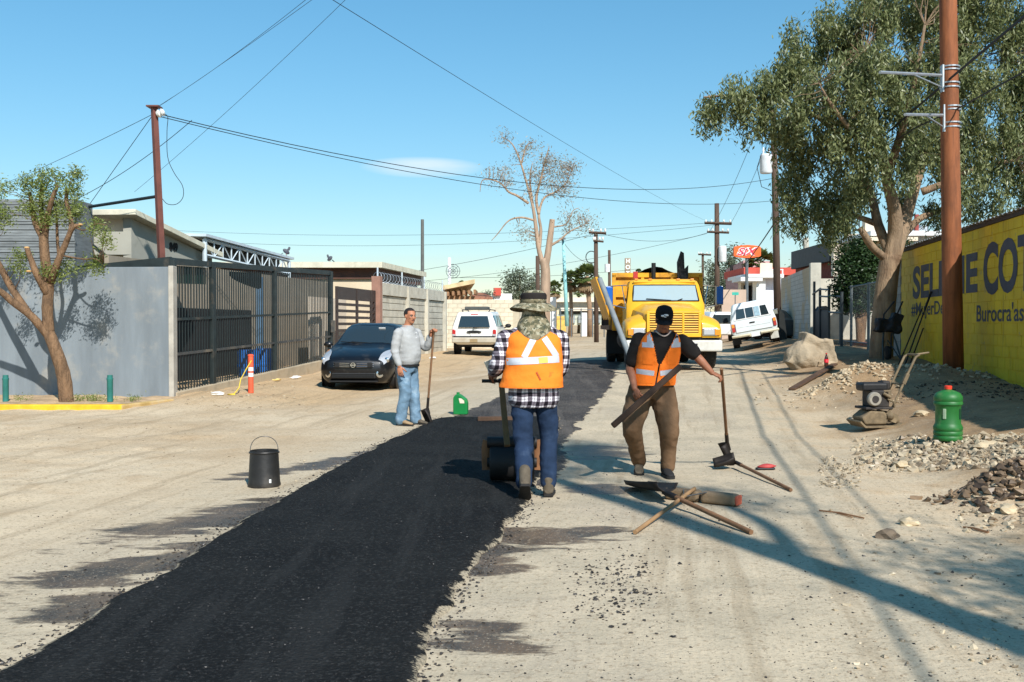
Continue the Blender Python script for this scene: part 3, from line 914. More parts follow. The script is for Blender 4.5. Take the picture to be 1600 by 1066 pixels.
# green bollards on the verge
M_GREENP = mat('green_pipe', S(44, 112, 104), .5, .15, 6, .1)
for k, (px, py, h) in enumerate(((9, 627, .5), (172, 627, .5))):
    p = at(px, py, 18.75)
    mb = MB(); mb.lathe([(0, 0), (.055, 0), (.055, h - .1), (.06, h - .09), (.06, h - .06), (.05, h - .05), (.05, h), (0, h)], 14, (p.x, p.y, .1))
    single('bollard', mb, M_GREENP, ['short green pipe bollard at the left picture edge beside the tree', 'short green pipe bollard on the verge near the kerb bend'][k], 'bollard', smooth=40, group='green bollards')

# orange and white delineator post with yellow rope
g = G(392, 614)
dp = thing('delineator_post', 'orange and white plastic delineator post in front of the iron fence', 'delineator', g)
Hd = .76
bands = [(0, .34, 'o'), (.34, .42, 'w'), (.42, .46, 'o'), (.46, .54, 'w'), (.54, Hd, 'o')]
M_OR = mat('orange_plastic', S(228, 92, 60), .6, .1, 8); M_WH = mat('white_band', S(235, 230, 225), .5, .08, 8)
for a, b, c in bands:
    mb = MB(); mb.lathe([(0, a), (.058, a), (.056, b), (0, b)], 14, (0, 0, 0))
    obj('band', mb, M_OR if c == 'o' else M_WH, dp, smooth=40)
mb = MB(); mb.lathe([(0, Hd), (.06, Hd), (.065, Hd + .03), (.04, Hd + .05), (0, Hd + .05)], 14); obj('cap', mb, M_OR, dp, smooth=40)
mb = MB(); e = G(362, 617)
pts = [g + Vector((.03, -.06, .68)), g + Vector((-.08, -.06, .5)), g + Vector((-.2, -.05, .28)), (g + e) / 2 + Vector((-.05, 0, .12)), e + Vector((.05, 0, .02)), e + Vector((-.05, -.1, .015)), e + Vector((.12, -.18, .015))]
mb.tube(pts, .012, 5)
single('rope', mb, mat('yellow_rope', S(226, 196, 70), .8), 'yellow rope tied to the delineator post and trailing on the dirt', 'rope', smooth=True)
# ------------------------------------------------------------------ right side: painted wall, poles, fences, houses
WU = 5.78
def wpt(y, z=0.0, off=0.0):
    return Vector((WU + .16 * y, y, z)) + SN * off
def wpanel(mb, ya, yb, za, zb, off, th=.1):
    a, b = wpt(ya, za, off), wpt(yb, za, off)
    mb.prism([a, b, b + Vector((0, 0, zb - za)), a + Vector((0, 0, zb - za))], SN * th)
def yellow_paint():
    m, nt, b = _nodes('yellow_wall_paint')
    oc = ocoord(nt); g = nt.nodes.new('ShaderNodeNewGeometry')
    n1 = nnoise(nt, g.outputs['Position'], 1.3, 6, .6); n2 = nnoise(nt, g.outputs['Position'], 9, 6, .6)
    c = nmix(nt, nrange(nt, n1, .35, .65), S(206, 170, 10), S(216, 184, 20))
    c = nmix(nt, nmath(nt, 'MULTIPLY', nrange(nt, n2, .55, .75), .35), c, S(170, 136, 20))
    drip = nnoise(nt, g.outputs['Position'], 1.0, 6, .65, (6, 6, .5)); c = nmix(nt, nmath(nt, 'MULTIPLY', nrange(nt, drip, .55, .68), .4), c, S(120, 96, 24))
    c = nmix(nt, nmath(nt, 'MULTIPLY', nrange(nt, nnoise(nt, g.outputs['Position'], 3.1, 7, .7, None, (4, 4, 4)), .6, .66), .55), c, S(150, 132, 84))
    oi = nt.nodes.new('ShaderNodeObjectInfo'); hs = nt.nodes.new('ShaderNodeHueSaturation')
    nt.links.new(c, hs.inputs['Color']); nt.links.new(nrange(nt, oi.outputs['Random'], 0, 1, .93, 1.05, False), hs.inputs['Value'])
    nt.links.new(hs.outputs[0], b.inputs['Base Color']); b.inputs['Roughness'].default_value = .7
    nbump(nt, b, nnoise(nt, g.outputs['Position'], 60, 4, .6), .35, .01)
    return m
M_YEL = yellow_paint()
M_GBLK = mat('grey_block', S(150, 148, 142), .92, .14, 4, .4, 40, rnd=.1)
M_GMORT = mat('grey_mortar', S(118, 114, 106), .95, .1, 5, .3, 60)
ya, yb = 16.0, 25.2; wz0, wz1 = .38, 3.36
yw = thing('painted_wall', 'bright yellow concrete block wall with large dark painted lettering', 'wall', wpt((ya + yb) / 2, .5), -SA)
L = .4 / math.cos(SA) * math.cos(SA)
mb = MB(); wpanel(mb, 9.0, yb, wz0 - .3, wz1 - .01, .012, .14)
obj('mortar_core', mb, M_YEL, yw, world=True)
inv = MW[yw.name].inverted()
bm_ = MB(); bm_.box((0, 0, 0), (.15, .386, .187)); ybl = bm_.mesh('block'); ybl.materials.append(M_YEL)
nrow = 15; rowh = (wz1 - wz0) / nrow
ncol = int((yb - ya) / math.cos(SA) / .4); cnt = 0
rest = MB()
for r_ in range(nrow):
    for c_ in range(-14, ncol):
        s = c_ * .4 + (.2 if r_ % 2 else 0) + .2
        p = wpt(yb) - SD * s
        pos = Vector((p.x, p.y, wz1 - rowh * (r_ + .5))) + SN * (.075 + random.uniform(-.003, .003))
        s_ok = c_ >= 0 and p.y > 17.2
        if c_ < 0: continue
        if p.y > 17.4 and cnt < 298:
            o = instance('block', ybl, yw, inv @ pos, 0, (1, 1, rowh / .2)); cnt += 1
        else:
            rest.box(pos, (.15, .386, .187 * rowh / .2), -SA)
for k in range(12):
    for r_ in range(nrow):
        s = (ncol + k) * .4 + (.2 if r_ % 2 else 0) + .2
        p = wpt(yb) - SD * s
        rest.box(Vector((p.x, p.y, wz1 - rowh * (r_ + .5))) + SN * .075, (.15, .386, .187 * rowh / .2), -SA)
o = obj('near_blocks', rest, M_YEL, yw, world=True); o['kind'] = 'stuff'
# lettering
M_LET = mat('slate_letter_paint', S(66, 68, 78), .75, .16, 4, .3, 60)
def painted(txt, px0, py0, px1, py1, bold, mtl, sx=1.0, extra=0.0):
    """text whose lower left / upper right corners are seen at the given pixels on the wall"""
    y0_, y1_ = wall_y(px0, WU), wall_y(px1, WU)
    width = (wpt(y0_) - wpt(y1_)).length
    zlo = at(px0, py0, y0_).z; zhi = at(px1, py1, y1_).z
    me = text_mesh(txt, 1.0, .0015, bold)
    lo, hi = bounds(me)
    sxx = width / (hi[0] - lo[0]); szz = (zhi - zlo) / (hi[1] - lo[1])
    me.transform(Matrix.Diagonal((sxx, szz, 1, 1)) @ Matrix.Translation((-lo[0], -lo[1], 0)))
    p = wpt(y0_, zlo, -.004 - extra)
    me.transform(Matrix.Translation(p) @ Matrix.Rotation(-math.pi / 2 - SA, 4, 'Z') @ Matrix.Rotation(math.pi / 2, 4, 'X'))
    return obj('painted_lettering', me, mtl, yw, world=True)
painted('SELENE', 1426, 468, 1527, 393, .035, M_LET)
painted('COTA', 1536, 462, 1648, 352, .035, M_LET)
painted('#MujerDePala', 1424, 499, 1499, 467, .012, M_LET)
painted("Burocra'as 2", 1526, 503, 1616, 470, .012, M_LET)
# corrugated roof that shows above the wall
mb = MB()
def croof(i, j):
    s = 8.0 + (25.6 - 8.0) * i
    z = wz1 + .03 + .03 * abs(math.sin(s * math.pi / .22)) + .62 * j + .04
    q = wpt(s, z, -.10 + 4.0 * j)
    return q
mb.grid(croof, 420, 3)
obj('corrugated_roof', mb, mat('zinc_sheet', S(196, 200, 204), .4, .15, 3, .1, metal=.5), yw, world=True, smooth=60)
mb = MB(); wpanel(mb, 8.5, 25.4, wz1 - .0, wz1 + .075, -.03, .1)
obj('eaves_board', mb, mat('dark_wood', S(64, 52, 44), .8), yw, world=True)
# unpainted grey end of the wall
ge = thing('grey_block_wall', 'unpainted grey block wall section between the yellow wall and the big tree', 'wall', wpt(26.2, .5), -SA)
y2 = 27.1
mb = MB(); wpanel(mb, yb + .02, y2, .2, 3.30, .02, .13); obj('mortar_core', mb, M_GMORT, ge, world=True)
inv = MW[ge.name].inverted()
bm_ = MB(); bm_.box((0, 0, 0), (.15, .388, .19)); gbl = bm_.mesh('block'); gbl.materials.append(M_GBLK)
for r_ in range(15):
    for c_ in range(4 + r_ % 2):
        s = .22 + c_ * .4 + (.0 if r_ % 2 == 0 else -.0)
        p = wpt(yb + .03) + SD * s
        if p.y > y2 + .1: continue
        instance('block', gbl, ge, inv @ (Vector((p.x, p.y, 3.32 - .2 * (r_ + .5))) + SN * (.075 + random.uniform(-.003, .003))))

# pale metal sheds beyond the wall
M_CORR = mat('corrugated_grey', S(170, 178, 184), .5, .08, 3, .1, metal=.3)
sh = thing('metal_shed', 'pale corrugated metal shed rising behind the yellow wall', 'shed', (17, 36, 0))
mb = MB(); sy = 34.0; a = at(1400, 380, sy); b = at(1500, 366, sy)
n = 60
rows = []
for i in range(n + 1):
    x = a.x - .5 + (b.x + 5 - a.x) * i / n; rows.append([(x, sy - (.05 if i % 2 else 0), 0), (x, sy - (.05 if i % 2 else 0), at(1420, 371, sy).z)])
mb.loft(rows, closed=False); obj('wall', mb, M_CORR, sh, world=True)
mb = MB(); mb.box(((a.x + b.x) / 2 + 2, sy + 1.5, at(1420, 366, sy).z), (b.x - a.x + 6, 3.8, .16)); obj('roof', mb, mat('white_roof', S(226, 228, 228), .6), sh, world=True)
mb = MB(); p0 = at(1412, 366, 38); p1 = at(1450, 352, 38)
mb.prism([(p0.x, 38, p0.z - .3), (p1.x, 38, p0.z - .3), (p1.x, 38, p1.z), (p1.x - .2, 38, p1.z)], (0, 2, 0)); obj('gable', mb, M_CORR, sh, world=True)
mb = MB(); q = at(1432, 352, 37.9); mb.tube([q + Vector((0, 0, -.6)), q + Vector((0, 0, .4))], .09, 8); obj('vent_pipe', mb, mat('vent_red', S(150, 70, 60), .7), sh, world=True)
mb = MB(); q = at(1410, 372, 33.6); mb.box((q.x - .6, 33.4, q.z - .1), (1.6, 1.2, .12)); mb.box((q.x - .6, 33.6, q.z - 1.3), (1.3, 1.0, 2.3)); obj('annex', mb, M_CREAM, sh, world=True)

# big brown wooden utility pole with two steel arms
wp0 = gnd(1491, 583); wpd = 18.6
wpb = at(1490, 583, wpd); wpt_ = at(1479, -160, wpd)
wpole = thing('utility_pole', 'thick reddish brown wooden utility pole in front of the yellow wall', 'pole', (wpb.x, wpd, H(wpb.x, wpd) - .1))
M_WOOD = mat('red_brown_wood', S(134, 78, 44), .75, .3, 2.2, .5, 24, stretch=(5, 5, .6), dirt=.3, dirtc=S(92, 54, 32), dsc=1.5)
mb = MB()
mb.tube([Vector((wpb.x, wpd, H(wpb.x, wpd) - .2)).lerp(wpt_, t) for t in (0, .25, .5, .75, 1)], [.185, .175, .165, .155, .15], 18)
obj('shaft', mb, M_WOOD, wpole, world=True, smooth=True)
for (ppx, ppy, ex, ey, drop) in ((1484, 119, 1375, 113, 16), (1486, 181, 1414, 179, 12)):
    c0 = at(ppx, ppy, wpd); e0 = at(ex, ey, wpd - 1.2)
    mb = MB()
    att = Vector((c0.x - .16, c0.y - .05, c0.z))
    mb.tube([att, e0], .028, 6); mb.tube([att + Vector((0, 0, -.22)), att.lerp(e0, .5)], .014, 5)
    mb.box(att + Vector((0, 0, -.06)), (.03, .1, .5))
    obj('steel_arm', mb, M_STEEL, wpole, world=True)
    for dz in (-.22, -.14, .1, .16):
        mb = MB(); ringp = []
        mb.lathe([(.168, -.012), (.18, -.012), (.18, .012), (.168, .012)], 18, (c0.x, c0.y, c0.z + dz), cap=False)
        obj('band', mb, M_STEEL, wpole, world=True)

# grey wall further up the right side
gwr = thing('far_block_wall', 'grey and beige patched block wall behind the leaning pickup', 'wall', wpt(46, .8), -SA)
def patched():
    m, nt, b = _nodes('patched_block_wall')
    oc = ocoord(nt)
    br = nt.nodes.new('ShaderNodeTexBrick'); br.inputs['Scale'].default_value = 1.0
    br.inputs['Brick Width'].default_value = .4; br.inputs['Row Height'].default_value = .2; br.inputs['Mortar Size'].default_value = .008
    sep = nt.nodes.new('ShaderNodeSeparateXYZ'); nt.links.new(oc, sep.inputs[0])
    cmb = nt.nodes.new('ShaderNodeCombineXYZ'); nt.links.new(sep.outputs[1], cmb.inputs[0]); nt.links.new(sep.outputs[2], cmb.inputs[1])
    nt.links.new(cmb.outputs[0], br.inputs['Vector'])
    br.inputs['Color1'].default_value = (*S(172, 170, 164), 1); br.inputs['Color2'].default_value = (*S(188, 186, 180), 1); br.inputs['Mortar'].default_value = (*S(120, 116, 108), 1)
    n1 = nnoise(nt, oc, .55, 3, .5)
    c = nmix(nt, nmath(nt, 'MULTIPLY', nrange(nt, n1, .5, .54), .8), br.outputs['Color'], S(186, 164, 130))
    nt.links.new(c, b.inputs['Base Color']); b.inputs['Roughness'].default_value = .9
    return m
mb = MB(); zt = at(1270, 415, 41).z
wpanel(mb, 41.4, 53, .5, zt, 0, .18); obj('panel', mb, patched(), gwr, world=True)
mb = MB(); p = wpt(41.2, 0, .12); mb.box((p.x, p.y, (zt + .12) / 2), (.42, .42, zt + .1), -SA); obj('end_pillar', mb, M_CONC, gwr, world=True, bevel=.01)
mb = MB(); p = wpt(43.5, 0, 1.6); mb.box((p.x, p.y, at(1285, 436, 43.5).z / 2), (2.6, .2, at(1285, 436, 43.5).z)); obj('return_wall', mb, M_CONC, gwr, world=True)

# chain-link fence and gate between wall end and big tree
M_POST = mat('fence_grey', S(110, 116, 118), .5, .15, 6, .05, metal=.4)
def linkmat():
    m = bpy.data.materials.new('chain_link'); m.use_nodes = True; nt = m.node_tree; b = nt.nodes['Principled BSDF']
    oc = ocoord(nt); sep = nt.nodes.new('ShaderNodeSeparateXYZ'); nt.links.new(oc, sep.inputs[0])
    a = nmath(nt, 'PINGPONG', nmath(nt, 'MULTIPLY', nmath(nt, 'ADD', sep.outputs[1], sep.outputs[2]), 14), 1.0)
    c = nmath(nt, 'PINGPONG', nmath(nt, 'MULTIPLY', nmath(nt, 'SUBTRACT', sep.outputs[1], sep.outputs[2]), 14), 1.0)
    k = nmath(nt, 'MAXIMUM', nmath(nt, 'LESS_THAN', a, .09), nmath(nt, 'LESS_THAN', c, .09))
    nt.links.new(k, b.inputs['Alpha']); b.inputs['Base Color'].default_value = (.35, .36, .36, 1); b.inputs['Metallic'].default_value = .6; b.inputs['Roughness'].default_value = .4
    return m
M_LINK = linkmat()
cf = thing('chain_link_fence', 'grey pipe and chain-link fence in front of the dark round bush', 'fence', wpt(33, .8), -SA)
fp = [wall_y(p, WU) for p in (1357, 1330, 1313)]
ft = [at(p, r, wall_y(p, WU)).z for p, r in ((1357, 441), (1330, 446), (1313, 448))]
for y, z in zip(fp, ft):
    mb = MB(); p = wpt(y); mb.tube([(p.x, p.y, .5), (p.x, p.y, z)], .045, 8); obj('post', mb, M_POST, cf, world=True, smooth=40)
mb = MB(); mb.tube([wpt(fp[0] - 1.4, ft[0] - .05)] + [wpt(y, z - .05) for y, z in zip(fp, ft)], .025, 6); obj('top_rail', mb, M_POST, cf, world=True)
mb = MB(); mb.tube([wpt(y, 1.0) for y in fp], .022, 6); obj('bottom_rail', mb, M_POST, cf, world=True)
mb = MB(); a, b = wpt(fp[0] - 1.3), wpt(fp[2])
mb.add([(a.x, a.y, .8), (b.x, b.y, .8), (b.x, b.y, ft[2] - .06), (a.x, a.y, ft[0] - .06)], [(0, 1, 2, 3)]); obj('mesh', mb, M_LINK, cf, world=True)
mb = MB(); wpanel(mb, fp[0] + .1, fp[2] + 1, .5, .98, .4, .2); obj('brick_footing', mb, mat('brick_red', S(150, 84, 66), .9, .2, 6, .4, 30), cf, world=True)
gt_ = thing('iron_gate', 'dark iron pipe gate standing half open next to the far block wall', 'gate', wpt(39, .8), -SA)
for (p, r) in ((1272, 440), (1281, 452), (1295, 447), (1315, 456)):
    y = wall_y(p, WU - .35); z = at(p, r, y).z; q = Vector((WU - .35 + .16 * y, y, 0)); mb = MB(); mb.tube([(q.x, q.y, .4), (q.x, q.y, z)], .05, 8)
    obj('upright', mb, mat('gate_dark', S(58, 64, 66), .5), gt_, world=True, smooth=40)
for (pa, ra, pb, rb_) in ((1270, 460, 1282, 451), (1281, 452, 1296, 453), (1281, 463, 1296, 464), (1296, 462, 1315, 464), (1296, 488, 1316, 489)):
    y0_, y1_ = wall_y(pa, WU - .35), wall_y(pb, WU - .35); mb = MB(); mb.tube([at(pa, ra, y0_), at(pb, rb_, y1_)], .035, 6)
    obj('crossbar', mb, MATS['gate_dark'], gt_, world=True)
mb = MB(); y0_, y1_ = wall_y(1273, WU - .3), wall_y(1297, WU - .3)
pl = [at(1272, 540, y0_), at(1272, 486, y0_), at(1277, 479, y0_), at(1290, 478, y1_), at(1296, 486, y1_), at(1296, 540, y1_)]
mb.prism(pl, (.04, .02, 0)); obj('dark_panel', mb, mat('gate_sheet', S(40, 42, 46), .7), gt_, world=True)

# houses behind the right-hand walls
hr = thing('corner_house', 'house with dark grey fascia, tan walls and cream pillar tops behind the bush', 'house', (14.5, 45, 0))
y_ = 47.0; a = at(1253, 392, 52); b = at(1296, 377, 47); c = at(1312, 384, 46)
mb = MB(); za = at(1290, 408, 47).z
mb.prism([(a.x, 54, za), (b.x, 47, za), (b.x, 47, b.z), (a.x, 54, b.z)], (5, 1, 0)); obj('dark_fascia', mb, mat('charcoal', S(66, 70, 74), .7), hr, world=True)
mb = MB(); mb.prism([(a.x + .3, 54.2, 0), (b.x + .3, 47.2, 0), (b.x + .3, 47.2, za), (a.x + .3, 54.2, za)], (4, 1, 0)); obj('brick_front', mb, mat('brick_dark', S(120, 62, 50), .9, .2, 4), hr, world=True)
mb = MB(); mb.box((b.x + 2.0, 46.4, at(1300, 375, 46.4).z / 2), (3.6, .8, at(1300, 378, 46.4).z)); obj('tan_wall', mb, M_TAN, hr, world=True)
for (px, py, w, h) in ((1308, 385, .6, .35), (1315, 392, .35, .8), (1334, 372, .8, .35), (1358, 366, .5, 1.2)):
    q = at(px, py, 45.6); mb = MB(); mb.box(q, (w, .4, h)); mb.box(q + Vector((0, 0, -h / 2 - .6)), (w * .7, .35, 1.2)); obj('pillar_top', mb, M_CREAM, hr, world=True)

# wooden pole with transformer
pA = thing('transformer_pole', 'tall dark wooden pole with a white transformer beside the leaning pickup', 'pole', (at(1214, 530, 44).x, 44, .7))
M_DWOOD = mat('dark_pole_wood', S(84, 66, 54), .85, .25, 2, .4, 20, stretch=(5, 5, .6))
mb = MB(); mb.tube([at(1216, 545, 44), at(1212, 340, 44), at(1208, 172, 44)], [.17, .15, .12], 12); obj('shaft', mb, M_DWOOD, pA, world=True, smooth=True)
q = at(1197, 256, 43.9); mb = MB(); mb.lathe([(0, -.42), (.24, -.42), (.27, -.36), (.27, .36), (.2, .42), (0, .44)], 16, q); obj('transformer', mb, mat('transformer_white', S(214, 216, 216), .5, .1), pA, world=True, smooth=40)
for s in (-.12, .12):
    mb = MB(); mb.lathe([(0, 0), (.05, 0), (.03, .08), (.05, .14), (.02, .3), (0, .3)], 8, q + Vector((s, 0, .42))); obj('bushing', mb, MATS['porcelain'], pA, world=True)
mb = MB(); mb.tube([at(1174, 205, 43.8), at(1218, 200, 43.8)], .055, 4); obj('crossarm', mb, M_DWOOD, pA, world=True)
mb = MB(); mb.tube([at(1190, 240, 43.8), at(1183, 262, 43.8), at(1190, 292, 43.8), at(1205, 298, 43.9)], .015, 4); obj('lead_wire', mb, M_DARK, pA, world=True)
# low second pole
mb = MB(); mb.tube([at(1261, 440, 55), at(1259, 372, 55)], .16, 8)
single('concrete_post', mb, M_CONC, 'short pale concrete pole stub rising over the far grey wall', 'pole', smooth=40)
# ------------------------------------------------------------------ far end of the street
# Store with the orange sign
st0 = thing('corner_store', 'white corner store with red band along its roof under the orange sign', 'store', (at(1190, 470, 76).x, 76, .5))
M_WHITE = mat('white_plaster', S(232, 232, 230), .85, .05, 2, .1)
M_REDB = mat('red_band', S(196, 82, 66), .8, .1, 2, .1)
a, b = at(1162, 434, 74), at(1222, 434, 74)
mb = MB(); mb.box(((at(1182, 450, 74).x + at(1196, 450, 74).x) / 2, 74.6, b.z / 2), (at(1196, 450, 74).x - at(1182, 450, 74).x, 1.2, b.z)); obj('pillar_wall', mb, M_WHITE, st0, world=True)
mb = MB(); q0, q1 = at(1195, 450, 74.5), at(1240, 450, 74.5); mb.box(((q0.x + q1.x) / 2, 78, b.z / 2), (q1.x - q0.x, 7, b.z)); obj('wall', mb, mat('lilac_white', S(216, 214, 222), .85, .05), st0, world=True)
mb = MB(); q0, q1 = at(1160, 450, 78), at(1183, 450, 78); mb.box(((q0.x + q1.x) / 2, 79, b.z / 2), (q1.x - q0.x, 1, b.z)); obj('inner_wall', mb, M_CREAM, st0, world=True)
mb = MB(); mb.box(((a.x + b.x) / 2, 76.5, b.z + .12), (b.x - a.x, 6, .26)); mb.box(((a.x + at(1182, 434, 74).x) / 2, 75, b.z - .12), (1.6, 3, .3)); obj('slab', mb, M_WHITE, st0, world=True)
mb = MB(); c0, c1 = at(1163, 418, 74.6), at(1260, 418, 74.6); mb.box(((c0.x + c1.x) / 2, 78.2, b.z + .24 + (c0.z - b.z - .24) / 2), (c1.x - c0.x, 7, c0.z - b.z - .24)); obj('red_band', mb, M_REDB, st0, world=True)
q = at(1173, 487, 77.5); 
for (px, py, w, h) in ((1168, 462, .6, 1.6), (1197, 423, .9, 1.1)):
    q = at(px, py, 73.8 if px > 1180 else 78.3); mb = MB(); mb.box(q, (w, .15, h)); obj('sign_board' if px > 1180 else 'doorway', mb, M_CREAM if px > 1180 else M_DARK, st0, world=True)
q = at(1208, 428, 73.9); mb = MB()
for dx in (-.7, 0, .7): mb.tube([q + Vector((dx, 0, -.35)), q + Vector((dx, 0, .35))], .05, 4)
for dz in (-.3, .3): mb.tube([q + Vector((-.75, 0, dz)), q + Vector((.75, 0, dz))], .05, 4)
obj('white_frame', mb, M_WHITE, st0, world=True)
sg = thing('store_sign', 'orange rounded sign with pink and white lettering on a pole above the store', 'sign', (at(1168, 420, 72).x, 72, .5))
q = at(1168, 393, 72); w, h = 21 / FPX * 72, 10 / FPX * 72
def signpoly(w, h, y):
    pts = []
    for (fx, fz) in ((-1, -.62), (-.9, -.8), (-.5, -.93), (0, -1.02), (.5, -.93), (.9, -.8), (1, -.62), (1, .62), (.9, .8), (.5, .93), (0, 1.02), (-.5, .93), (-.9, .8), (-1, .62)):
        pts.append((q.x + fx * w, y, q.z + fz * h))
    return pts
mb = MB(); mb.prism(signpoly(w, h, 72), (0, .4, 0)); obj('panel', mb, mat('sign_orange', S(232, 100, 40), .5, .06), sg, world=True)
for (off, mtl, y) in ((.10, M_WHITE, 71.985), (.02, mat('sign_pink', S(206, 48, 78), .5), 71.97)):
    me = text_mesh('SiX', 1.0, .004, off * .75, .35)
    lo, hi = bounds(me); k = 1.55 * w / (hi[0] - lo[0]); kz = 1.15 * h / (hi[1] - lo[1])
    if off > .05: k *= 1.06; kz *= 1.12
    me.transform(Matrix.Diagonal((k, kz, 1, 1)) @ Matrix.Translation((-(lo[0] + hi[0]) / 2, -(lo[1] + hi[1]) / 2, 0)))
    me.transform(Matrix.Translation((q.x, y, q.z)) @ Matrix.Rotation(math.pi / 2, 4, 'X')); obj('lettering', me, mtl, sg, world=True)
mb = MB(); mb.tube([(q.x, 72.2, .5), (q.x, 72.2, q.z - h * .9)], .12, 8); obj('pole', mb, M_POST, sg, world=True)
# pink upper room at the left of the store
mb = MB(); a = at(1142, 412, 84); b = at(1157, 444, 84)
pk = thing('pink_building', 'small pinkish upper storey left of the store sign', 'building', ((a.x + b.x) / 2, 85, .5))
mb.prism([(a.x, 86, 0), (b.x, 83, 0), (b.x, 83, a.z + .2), (a.x, 86, a.z - .4)], (2.5, 1, 0)); obj('wall', mb, mat('pink_plaster', S(190, 150, 146), .85), pk, world=True)
mb = MB(); q = at(1146, 425, 84.9); mb.box(q, (.5, .3, 1.2)); obj('window', mb, M_DARK, pk, world=True)
# tan wall
mb = MB(); a = at(1128, 455, 66); b = at(1166, 455, 66); mb.box(((a.x + b.x) / 2, 66.1, a.z / 2 + .1), (b.x - a.x, .2, a.z))
single('tan_wall', mb, mat('tan_far', S(190, 166, 146), .9, .08, 1), 'plain tan wall behind the green street sign', 'wall')
# green street sign
ss = thing('street_name_sign', 'small green street sign on a thin post above the white pickup', 'sign', (at(1149, 500, 58).x, 58, .6))
q = at(1149, 459, 58); mb = MB(); mb.box(q, (.38, .03, .17)); obj('plate', mb, mat('sign_green', S(60, 170, 150), .5), ss, world=True)
mb = MB(); mb.tube([(q.x, 58.05, .5), q + Vector((0, .05, 0))], .03, 6); obj('post', mb, M_POST, ss, world=True)

# wooden poles
def upole(px, pyb, pyt, Y, arms, label, r=.15, extra=None):
    b_ = at(px, pyb, Y)
    t = thing('wooden_pole', label, 'pole', (b_.x, Y, H(b_.x, Y)), 0, 'far wooden poles')
    top = at(px - 1, pyt, Y)
    mb = MB(); mb.tube([(b_.x, Y, H(b_.x, Y) - .2), top], [r, r * .8], 10); obj('shaft', mb, M_DWOOD, t, world=True, smooth=True)
    for (py, l, rr) in arms:
        p = at(px, py, Y - .2); mb = MB(); k = Y / FPX
        mb.tube([p + Vector((-l[0] * k, 0, .03)), p + Vector((l[1] * k, 0, -.03))], rr, 4); obj('crossarm', mb, M_DWOOD, t, world=True)
        for s in (-l[0] * .9, -l[0] * .45, l[1] * .45, l[1] * .9):
            mb = MB(); mb.lathe([(0, 0), (.05, .02), (.07, .1), (.03, .2), (0, .2)], 8, p + Vector((s * k, 0, .06))); obj('insulator', mb, MATS['porcelain'], t, world=True)
    return t
t = upole(1121, 480, 318, 70, [(349, (20, 22), .1), (363, (16, 18), .08)], 'tall pole with two crossarms and white transformer left of the orange sign', .2)
q = at(1129, 397, 69.7); mb = MB(); mb.lathe([(0, -.55), (.25, -.55), (.28, -.5), (.28, .5), (.2, .56), (0, .56)], 14, q); obj('transformer', mb, MATS['transformer_white'], t, world=True, smooth=40)
t = upole(932, 500, 362, 60, [(364, (12, 15), .08), (377, (5, 11), .06)], 'wooden pole with a short crossarm left of the yellow truck', .15)
mb = MB(); q = at(924, 402, 60)
mb.tube([q + Vector((.33 * math.cos(i * .35), 0, .36 * math.sin(i * .35))) for i in range(22)], .025, 4); obj('cable_loop', mb, M_DARK, t, world=True)
t = upole(953, 470, 391, 75, [], 'short dark pole with a white canister between crossarm pole and hotel sign', .13)
q = at(949, 419, 74.8); mb = MB(); mb.lathe([(0, -.3), (.2, -.3), (.2, .3), (0, .32)], 12, q); obj('transformer', mb, MATS['transformer_white'], t, world=True, smooth=40)
upole(1099, 470, 396, 95, [(398, (8, 12), .08)], 'small far pole with a crossarm rising just behind the truck', .14)
upole(841, 500, 400, 62, [], 'dark pole standing against the bare eucalyptus trunk', .16)
# light blue lamp post
lp = thing('lamp_post', 'slender pale blue steel lamp post right of the bare eucalyptus', 'lamp post', (at(886, 505, 58).x, 58, .5))
mb = MB(); mb.tube([at(886, 510, 58), at(880, 376, 58)], [.13, .08], 10); obj('shaft', mb, mat('pale_blue_paint', S(150, 205, 205), .5), lp, world=True, smooth=True)
mb = MB(); mb.tube([at(880, 376, 58), at(876, 374, 57.5)], .05, 6); mb.box(at(879, 373, 57.7), (.35, .2, .1)); obj('lamp_head', mb, M_POST, lp, world=True)
# vertical hotel sign
hs_ = thing('hotel_sign', 'tall narrow sign of stacked letter boxes spelling HOTEL above the truck bed', 'sign', (at(981, 440, 110).x, 110, .5))
wbx = 8.5 / FPX * 110; M_SB = mat('sign_brown', S(150, 132, 110), .7)
for i, ch in enumerate('HOTEL'):
    q = at(981, 408 + i * 9.6, 110); mb = MB(); mb.box((q.x, 110.2, q.z), (wbx, .4, 9.0 / FPX * 110)); obj('letter_box', mb, M_SB, hs_, world=True)
    me = text_mesh(ch, .62, .01, .02); lo, hi = bounds(me)
    me.transform(Matrix.Translation((q.x - (lo[0] + hi[0]) / 2, 109.985, q.z - (lo[1] + hi[1]) / 2)) @ Matrix.Rotation(math.pi / 2, 4, 'X')); obj('letter', me, M_WHITE, hs_, world=True)
q = at(981, 455, 110); mb = MB(); mb.tube([(q.x, 110.3, .4), (q.x, 110.3, q.z + 1)], .15, 8); obj('post', mb, M_POST, hs_, world=True)
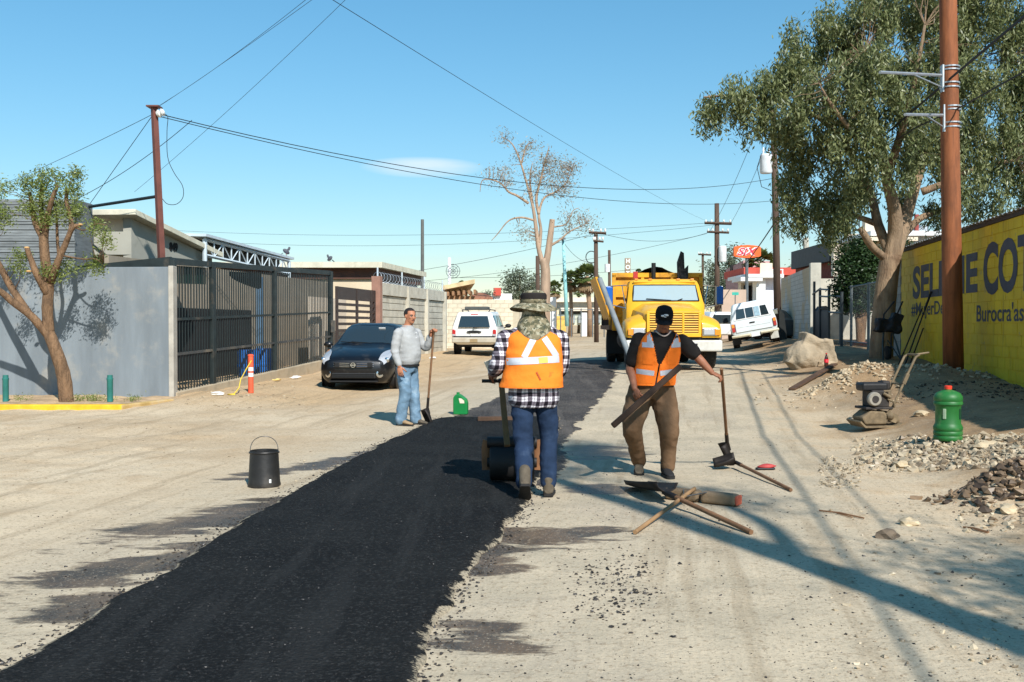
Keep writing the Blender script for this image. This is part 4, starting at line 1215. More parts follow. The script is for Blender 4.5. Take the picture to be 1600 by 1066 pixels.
# long low pale building behind the palms
fb = thing('long_low_building', 'long low pale building with flat banded roof behind the palms', 'building', (at(905, 490, 120).x, 121, .5))
for (r0, r1, dep, mtl, x0_, x1_) in ((465, 472, 120, M_CREAM, 868, 950), (472, 482, 121, mat('grey_far', S(150, 156, 154), .8), 868, 950), (481, 486, 119, M_CREAM, 876, 948), (486, 492, 120.5, mat('shade_far', S(110, 112, 108), .8), 876, 945), (491, 508, 119.6, mat('sage_far', S(190, 194, 176), .85), 860, 948)):
    a, b = at(x0_, r0, dep), at(x1_, r1, dep); mb = MB(); mb.box(((a.x + b.x) / 2, dep + 2, (a.z + b.z) / 2), (b.x - a.x, 4, a.z - b.z)); obj('band', mb, mtl, fb, world=True)
for i in range(7):
    q = at(876 + i * 10, 499, 119.4); mb = MB(); mb.box(q, (.35, .3, .9)); obj('window', mb, MATS['grey_far'], fb, world=True)
mb = MB(); a, b = at(866, 495, 100), at(884, 508, 100); mb.box(((a.x + b.x) / 2, 100, (a.z + .4) / 2), (b.x - a.x, .3, a.z - .3)); single('ochre_wall', mb, mat('ochre', S(214, 176, 90), .85), 'small ochre yellow wall beyond the bare eucalyptus', 'wall')
for (px0, py0, px1, py1, Y, nm, lab) in ((909, 490, 917, 507, 92, 'notice_board', 'white upright board standing between two far palms'), (860, 466, 869, 505, 92, 'notice_board', 'tall white panel behind the sun hat man')):
    a, b = at(px0, py0, Y), at(px1, py1, Y); mb = MB(); mb.box(((a.x + b.x) / 2, Y, (a.z + .45) / 2), (b.x - a.x, .15, a.z - .3)); single(nm, mb, M_WHITE, lab, 'board')
# chain-link fence at the end of the street
fe_ = thing('far_fence', 'thin wire fence on pipe posts across the end of the street', 'fence', (at(890, 500, 85).x, 85, .5))
for px in (862, 876, 893, 908, 926, 944, 962):
    q = at(px, 482, 85); mb = MB(); mb.tube([(q.x, 85, .4), q], .05, 6); obj('post', mb, M_POST, fe_, world=True)
a, b = at(862, 484, 85), at(962, 484, 85); mb = MB(); mb.tube([a, b], .03, 5); mb.tube([a + Vector((0, 0, -.8)), b + Vector((0, 0, -.8))], .02, 5); obj('rail', mb, M_POST, fe_, world=True)
# timber porch and small houses behind the block wall
po = thing('timber_porch', 'lean-to timber porch roof on rafters above the block wall', 'porch', (at(715, 460, 54).x, 54, .4))
M_TIMB = mat('timber', S(150, 112, 80), .85, .25, 3, .3, 20, stretch=(1, 6, 6))
a, b = at(692, 450, 52), at(742, 446, 52)
mb = MB(); mb.prism([(a.x, 52, a.z - .1), (b.x, 52, b.z + .1), (b.x - .6, 57, b.z - .3), (a.x, 57, a.z - .6)], (0, 0, .22)); obj('roof', mb, mat('straw_roof', S(206, 182, 140), .9, .2, 3), po, world=True)
for i in range(7):
    t_ = i / 6; p = a.lerp(b, t_) + Vector((0, -.1, -.32)); mb = MB(); mb.box(p + Vector((0, 1.2, -.02)), (.12, 3.0, .22)); obj('rafter', mb, M_TIMB, po, world=True)
mb = MB(); mb.box(((a.x + b.x) / 2, 52.05, a.z - .55), (b.x - a.x, .18, .24)); obj('beam', mb, M_TIMB, po, world=True)
mb = MB(); mb.box(((a.x + b.x) / 2 - .2, 54.5, 1.3), (b.x - a.x - .4, .2, 2.6)); obj('wall', mb, M_WHITE, po, world=True)
for px in (694, 716, 734):
    q = at(px, 470, 52.2); mb = MB(); mb.box((q.x, 52.2, (a.z - .4) / 2), (.16, .16, a.z - .4)); obj('column', mb, M_TIMB, po, world=True)
mb = MB(); a, b = at(735, 459, 60), at(770, 468, 60)
th_ = thing('tiled_house', 'small house with brown tiled roof behind the block wall', 'house', ((a.x + b.x) / 2, 61, .4))
mb.prism([(a.x, 60, b.z), (b.x, 60, b.z), (b.x - .5, 61.5, a.z), (a.x + .2, 61.5, a.z)], (0, .2, .12)); obj('roof', mb, mat('tile_brown', S(150, 100, 74), .85, .25, 5), th_, world=True)
mb = MB(); mb.box(((a.x + b.x) / 2, 61.9, b.z / 2), (b.x - a.x, 1, b.z)); obj('wall', mb, M_CREAM, th_, world=True)
mb = MB(); a, b = at(768, 459, 66), at(800, 470, 66)
wh = thing('white_house', 'low white house end with a red chimney behind the block wall', 'house', ((a.x + b.x) / 2, 67, .4))
mb.box(((a.x + b.x) / 2, 67, a.z / 2), (b.x - a.x, 2, a.z)); obj('wall', mb, M_WHITE, wh, world=True)
mb = MB(); q = at(777, 456, 66); mb.box(q, (.5, .5, .5)); obj('chimney', mb, M_REDB, wh, world=True)
# dish on a mast
dm = thing('antenna_mast', 'white antenna mast with a round wire dish beside the timber porch', 'antenna', (at(703, 450, 56).x, 56, .4))
mb = MB(); mb.tube([(at(703, 450, 56).x, 56, .4), at(702, 403, 56)], .09, 8); obj('mast', mb, M_WHITE, dm, world=True, smooth=True)
q = at(708, 424, 55.8)
mb = MB()
for k in range(1, 4):
    mb.tube([q + Vector((.13 * k * math.cos(i * .5236), -.04 * k, .13 * k * math.sin(i * .5236))) for i in range(13)], .014, 4)
for i in range(8): mb.tube([q, q + Vector((.4 * math.cos(i * .785), -.12, .4 * math.sin(i * .785)))], .012, 4)
obj('dish', mb, M_POST, dm, world=True)
# ------------------------------------------------------------------ vehicles (local axes: +y is the vehicle's front)
M_TYRE = mat('tyre_rubber', S(34, 33, 32), .85, .2, 8, .2, 60, dirt=.35, dirtc=S(120, 104, 84), dsc=4)
M_RIM = mat('alloy_rim', S(170, 172, 176), .35, .1, 6, 0, metal=.8)
M_CHROME = mat('chrome', S(210, 212, 214), .18, .05, 6, 0, metal=1.0)
M_BLACKPL = mat('black_plastic', S(24, 24, 25), .55, .15, 6, .1)
M_GLASSD = glass('dark_glass')
M_LAMP = glass('lamp_lens', (.42, .43, .45), .12)
M_REDL = glass('red_lens', (.45, .02, .02), .2)
M_AMBER = glass('amber_lens', (.8, .28, .03), .2)
M_PLATE = mat('number_plate', S(222, 222, 218), .5, .05)

def catmull(P, s):
    n = len(P) - 1; i = min(int(s), n - 1); t = s - i
    p0, p1, p2, p3 = P[max(i - 1, 0)], P[i], P[i + 1], P[min(i + 2, n)]
    return .5 * ((2 * p1) + (p2 - p0) * t + (2 * p0 - 5 * p1 + 4 * p2 - p3) * t * t + (3 * p1 - p0 - 3 * p2 + p3) * t ** 3)
class Body:
    """a vehicle skin from stations; each: y, (wb, zb, w, zs, wbelt, zbelt, wr, ze, zr)"""
    def __init__(s, st):
        s.st = []
        for y, (wb, zb, w, zs, wl, zl, wr, ze, zr) in st:
            s.st.append(np.array([(0, y, zb), (wb, y, zb), (w, y, zs), (wl, y, zl), (wr, y, ze), (wr * .6, y, zr), (0, y, zr)]))
    def P(s, a, t, side=1):
        A = np.array([catmull([r[k] for r in s.st], a) for k in range(7)])
        i = min(int(t), 5); f = t - i
        lin = A[i] * (1 - f) + A[i + 1] * f
        cr = catmull(list(A), t)
        p = lin * .45 + cr * .55
        return Vector((float(p[0]) * side, float(p[1]), float(p[2])))
    def mesh(s, ns=6, nt=4):
        n = len(s.st) - 1
        S_ = [i / ns for i in range(n * ns + 1)]; T_ = [i / nt for i in range(6 * nt + 1)]
        rings = []
        for a in S_:
            right = [s.P(a, t) for t in T_]
            left = [Vector((-p.x, p.y, p.z)) for p in right[1:-1]][::-1]
            rings.append(right + left)
        return MB().loft(rings)
    def patch(s, a0, a1, t0, t1, side=1, off=.006, na=8, ntt=6, both=False, mb=None):
        """t0, t1 numbers or functions of the 0..1 position along a"""
        mb = mb or MB()
        for sd_ in ((1, -1) if both else (side,)):
            def fn(i, j):
                a = a0 + (a1 - a0) * i
                lo = t0(i) if callable(t0) else t0; hi = t1(i) if callable(t1) else t1
                t = lo + (hi - lo) * j
                p = s.P(a, t, sd_); e = .02
                da = s.P(min(a + e, len(s.st) - 1), t, sd_) - s.P(max(a - e, 0), t, sd_); dt = s.P(a, min(t + e, 6), sd_) - s.P(a, max(t - e, 0), sd_)
                nn = da.cross(dt)
                c = Vector((0, p.y, .7))
                nn = nn.normalized() if nn.length > 1e-9 else Vector((0, 0, 1))
                if nn.dot(p - c) < 0: nn = -nn
                return p + nn * off
            mb.grid(fn, na, ntt)
        return mb
def wheel(parent, x, y, r, w, rim=.62, m=None, name='wheel', spokes=5):
    s = 1 if x > 0 else -1
    rot = Matrix.Rotation(math.pi / 2 * s, 3, 'Y')
    mb = MB(); mb.lathe([(r * rim, -w / 2), (r * .9, -w / 2), (r * .985, -w * .36), (r, -w * .2), (r, w * .2), (r * .985, w * .36), (r * .9, w / 2), (r * rim, w / 2)], 28, (x, y, r), rot)
    t = obj(name, mb, M_TYRE, parent, smooth=40)
    mb = MB(); mb.lathe([(0, w * .28), (r * .2, w * .28), (r * .24, w * .2), (r * (rim - .06), w * .22), (r * (rim + .01), w * .46), (r * (rim + .01), -w * .3), (0, -w * .3)], 24, (x, y, r), rot)
    k = obj('rim', mb, m or M_RIM, t, smooth=40)
    if spokes:
        for i in range(spokes):
            a = 2 * math.pi * i / spokes
            mb = MB(); R3 = Matrix.Rotation(a, 3, 'X'); mb.box(Vector((x + s * w * .33, y, r)) + R3 @ Vector((0, 0, r * rim * .5)), (w * .12, r * .17, r * rim * .95), R3)
            obj('spoke', mb, m or M_RIM, t)
    return t
def arch(parent, x, y, r, m=None):
    s = 1 if x > 0 else -1
    mb = MB(); mb.lathe([(0, 0), (r, 0), (r, .02), (0, .02)], 28, (x, y, r * .88), Matrix.Rotation(math.pi / 2 * s, 3, 'Y')); return obj('wheel_arch', mb, m or M_BLACKPL, parent)

# ---- dark blue-black sedan
M_PAINT = mat('black_blue_paint', S(9, 10, 14), .4, .08, 3, 0, coat=.35, dirt=.25, dirtc=S(84, 78, 70), dsc=2.5)
g = G(553, 611)
car = thing('sedan', 'dark blue black sedan parked facing the camera beside the iron fence', 'car', (g.x + .0, g.y, Hs(g.x, g.y - .3)), R(176.5))
sb = Body([(.03, (.42, .32, .60, .44, .60, .62, .50, .68, .70)), (-.12, (.60, .20, .77, .42, .74, .70, .60, .77, .80)), (-.5, (.70, .18, .845, .45, .81, .80, .64, .88, .92)), (-1.0, (.70, .18, .848, .5, .83, .90, .68, .97, 1.01)),
           (-1.28, (.70, .18, .848, .5, .83, .95, .70, 1.02, 1.06)), (-2.0, (.70, .18, .848, .5, .835, .97, .60, 1.42, 1.49)), (-2.7, (.70, .18, .848, .5, .835, .98, .61, 1.46, 1.535)), (-3.4, (.70, .18, .848, .5, .835, .99, .60, 1.42, 1.49)),
           (-4.0, (.70, .2, .84, .5, .82, .99, .68, 1.08, 1.10)), (-4.4, (.65, .25, .78, .5, .76, .95, .62, 1.02, 1.04)), (-4.48, (.5, .35, .65, .5, .65, .9, .5, .98, 1.0))])
obj('body', sb.mesh(), M_PAINT, car, smooth=True)
obj('windshield', sb.patch(4.05, 4.93, lambda i: 4.10 + .08 * i, 6, both=True), M_GLASSD, car, smooth=True)
for sd_ in (1, -1):
    obj('side_window', sb.patch(4.55, 5.9, lambda i: 3.2, lambda i: 3.35 + .45 * min(1, i * 2.2), side=sd_), M_GLASSD, car, smooth=True)
    obj('rear_side_window', sb.patch(6.05, 7.3, lambda i: 3.2, lambda i: 3.8 - .35 * max(0, i - .6), side=sd_), M_GLASSD, car, smooth=True)
    h = obj('headlight', sb.patch(.45, 2.55, lambda i: 2.78 + .62 * i, lambda i: 3.25 + .95 * math.sin(math.pi * min(1, .22 + i * .62)) ** .8, side=sd_, off=.014, na=16), M_LAMP, car, smooth=True)
    mb = MB(); p = sb.P(1.0, 3.1, sd_); mb.ball(p + Vector((sd_ * .0, .02, .0)), (.06, .03, .06), 10, 7); obj('bulb', mb, M_CHROME, h)
    obj('turn_signal', sb.patch(2.2, 2.55, 3.36, 3.7, side=sd_, off=.017, na=4, ntt=3), M_AMBER, h, smooth=True)
    mb = MB(); mb.lathe([(0, 0), (.07, 0), (.085, .02), (.06, .03), (0, .015)], 14, (sd_ * .58, -.015, .40), Matrix.Rotation(-math.pi / 2, 3, 'X') @ Matrix.Rotation(sd_ * .5, 3, 'Y')); obj('fog_lamp', mb, M_CHROME, car, smooth=40)
    mb = MB(); mb.ball((sd_ * .95, -1.5, 1.03), (.11, .07, .075), 12, 8); mb.tube([(sd_ * .82, -1.47, .98), (sd_ * .92, -1.48, 1.0)], .03, 6); obj('door_mirror', mb, M_PAINT, car, smooth=True)
    for (y_) in (-.85, -3.45): arch(car, sd_ * .845, y_, .355)
    wheel(car, sd_ * .765, -.85, .31, .19, .66); wheel(car, sd_ * .765, -3.45, .31, .19, .66)
    mb = MB(); mb.box((sd_ * .852, -2.25, .86), (.02, .16, .03)); obj('door_handle', mb, M_PAINT, car)
# grille bars, badge, bumper intake, plate space
gr = MB(); gr.box((0, .05, .60), (.86, .05, .13)); go_ = obj('grille', gr, M_BLACKPL, car, bevel=.02)
for i in range(3):
    for s in (-1, 1):
        mb = MB(); mb.tube([(s * .08, .09, .560 + i * .038), (s * .3, .075, .564 + i * .039), (s * .46, .03, .572 + i * .04)], .0065, 5); obj('grille_bar', mb, M_CHROME, go_)
rot_ = Matrix.Rotation(-math.pi / 2, 3, 'X')
mb = MB(); mb.lathe([(.042, 0), (.056, 0), (.056, .015), (.042, .015), (.042, 0)], 20, (0, .085, .60), rot_, False); mb.box((0, .095, .60), (.125, .012, .022)); obj('badge', mb, M_CHROME, go_)
mb = MB(); mb.box((0, .02, .36), (1.0, .06, .13)); k = obj('lower_intake', mb, M_BLACKPL, car, bevel=.02)
for i in range(3):
    mb = MB(); mb.box((0, .055, .325 + i * .035), (.94, .012, .01)); obj('intake_bar', mb, M_BLACKPL, k)
mb = MB(); mb.box((0, .0, .235), (1.1, .1, .03)); obj('lip', mb, M_BLACKPL, car)
for s in (-1, 1):
    mb = MB(); mb.tube([(s * .1 - .05, -1.2, 1.07), (s * .1 + .5 * (1 if s > 0 else .9), -1.32, 1.1)], .01, 5); obj('wiper', mb, M_BLACKPL, car)
mb = MB(); mb.ball((0, -1.9, 1.36), (.12, .03, .035), 10, 6); obj('inner_mirror', mb, M_BLACKPL, car)
pp = sb.P(4.75, 5.2, -1); mb = MB(); mb.box(pp + Vector((0, .012, .006)), (.16, .012, .06), Matrix.Rotation(R(-32), 3, 'X')); obj('windscreen_sticker', mb, M_PLATE, car)

# ---- white SUV seen from behind
M_WPAINT = mat('white_car_paint', S(226, 226, 222), .35, .05, 3, 0, coat=.6, dirt=.22, dirtc=S(196, 182, 158), dsc=2.0)
M_SILL = mat('champagne_cladding', S(176, 168, 150), .5, .1, 3, 0, dirt=.3, dirtc=S(160, 140, 112))
g = G(741, 556)
suv = thing('suv', 'white older SUV with a roof rack seen from behind near the block wall', 'car', (g.x, g.y, Hs(g.x, g.y + .4)), R(-6))
vb_ = Body([(0, (.62, .5, .80, .66, .82, 1.02, .78, 1.09, 1.10)), (.05, (.68, .45, .875, .66, .88, 1.06, .66, 1.60, 1.64)), (.3, (.70, .42, .892, .66, .89, 1.07, .69, 1.66, 1.70)), (1.5, (.70, .40, .892, .66, .89, 1.06, .71, 1.68, 1.72)), (2.4, (.70, .40, .892, .66, .89, 1.05, .69, 1.66, 1.69)),
            (3.05, (.70, .40, .89, .66, .88, 1.03, .74, 1.08, 1.12)), (3.4, (.70, .40, .89, .66, .87, .98, .72, 1.04, 1.06)), (4.3, (.68, .42, .85, .66, .82, .9, .66, .95, .97)), (4.5, (.5, .5, .7, .66, .7, .8, .5, .85, .86))])
obj('body', vb_.mesh(), M_WPAINT, suv, smooth=True)
mb = MB(); pts = [(-.63, 1.10), (.63, 1.10), (.53, 1.545), (-.53, 1.545)]
mb.prism([(x, -.075 + (z - 1.10) * .17, z) for x, z in pts], (0, .03, 0)); rw = obj('rear_window', mb, M_GLASSD, suv, bevel=.03)
for s in (-1, 1):
    obj('side_window', vb_.patch(1.35, 2.75, 3.12, 3.8, side=s, off=.008), M_GLASSD, suv, smooth=True)
    obj('front_side_window', vb_.patch(2.85, 3.95, 3.12, lambda i: 3.8 - .3 * max(0, i - .5), side=s, off=.008), M_GLASSD, suv, smooth=True)
    mb = MB(); mb.box((s * .80, -.02, .88), (.13, .06, .27)); tl = obj('tail_lamp', mb, M_REDL, suv, bevel=.02)
    mb = MB(); mb.box((s * .80, -.054, .80), (.12, .012, .07)); obj('reverse_lens', mb, M_LAMP, tl)
    mb = MB(); mb.ball((s * 1.02, 2.9, 1.16), (.13, .08, .09), 12, 8); mb.tube([(s * .86, 2.9, 1.08), (s * .98, 2.9, 1.12)], .03, 6); obj('door_mirror', mb, M_BLACKPL, suv, smooth=True)
    for y_ in (.95, 3.75): arch(suv, s * .885, y_, .41)
    wheel(suv, s * .80, .95, .365, .235, .56); wheel(suv, s * .80, 3.75, .365, .235, .56)
    mb = MB(); mb.tube([(s * .52, .45, 1.72), (s * .55, .6, 1.80), (s * .56, 2.1, 1.80), (s * .54, 2.3, 1.72)], .022, 6); obj('roof_rail', mb, M_BLACKPL, suv, smooth=True)
    mb = MB(); mb.box((s * .72, .62, .42), (.2, .02, .3)); obj('mud_flap', mb, M_BLACKPL, suv)
mb = MB(); mb.box((0, .9, 1.86), (.92, .75, .13)); obj('roof_box', mb, mat('rack_grey', S(74, 76, 72), .7), suv, bevel=.04)
mb = MB(); mb.box((0, -.05, .60), (1.74, .2, .22)); bp = obj('bumper', mb, M_SILL, suv, bevel=.05, seg=3)
mb = MB(); mb.box((0, -.155, .585), (.30, .015, .12)); obj('bumper_recess', mb, mat('dirty_tan', S(150, 130, 96), .8), bp)
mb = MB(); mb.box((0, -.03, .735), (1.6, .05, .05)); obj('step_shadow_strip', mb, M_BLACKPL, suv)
mb = MB(); mb.lathe([(0, 0), (.9, 0), (1, .3), (.9, .6), (0, .6)], 24, (0, 0, 0)); me = mb.mesh('handle_recess', Matrix.Translation((0, -.03, .925)) @ Matrix.Diagonal((.30, .05, .055, 1)) @ Matrix.Rotation(math.pi / 2, 4, 'X'))
obj('handle_recess', me, M_BLACKPL, suv, smooth=40)
mb = MB(); mb.box((0, -.02, .82), (.3, .03, .13)); obj('number_plate', mb, M_PLATE, suv, bevel=.008)
mb = MB(); mb.tube([(-.02, -.09, 1.10), (.3, -.06, 1.12)], .012, 5); mb.ball((0, -.08, 1.09), .03, 8, 6); obj('rear_wiper', mb, M_BLACKPL, rw)
mb = MB(); mb.box((0, .05, 1.60), (.3, .05, .04)); obj('brake_light', mb, M_REDL, suv, bevel=.01)
mb = MB(); mb.box((0, 1.8, .42), (1.3, 3.0, .14)); mb.tube([(-.78, .95, .36), (.78, .95, .36)], .06, 8); obj('underbody', mb, M_BLACKPL, suv)

# ---- white pickup leaning on the bank
g0, g1 = gnd(1152, 546), gnd(1213, 534)
gm0 = (g0 + g1) / 2
PY = 37.5
c = at(1184, 541, PY)
pk = thing('pickup_truck', 'white pickup with a camper shell leaning to the left on the dirt bank', 'pickup', (c.x, PY, c.z + .02), rot=(0, R(-10.5), R(-12.0)))
pb = Body([(0, (.62, .48, .80, .56, .82, .93, .78, .985, 1.0)), (.06, (.66, .44, .835, .58, .84, .95, .66, 1.56, 1.62)), (.4, (.68, .44, .845, .58, .845, .95, .68, 1.63, 1.69)), (1.6, (.68, .44, .845, .58, .845, .95, .68, 1.64, 1.70)), (2.1, (.68, .42, .845, .58, .845, .96, .66, 1.60, 1.66)),
           (2.9, (.68, .42, .845, .58, .84, .97, .62, 1.58, 1.63)), (3.4, (.68, .42, .845, .58, .83, .96, .68, 1.02, 1.05)), (4.4, (.66, .42, .82, .58, .80, .9, .66, .95, .97)), (4.6, (.5, .5, .7, .6, .7, .8, .5, .85, .87))])
M_PW = mat('white_pickup_paint', S(216, 222, 222), .38, .06, 2, 0, coat=.5, dirt=.25, dirtc=S(176, 172, 160), dsc=1.8)
obj('body', pb.mesh(), M_PW, pk, smooth=True)
wz = lambda z: -.015 + max(0, (z - 1.0)) * .10
mb = MB(); mb.prism([(x, wz(z) - .012, z) for x, z in ((-.70, 1.06), (.70, 1.06), (.58, 1.53), (-.58, 1.53))], (0, .03, 0)); fr = obj('shell_window_frame', mb, M_WHITE, pk, bevel=.03)
for (x0_, x1_, m_) in ((-.61, -.26, M_GLASSD), (-.22, .06, M_GLASSD), (.09, .29, mat('window_sticker', S(150, 178, 190), .5, .2, 12)), (.33, .61, M_GLASSD)):
    mb = MB(); k0_ = .90 if x1_ > .5 else 1
    mb.prism([(x0_, wz(1.11) - .03, 1.11), (x1_, wz(1.11) - .03, 1.11), (x1_ - (.07 if x1_ > .5 else 0), wz(1.47) - .03, 1.47), (x0_ + (.07 if x0_ < -.5 else 0), wz(1.47) - .03, 1.47)], (0, .02, 0)); obj('pane', mb, m_, fr)
mb = MB(); mb.box((0, -.03, .78), (1.36, .03, .36)); tg = obj('tailgate', mb, M_PW, pk, bevel=.025)
mb = MB(); mb.box((-.05, -.052, .90), (.2, .02, .055)); obj('handle', mb, M_BLACKPL, tg, bevel=.01)
mb = MB(); mb.box((0, -.05, .79), (1.2, .012, .02)); obj('pressed_line', mb, M_PW, tg)
for s in (-1, 1):
    mb = MB(); mb.box((s * .765, -.035, .79), (.11, .04, .30)); lm = obj('tail_lamp', mb, M_REDL, pk, bevel=.012)
    mb = MB(); mb.box((s * .765, -.06, .87), (.10, .012, .12)); obj('amber_lens', mb, M_AMBER, lm)
    for y_ in (.95, 3.7): arch(pk, s * .84, y_, .40)
    wheel(pk, s * .74, .95, .36, .24, .55, M_BLACKPL, spokes=0); wheel(pk, s * .74, 3.7, .36, .24, .55, M_BLACKPL, spokes=0)
    mb = MB(); mb.box((s * .70, .52, .36), (.30, .02, .42)); obj('mud_flap', mb, mat('pale_flap', S(186, 186, 176), .8, .15, 4) if s > 0 else M_BLACKPL, pk, bevel=.01)
    obj('cab_window', pb.patch(4.1, 5.3, 3.15, 3.8, side=s, off=.008), M_GLASSD, pk, smooth=True)
    mb = MB(); mb.box((s * 1.0, 3.0, 1.15), (.2, .06, .2)); mb.tube([(s * .84, 3.0, 1.1), (s * .95, 3.0, 1.14)], .02, 5); obj('door_mirror', mb, M_CHROME if s > 0 else M_BLACKPL, pk, bevel=.02)
mb = MB(); mb.tube([(-.85, .0, .47), (-.6, -.1, .46), (-.2, -.1, .46)], .055, 6); mb.tube([(.2, -.1, .47), (.6, -.1, .47), (.85, 0, .48)], .055, 6); mb.box((0, -.06, .44), (.5, .06, .1)); obj('bumper', mb, mat('cream_bumper', S(206, 196, 166), .5, .12), pk, smooth=40)
mb = MB(); mb.box((0, -.10, .44), (.32, .015, .15)); obj('number_plate', mb, M_PLATE, pk)
mb = MB(); mb.box((0, 2, .45), (1.1, 3.2, .12)); mb.tube([(-.7, .95, .36), (.7, .95, .36)], .07, 8); mb.ball((.05, .95, .35), .14, 10, 8); mb.box((0, .1, .40), (.08, .3, .08)); obj('chassis', mb, M_BLACKPL, pk)
# dark car parked beyond, seen past the pickup's left flank
c = at(1168, 520, 52); dk = thing('dark_car', 'dark grey car mostly hidden behind the left side of the leaning pickup', 'car', (c.x + .5, 52, H(c.x, 52)), 0)
obj('body', sb.mesh(3, 2), mat('grey_car_paint', S(60, 64, 66), .35, .1, coat=.5), dk, smooth=True)
for s in (-1, 1):
    for y_ in (-.85, -3.45): wheel(dk, s * .765, y_, .31, .19, .66, spokes=0)
    obj('side_window', sb.patch(4.6, 7.3, 3.2, 3.8, side=s), M_GLASSD, dk, smooth=True)
# small white and orange van far down the street
c = at(1130, 508, 55); fvn = thing('far_van', 'small white car with orange load just right of the yellow truck', 'car', (c.x, 55, H(c.x, 55)), R(6))
obj('body', vb_.mesh(3, 2), M_WPAINT, fvn, smooth=True)
mb = MB(); mb.prism([(x, -.075 + (z - 1.1) * .17, z) for x, z in pts], (0, .03, 0)); obj('rear_window', mb, M_GLASSD, fvn)
for s in (-1, 1):
    mb = MB(); mb.box((s * .80, -.02, .92), (.14, .06, .3)); obj('tail_lamp', mb, M_REDL, fvn)
    wheel(fvn, s * .80, .95, .35, .22, .56, spokes=0); wheel(fvn, s * .80, 3.75, .35, .22, .56, spokes=0)

# ---- yellow dump truck
M_YT = mat('truck_yellow', S(230, 172, 38), .48, .08, 1.6, .03, coat=.2, dirt=.34, dirtc=S(176, 122, 44), dsc=3.2)
M_BOXY = mat('dump_yellow', S(226, 160, 30), .6, .14, 1.5, .1, dirt=.3, dirtc=S(130, 88, 40), dsc=2)
M_BOXD = mat('dump_grime', S(58, 48, 40), .85, .3, 2, .3, dirt=.3, dirtc=S(110, 84, 52))
M_TWHITE = mat('truck_bumper_white', S(204, 202, 194), .55, .1, 3, .05, dirt=.45, dirtc=S(170, 150, 120))
TF = at(1053, 573, 24.0)
tr = thing('dump_truck', 'yellow dump truck with big slatted grille facing the camera', 'truck', (TF.x, TF.y, Hs(TF.x, TF.y + 1)), R(180 - 1.2))
def tbox(name, c, d, m_, parent=tr, bevel=0, rot=None, seg=2):
    mb = MB(); mb.box(c, d, rot); return obj(name, mb, m_, parent, bevel=bevel, seg=seg)
bmp = tbox('bumper', (0, -.06, .60), (2.32, .2, .27), M_TWHITE, bevel=.04)
for s in (-1, 1):
    tbox('tow_hole', (s * .48, .045, .61), (.16, .02, .09), M_BLACKPL, bmp, .02)
    tbox('step_notch', (s * .30, .045, .61), (.08, .02, .07), M_BLACKPL, bmp, .015)
tbox('skirt_gap', (0, -.14, .76), (2.1, .12, .08), M_BLACKPL)
# bonnet
hb = MB(); rings = []
for (y_, w, zb_, zs_, zt_) in ((-.06, .66, .82, 1.36, 1.42), (-.12, .70, .80, 1.40, 1.475), (-.5, .74, .80, 1.44, 1.54), (-1.0, .80, .80, 1.48, 1.61), (-1.42, .86, .80, 1.52, 1.66)):
    half = [(w, zb_), (w, zs_ - .12), (w - .015, zs_ - .04), (w - .07, zs_ + .005), (w - .25, zt_ - .02), (w * .35, zt_), (0, zt_ + .004)]
    rings.append([(x, y_, z) for x, z in half] + [(-x, y_, z) for x, z in half[:-1][::-1]])
hb.loft(rings); hood = obj('bonnet', hb, M_YT, tr, smooth=38)
tbox('scoop_line', (-.0, -.55, 1.545), (.34, .05, .02), M_YT, hood, .005)
# grille of horizontal slats
gl_ = tbox('grille', (0, -.045, 1.12), (1.22, .06, .62), M_BOXD, tr)
fr_ = MB()
for c_, d_ in (((0, -.01, 1.40), (1.30, .06, .05)), ((0, -.01, .86), (1.30, .06, .10)), ((-.62, -.01, 1.13), (.07, .06, .5)), ((.62, -.01, 1.13), (.07, .06, .5)), ((-.22, -.005, 1.14), (.05, .055, .48)), ((.22, -.005, 1.14), (.05, .055, .48))): fr_.box(c_, d_)
obj('grille_frame', fr_, M_YT, gl_, bevel=.01)
for i in range(8):
    tbox('grille_slat', (0, -.008, .945 + i * .057), (1.2, .03, .030), M_YT, gl_, .006, Matrix.Rotation(R(18), 3, 'X'))
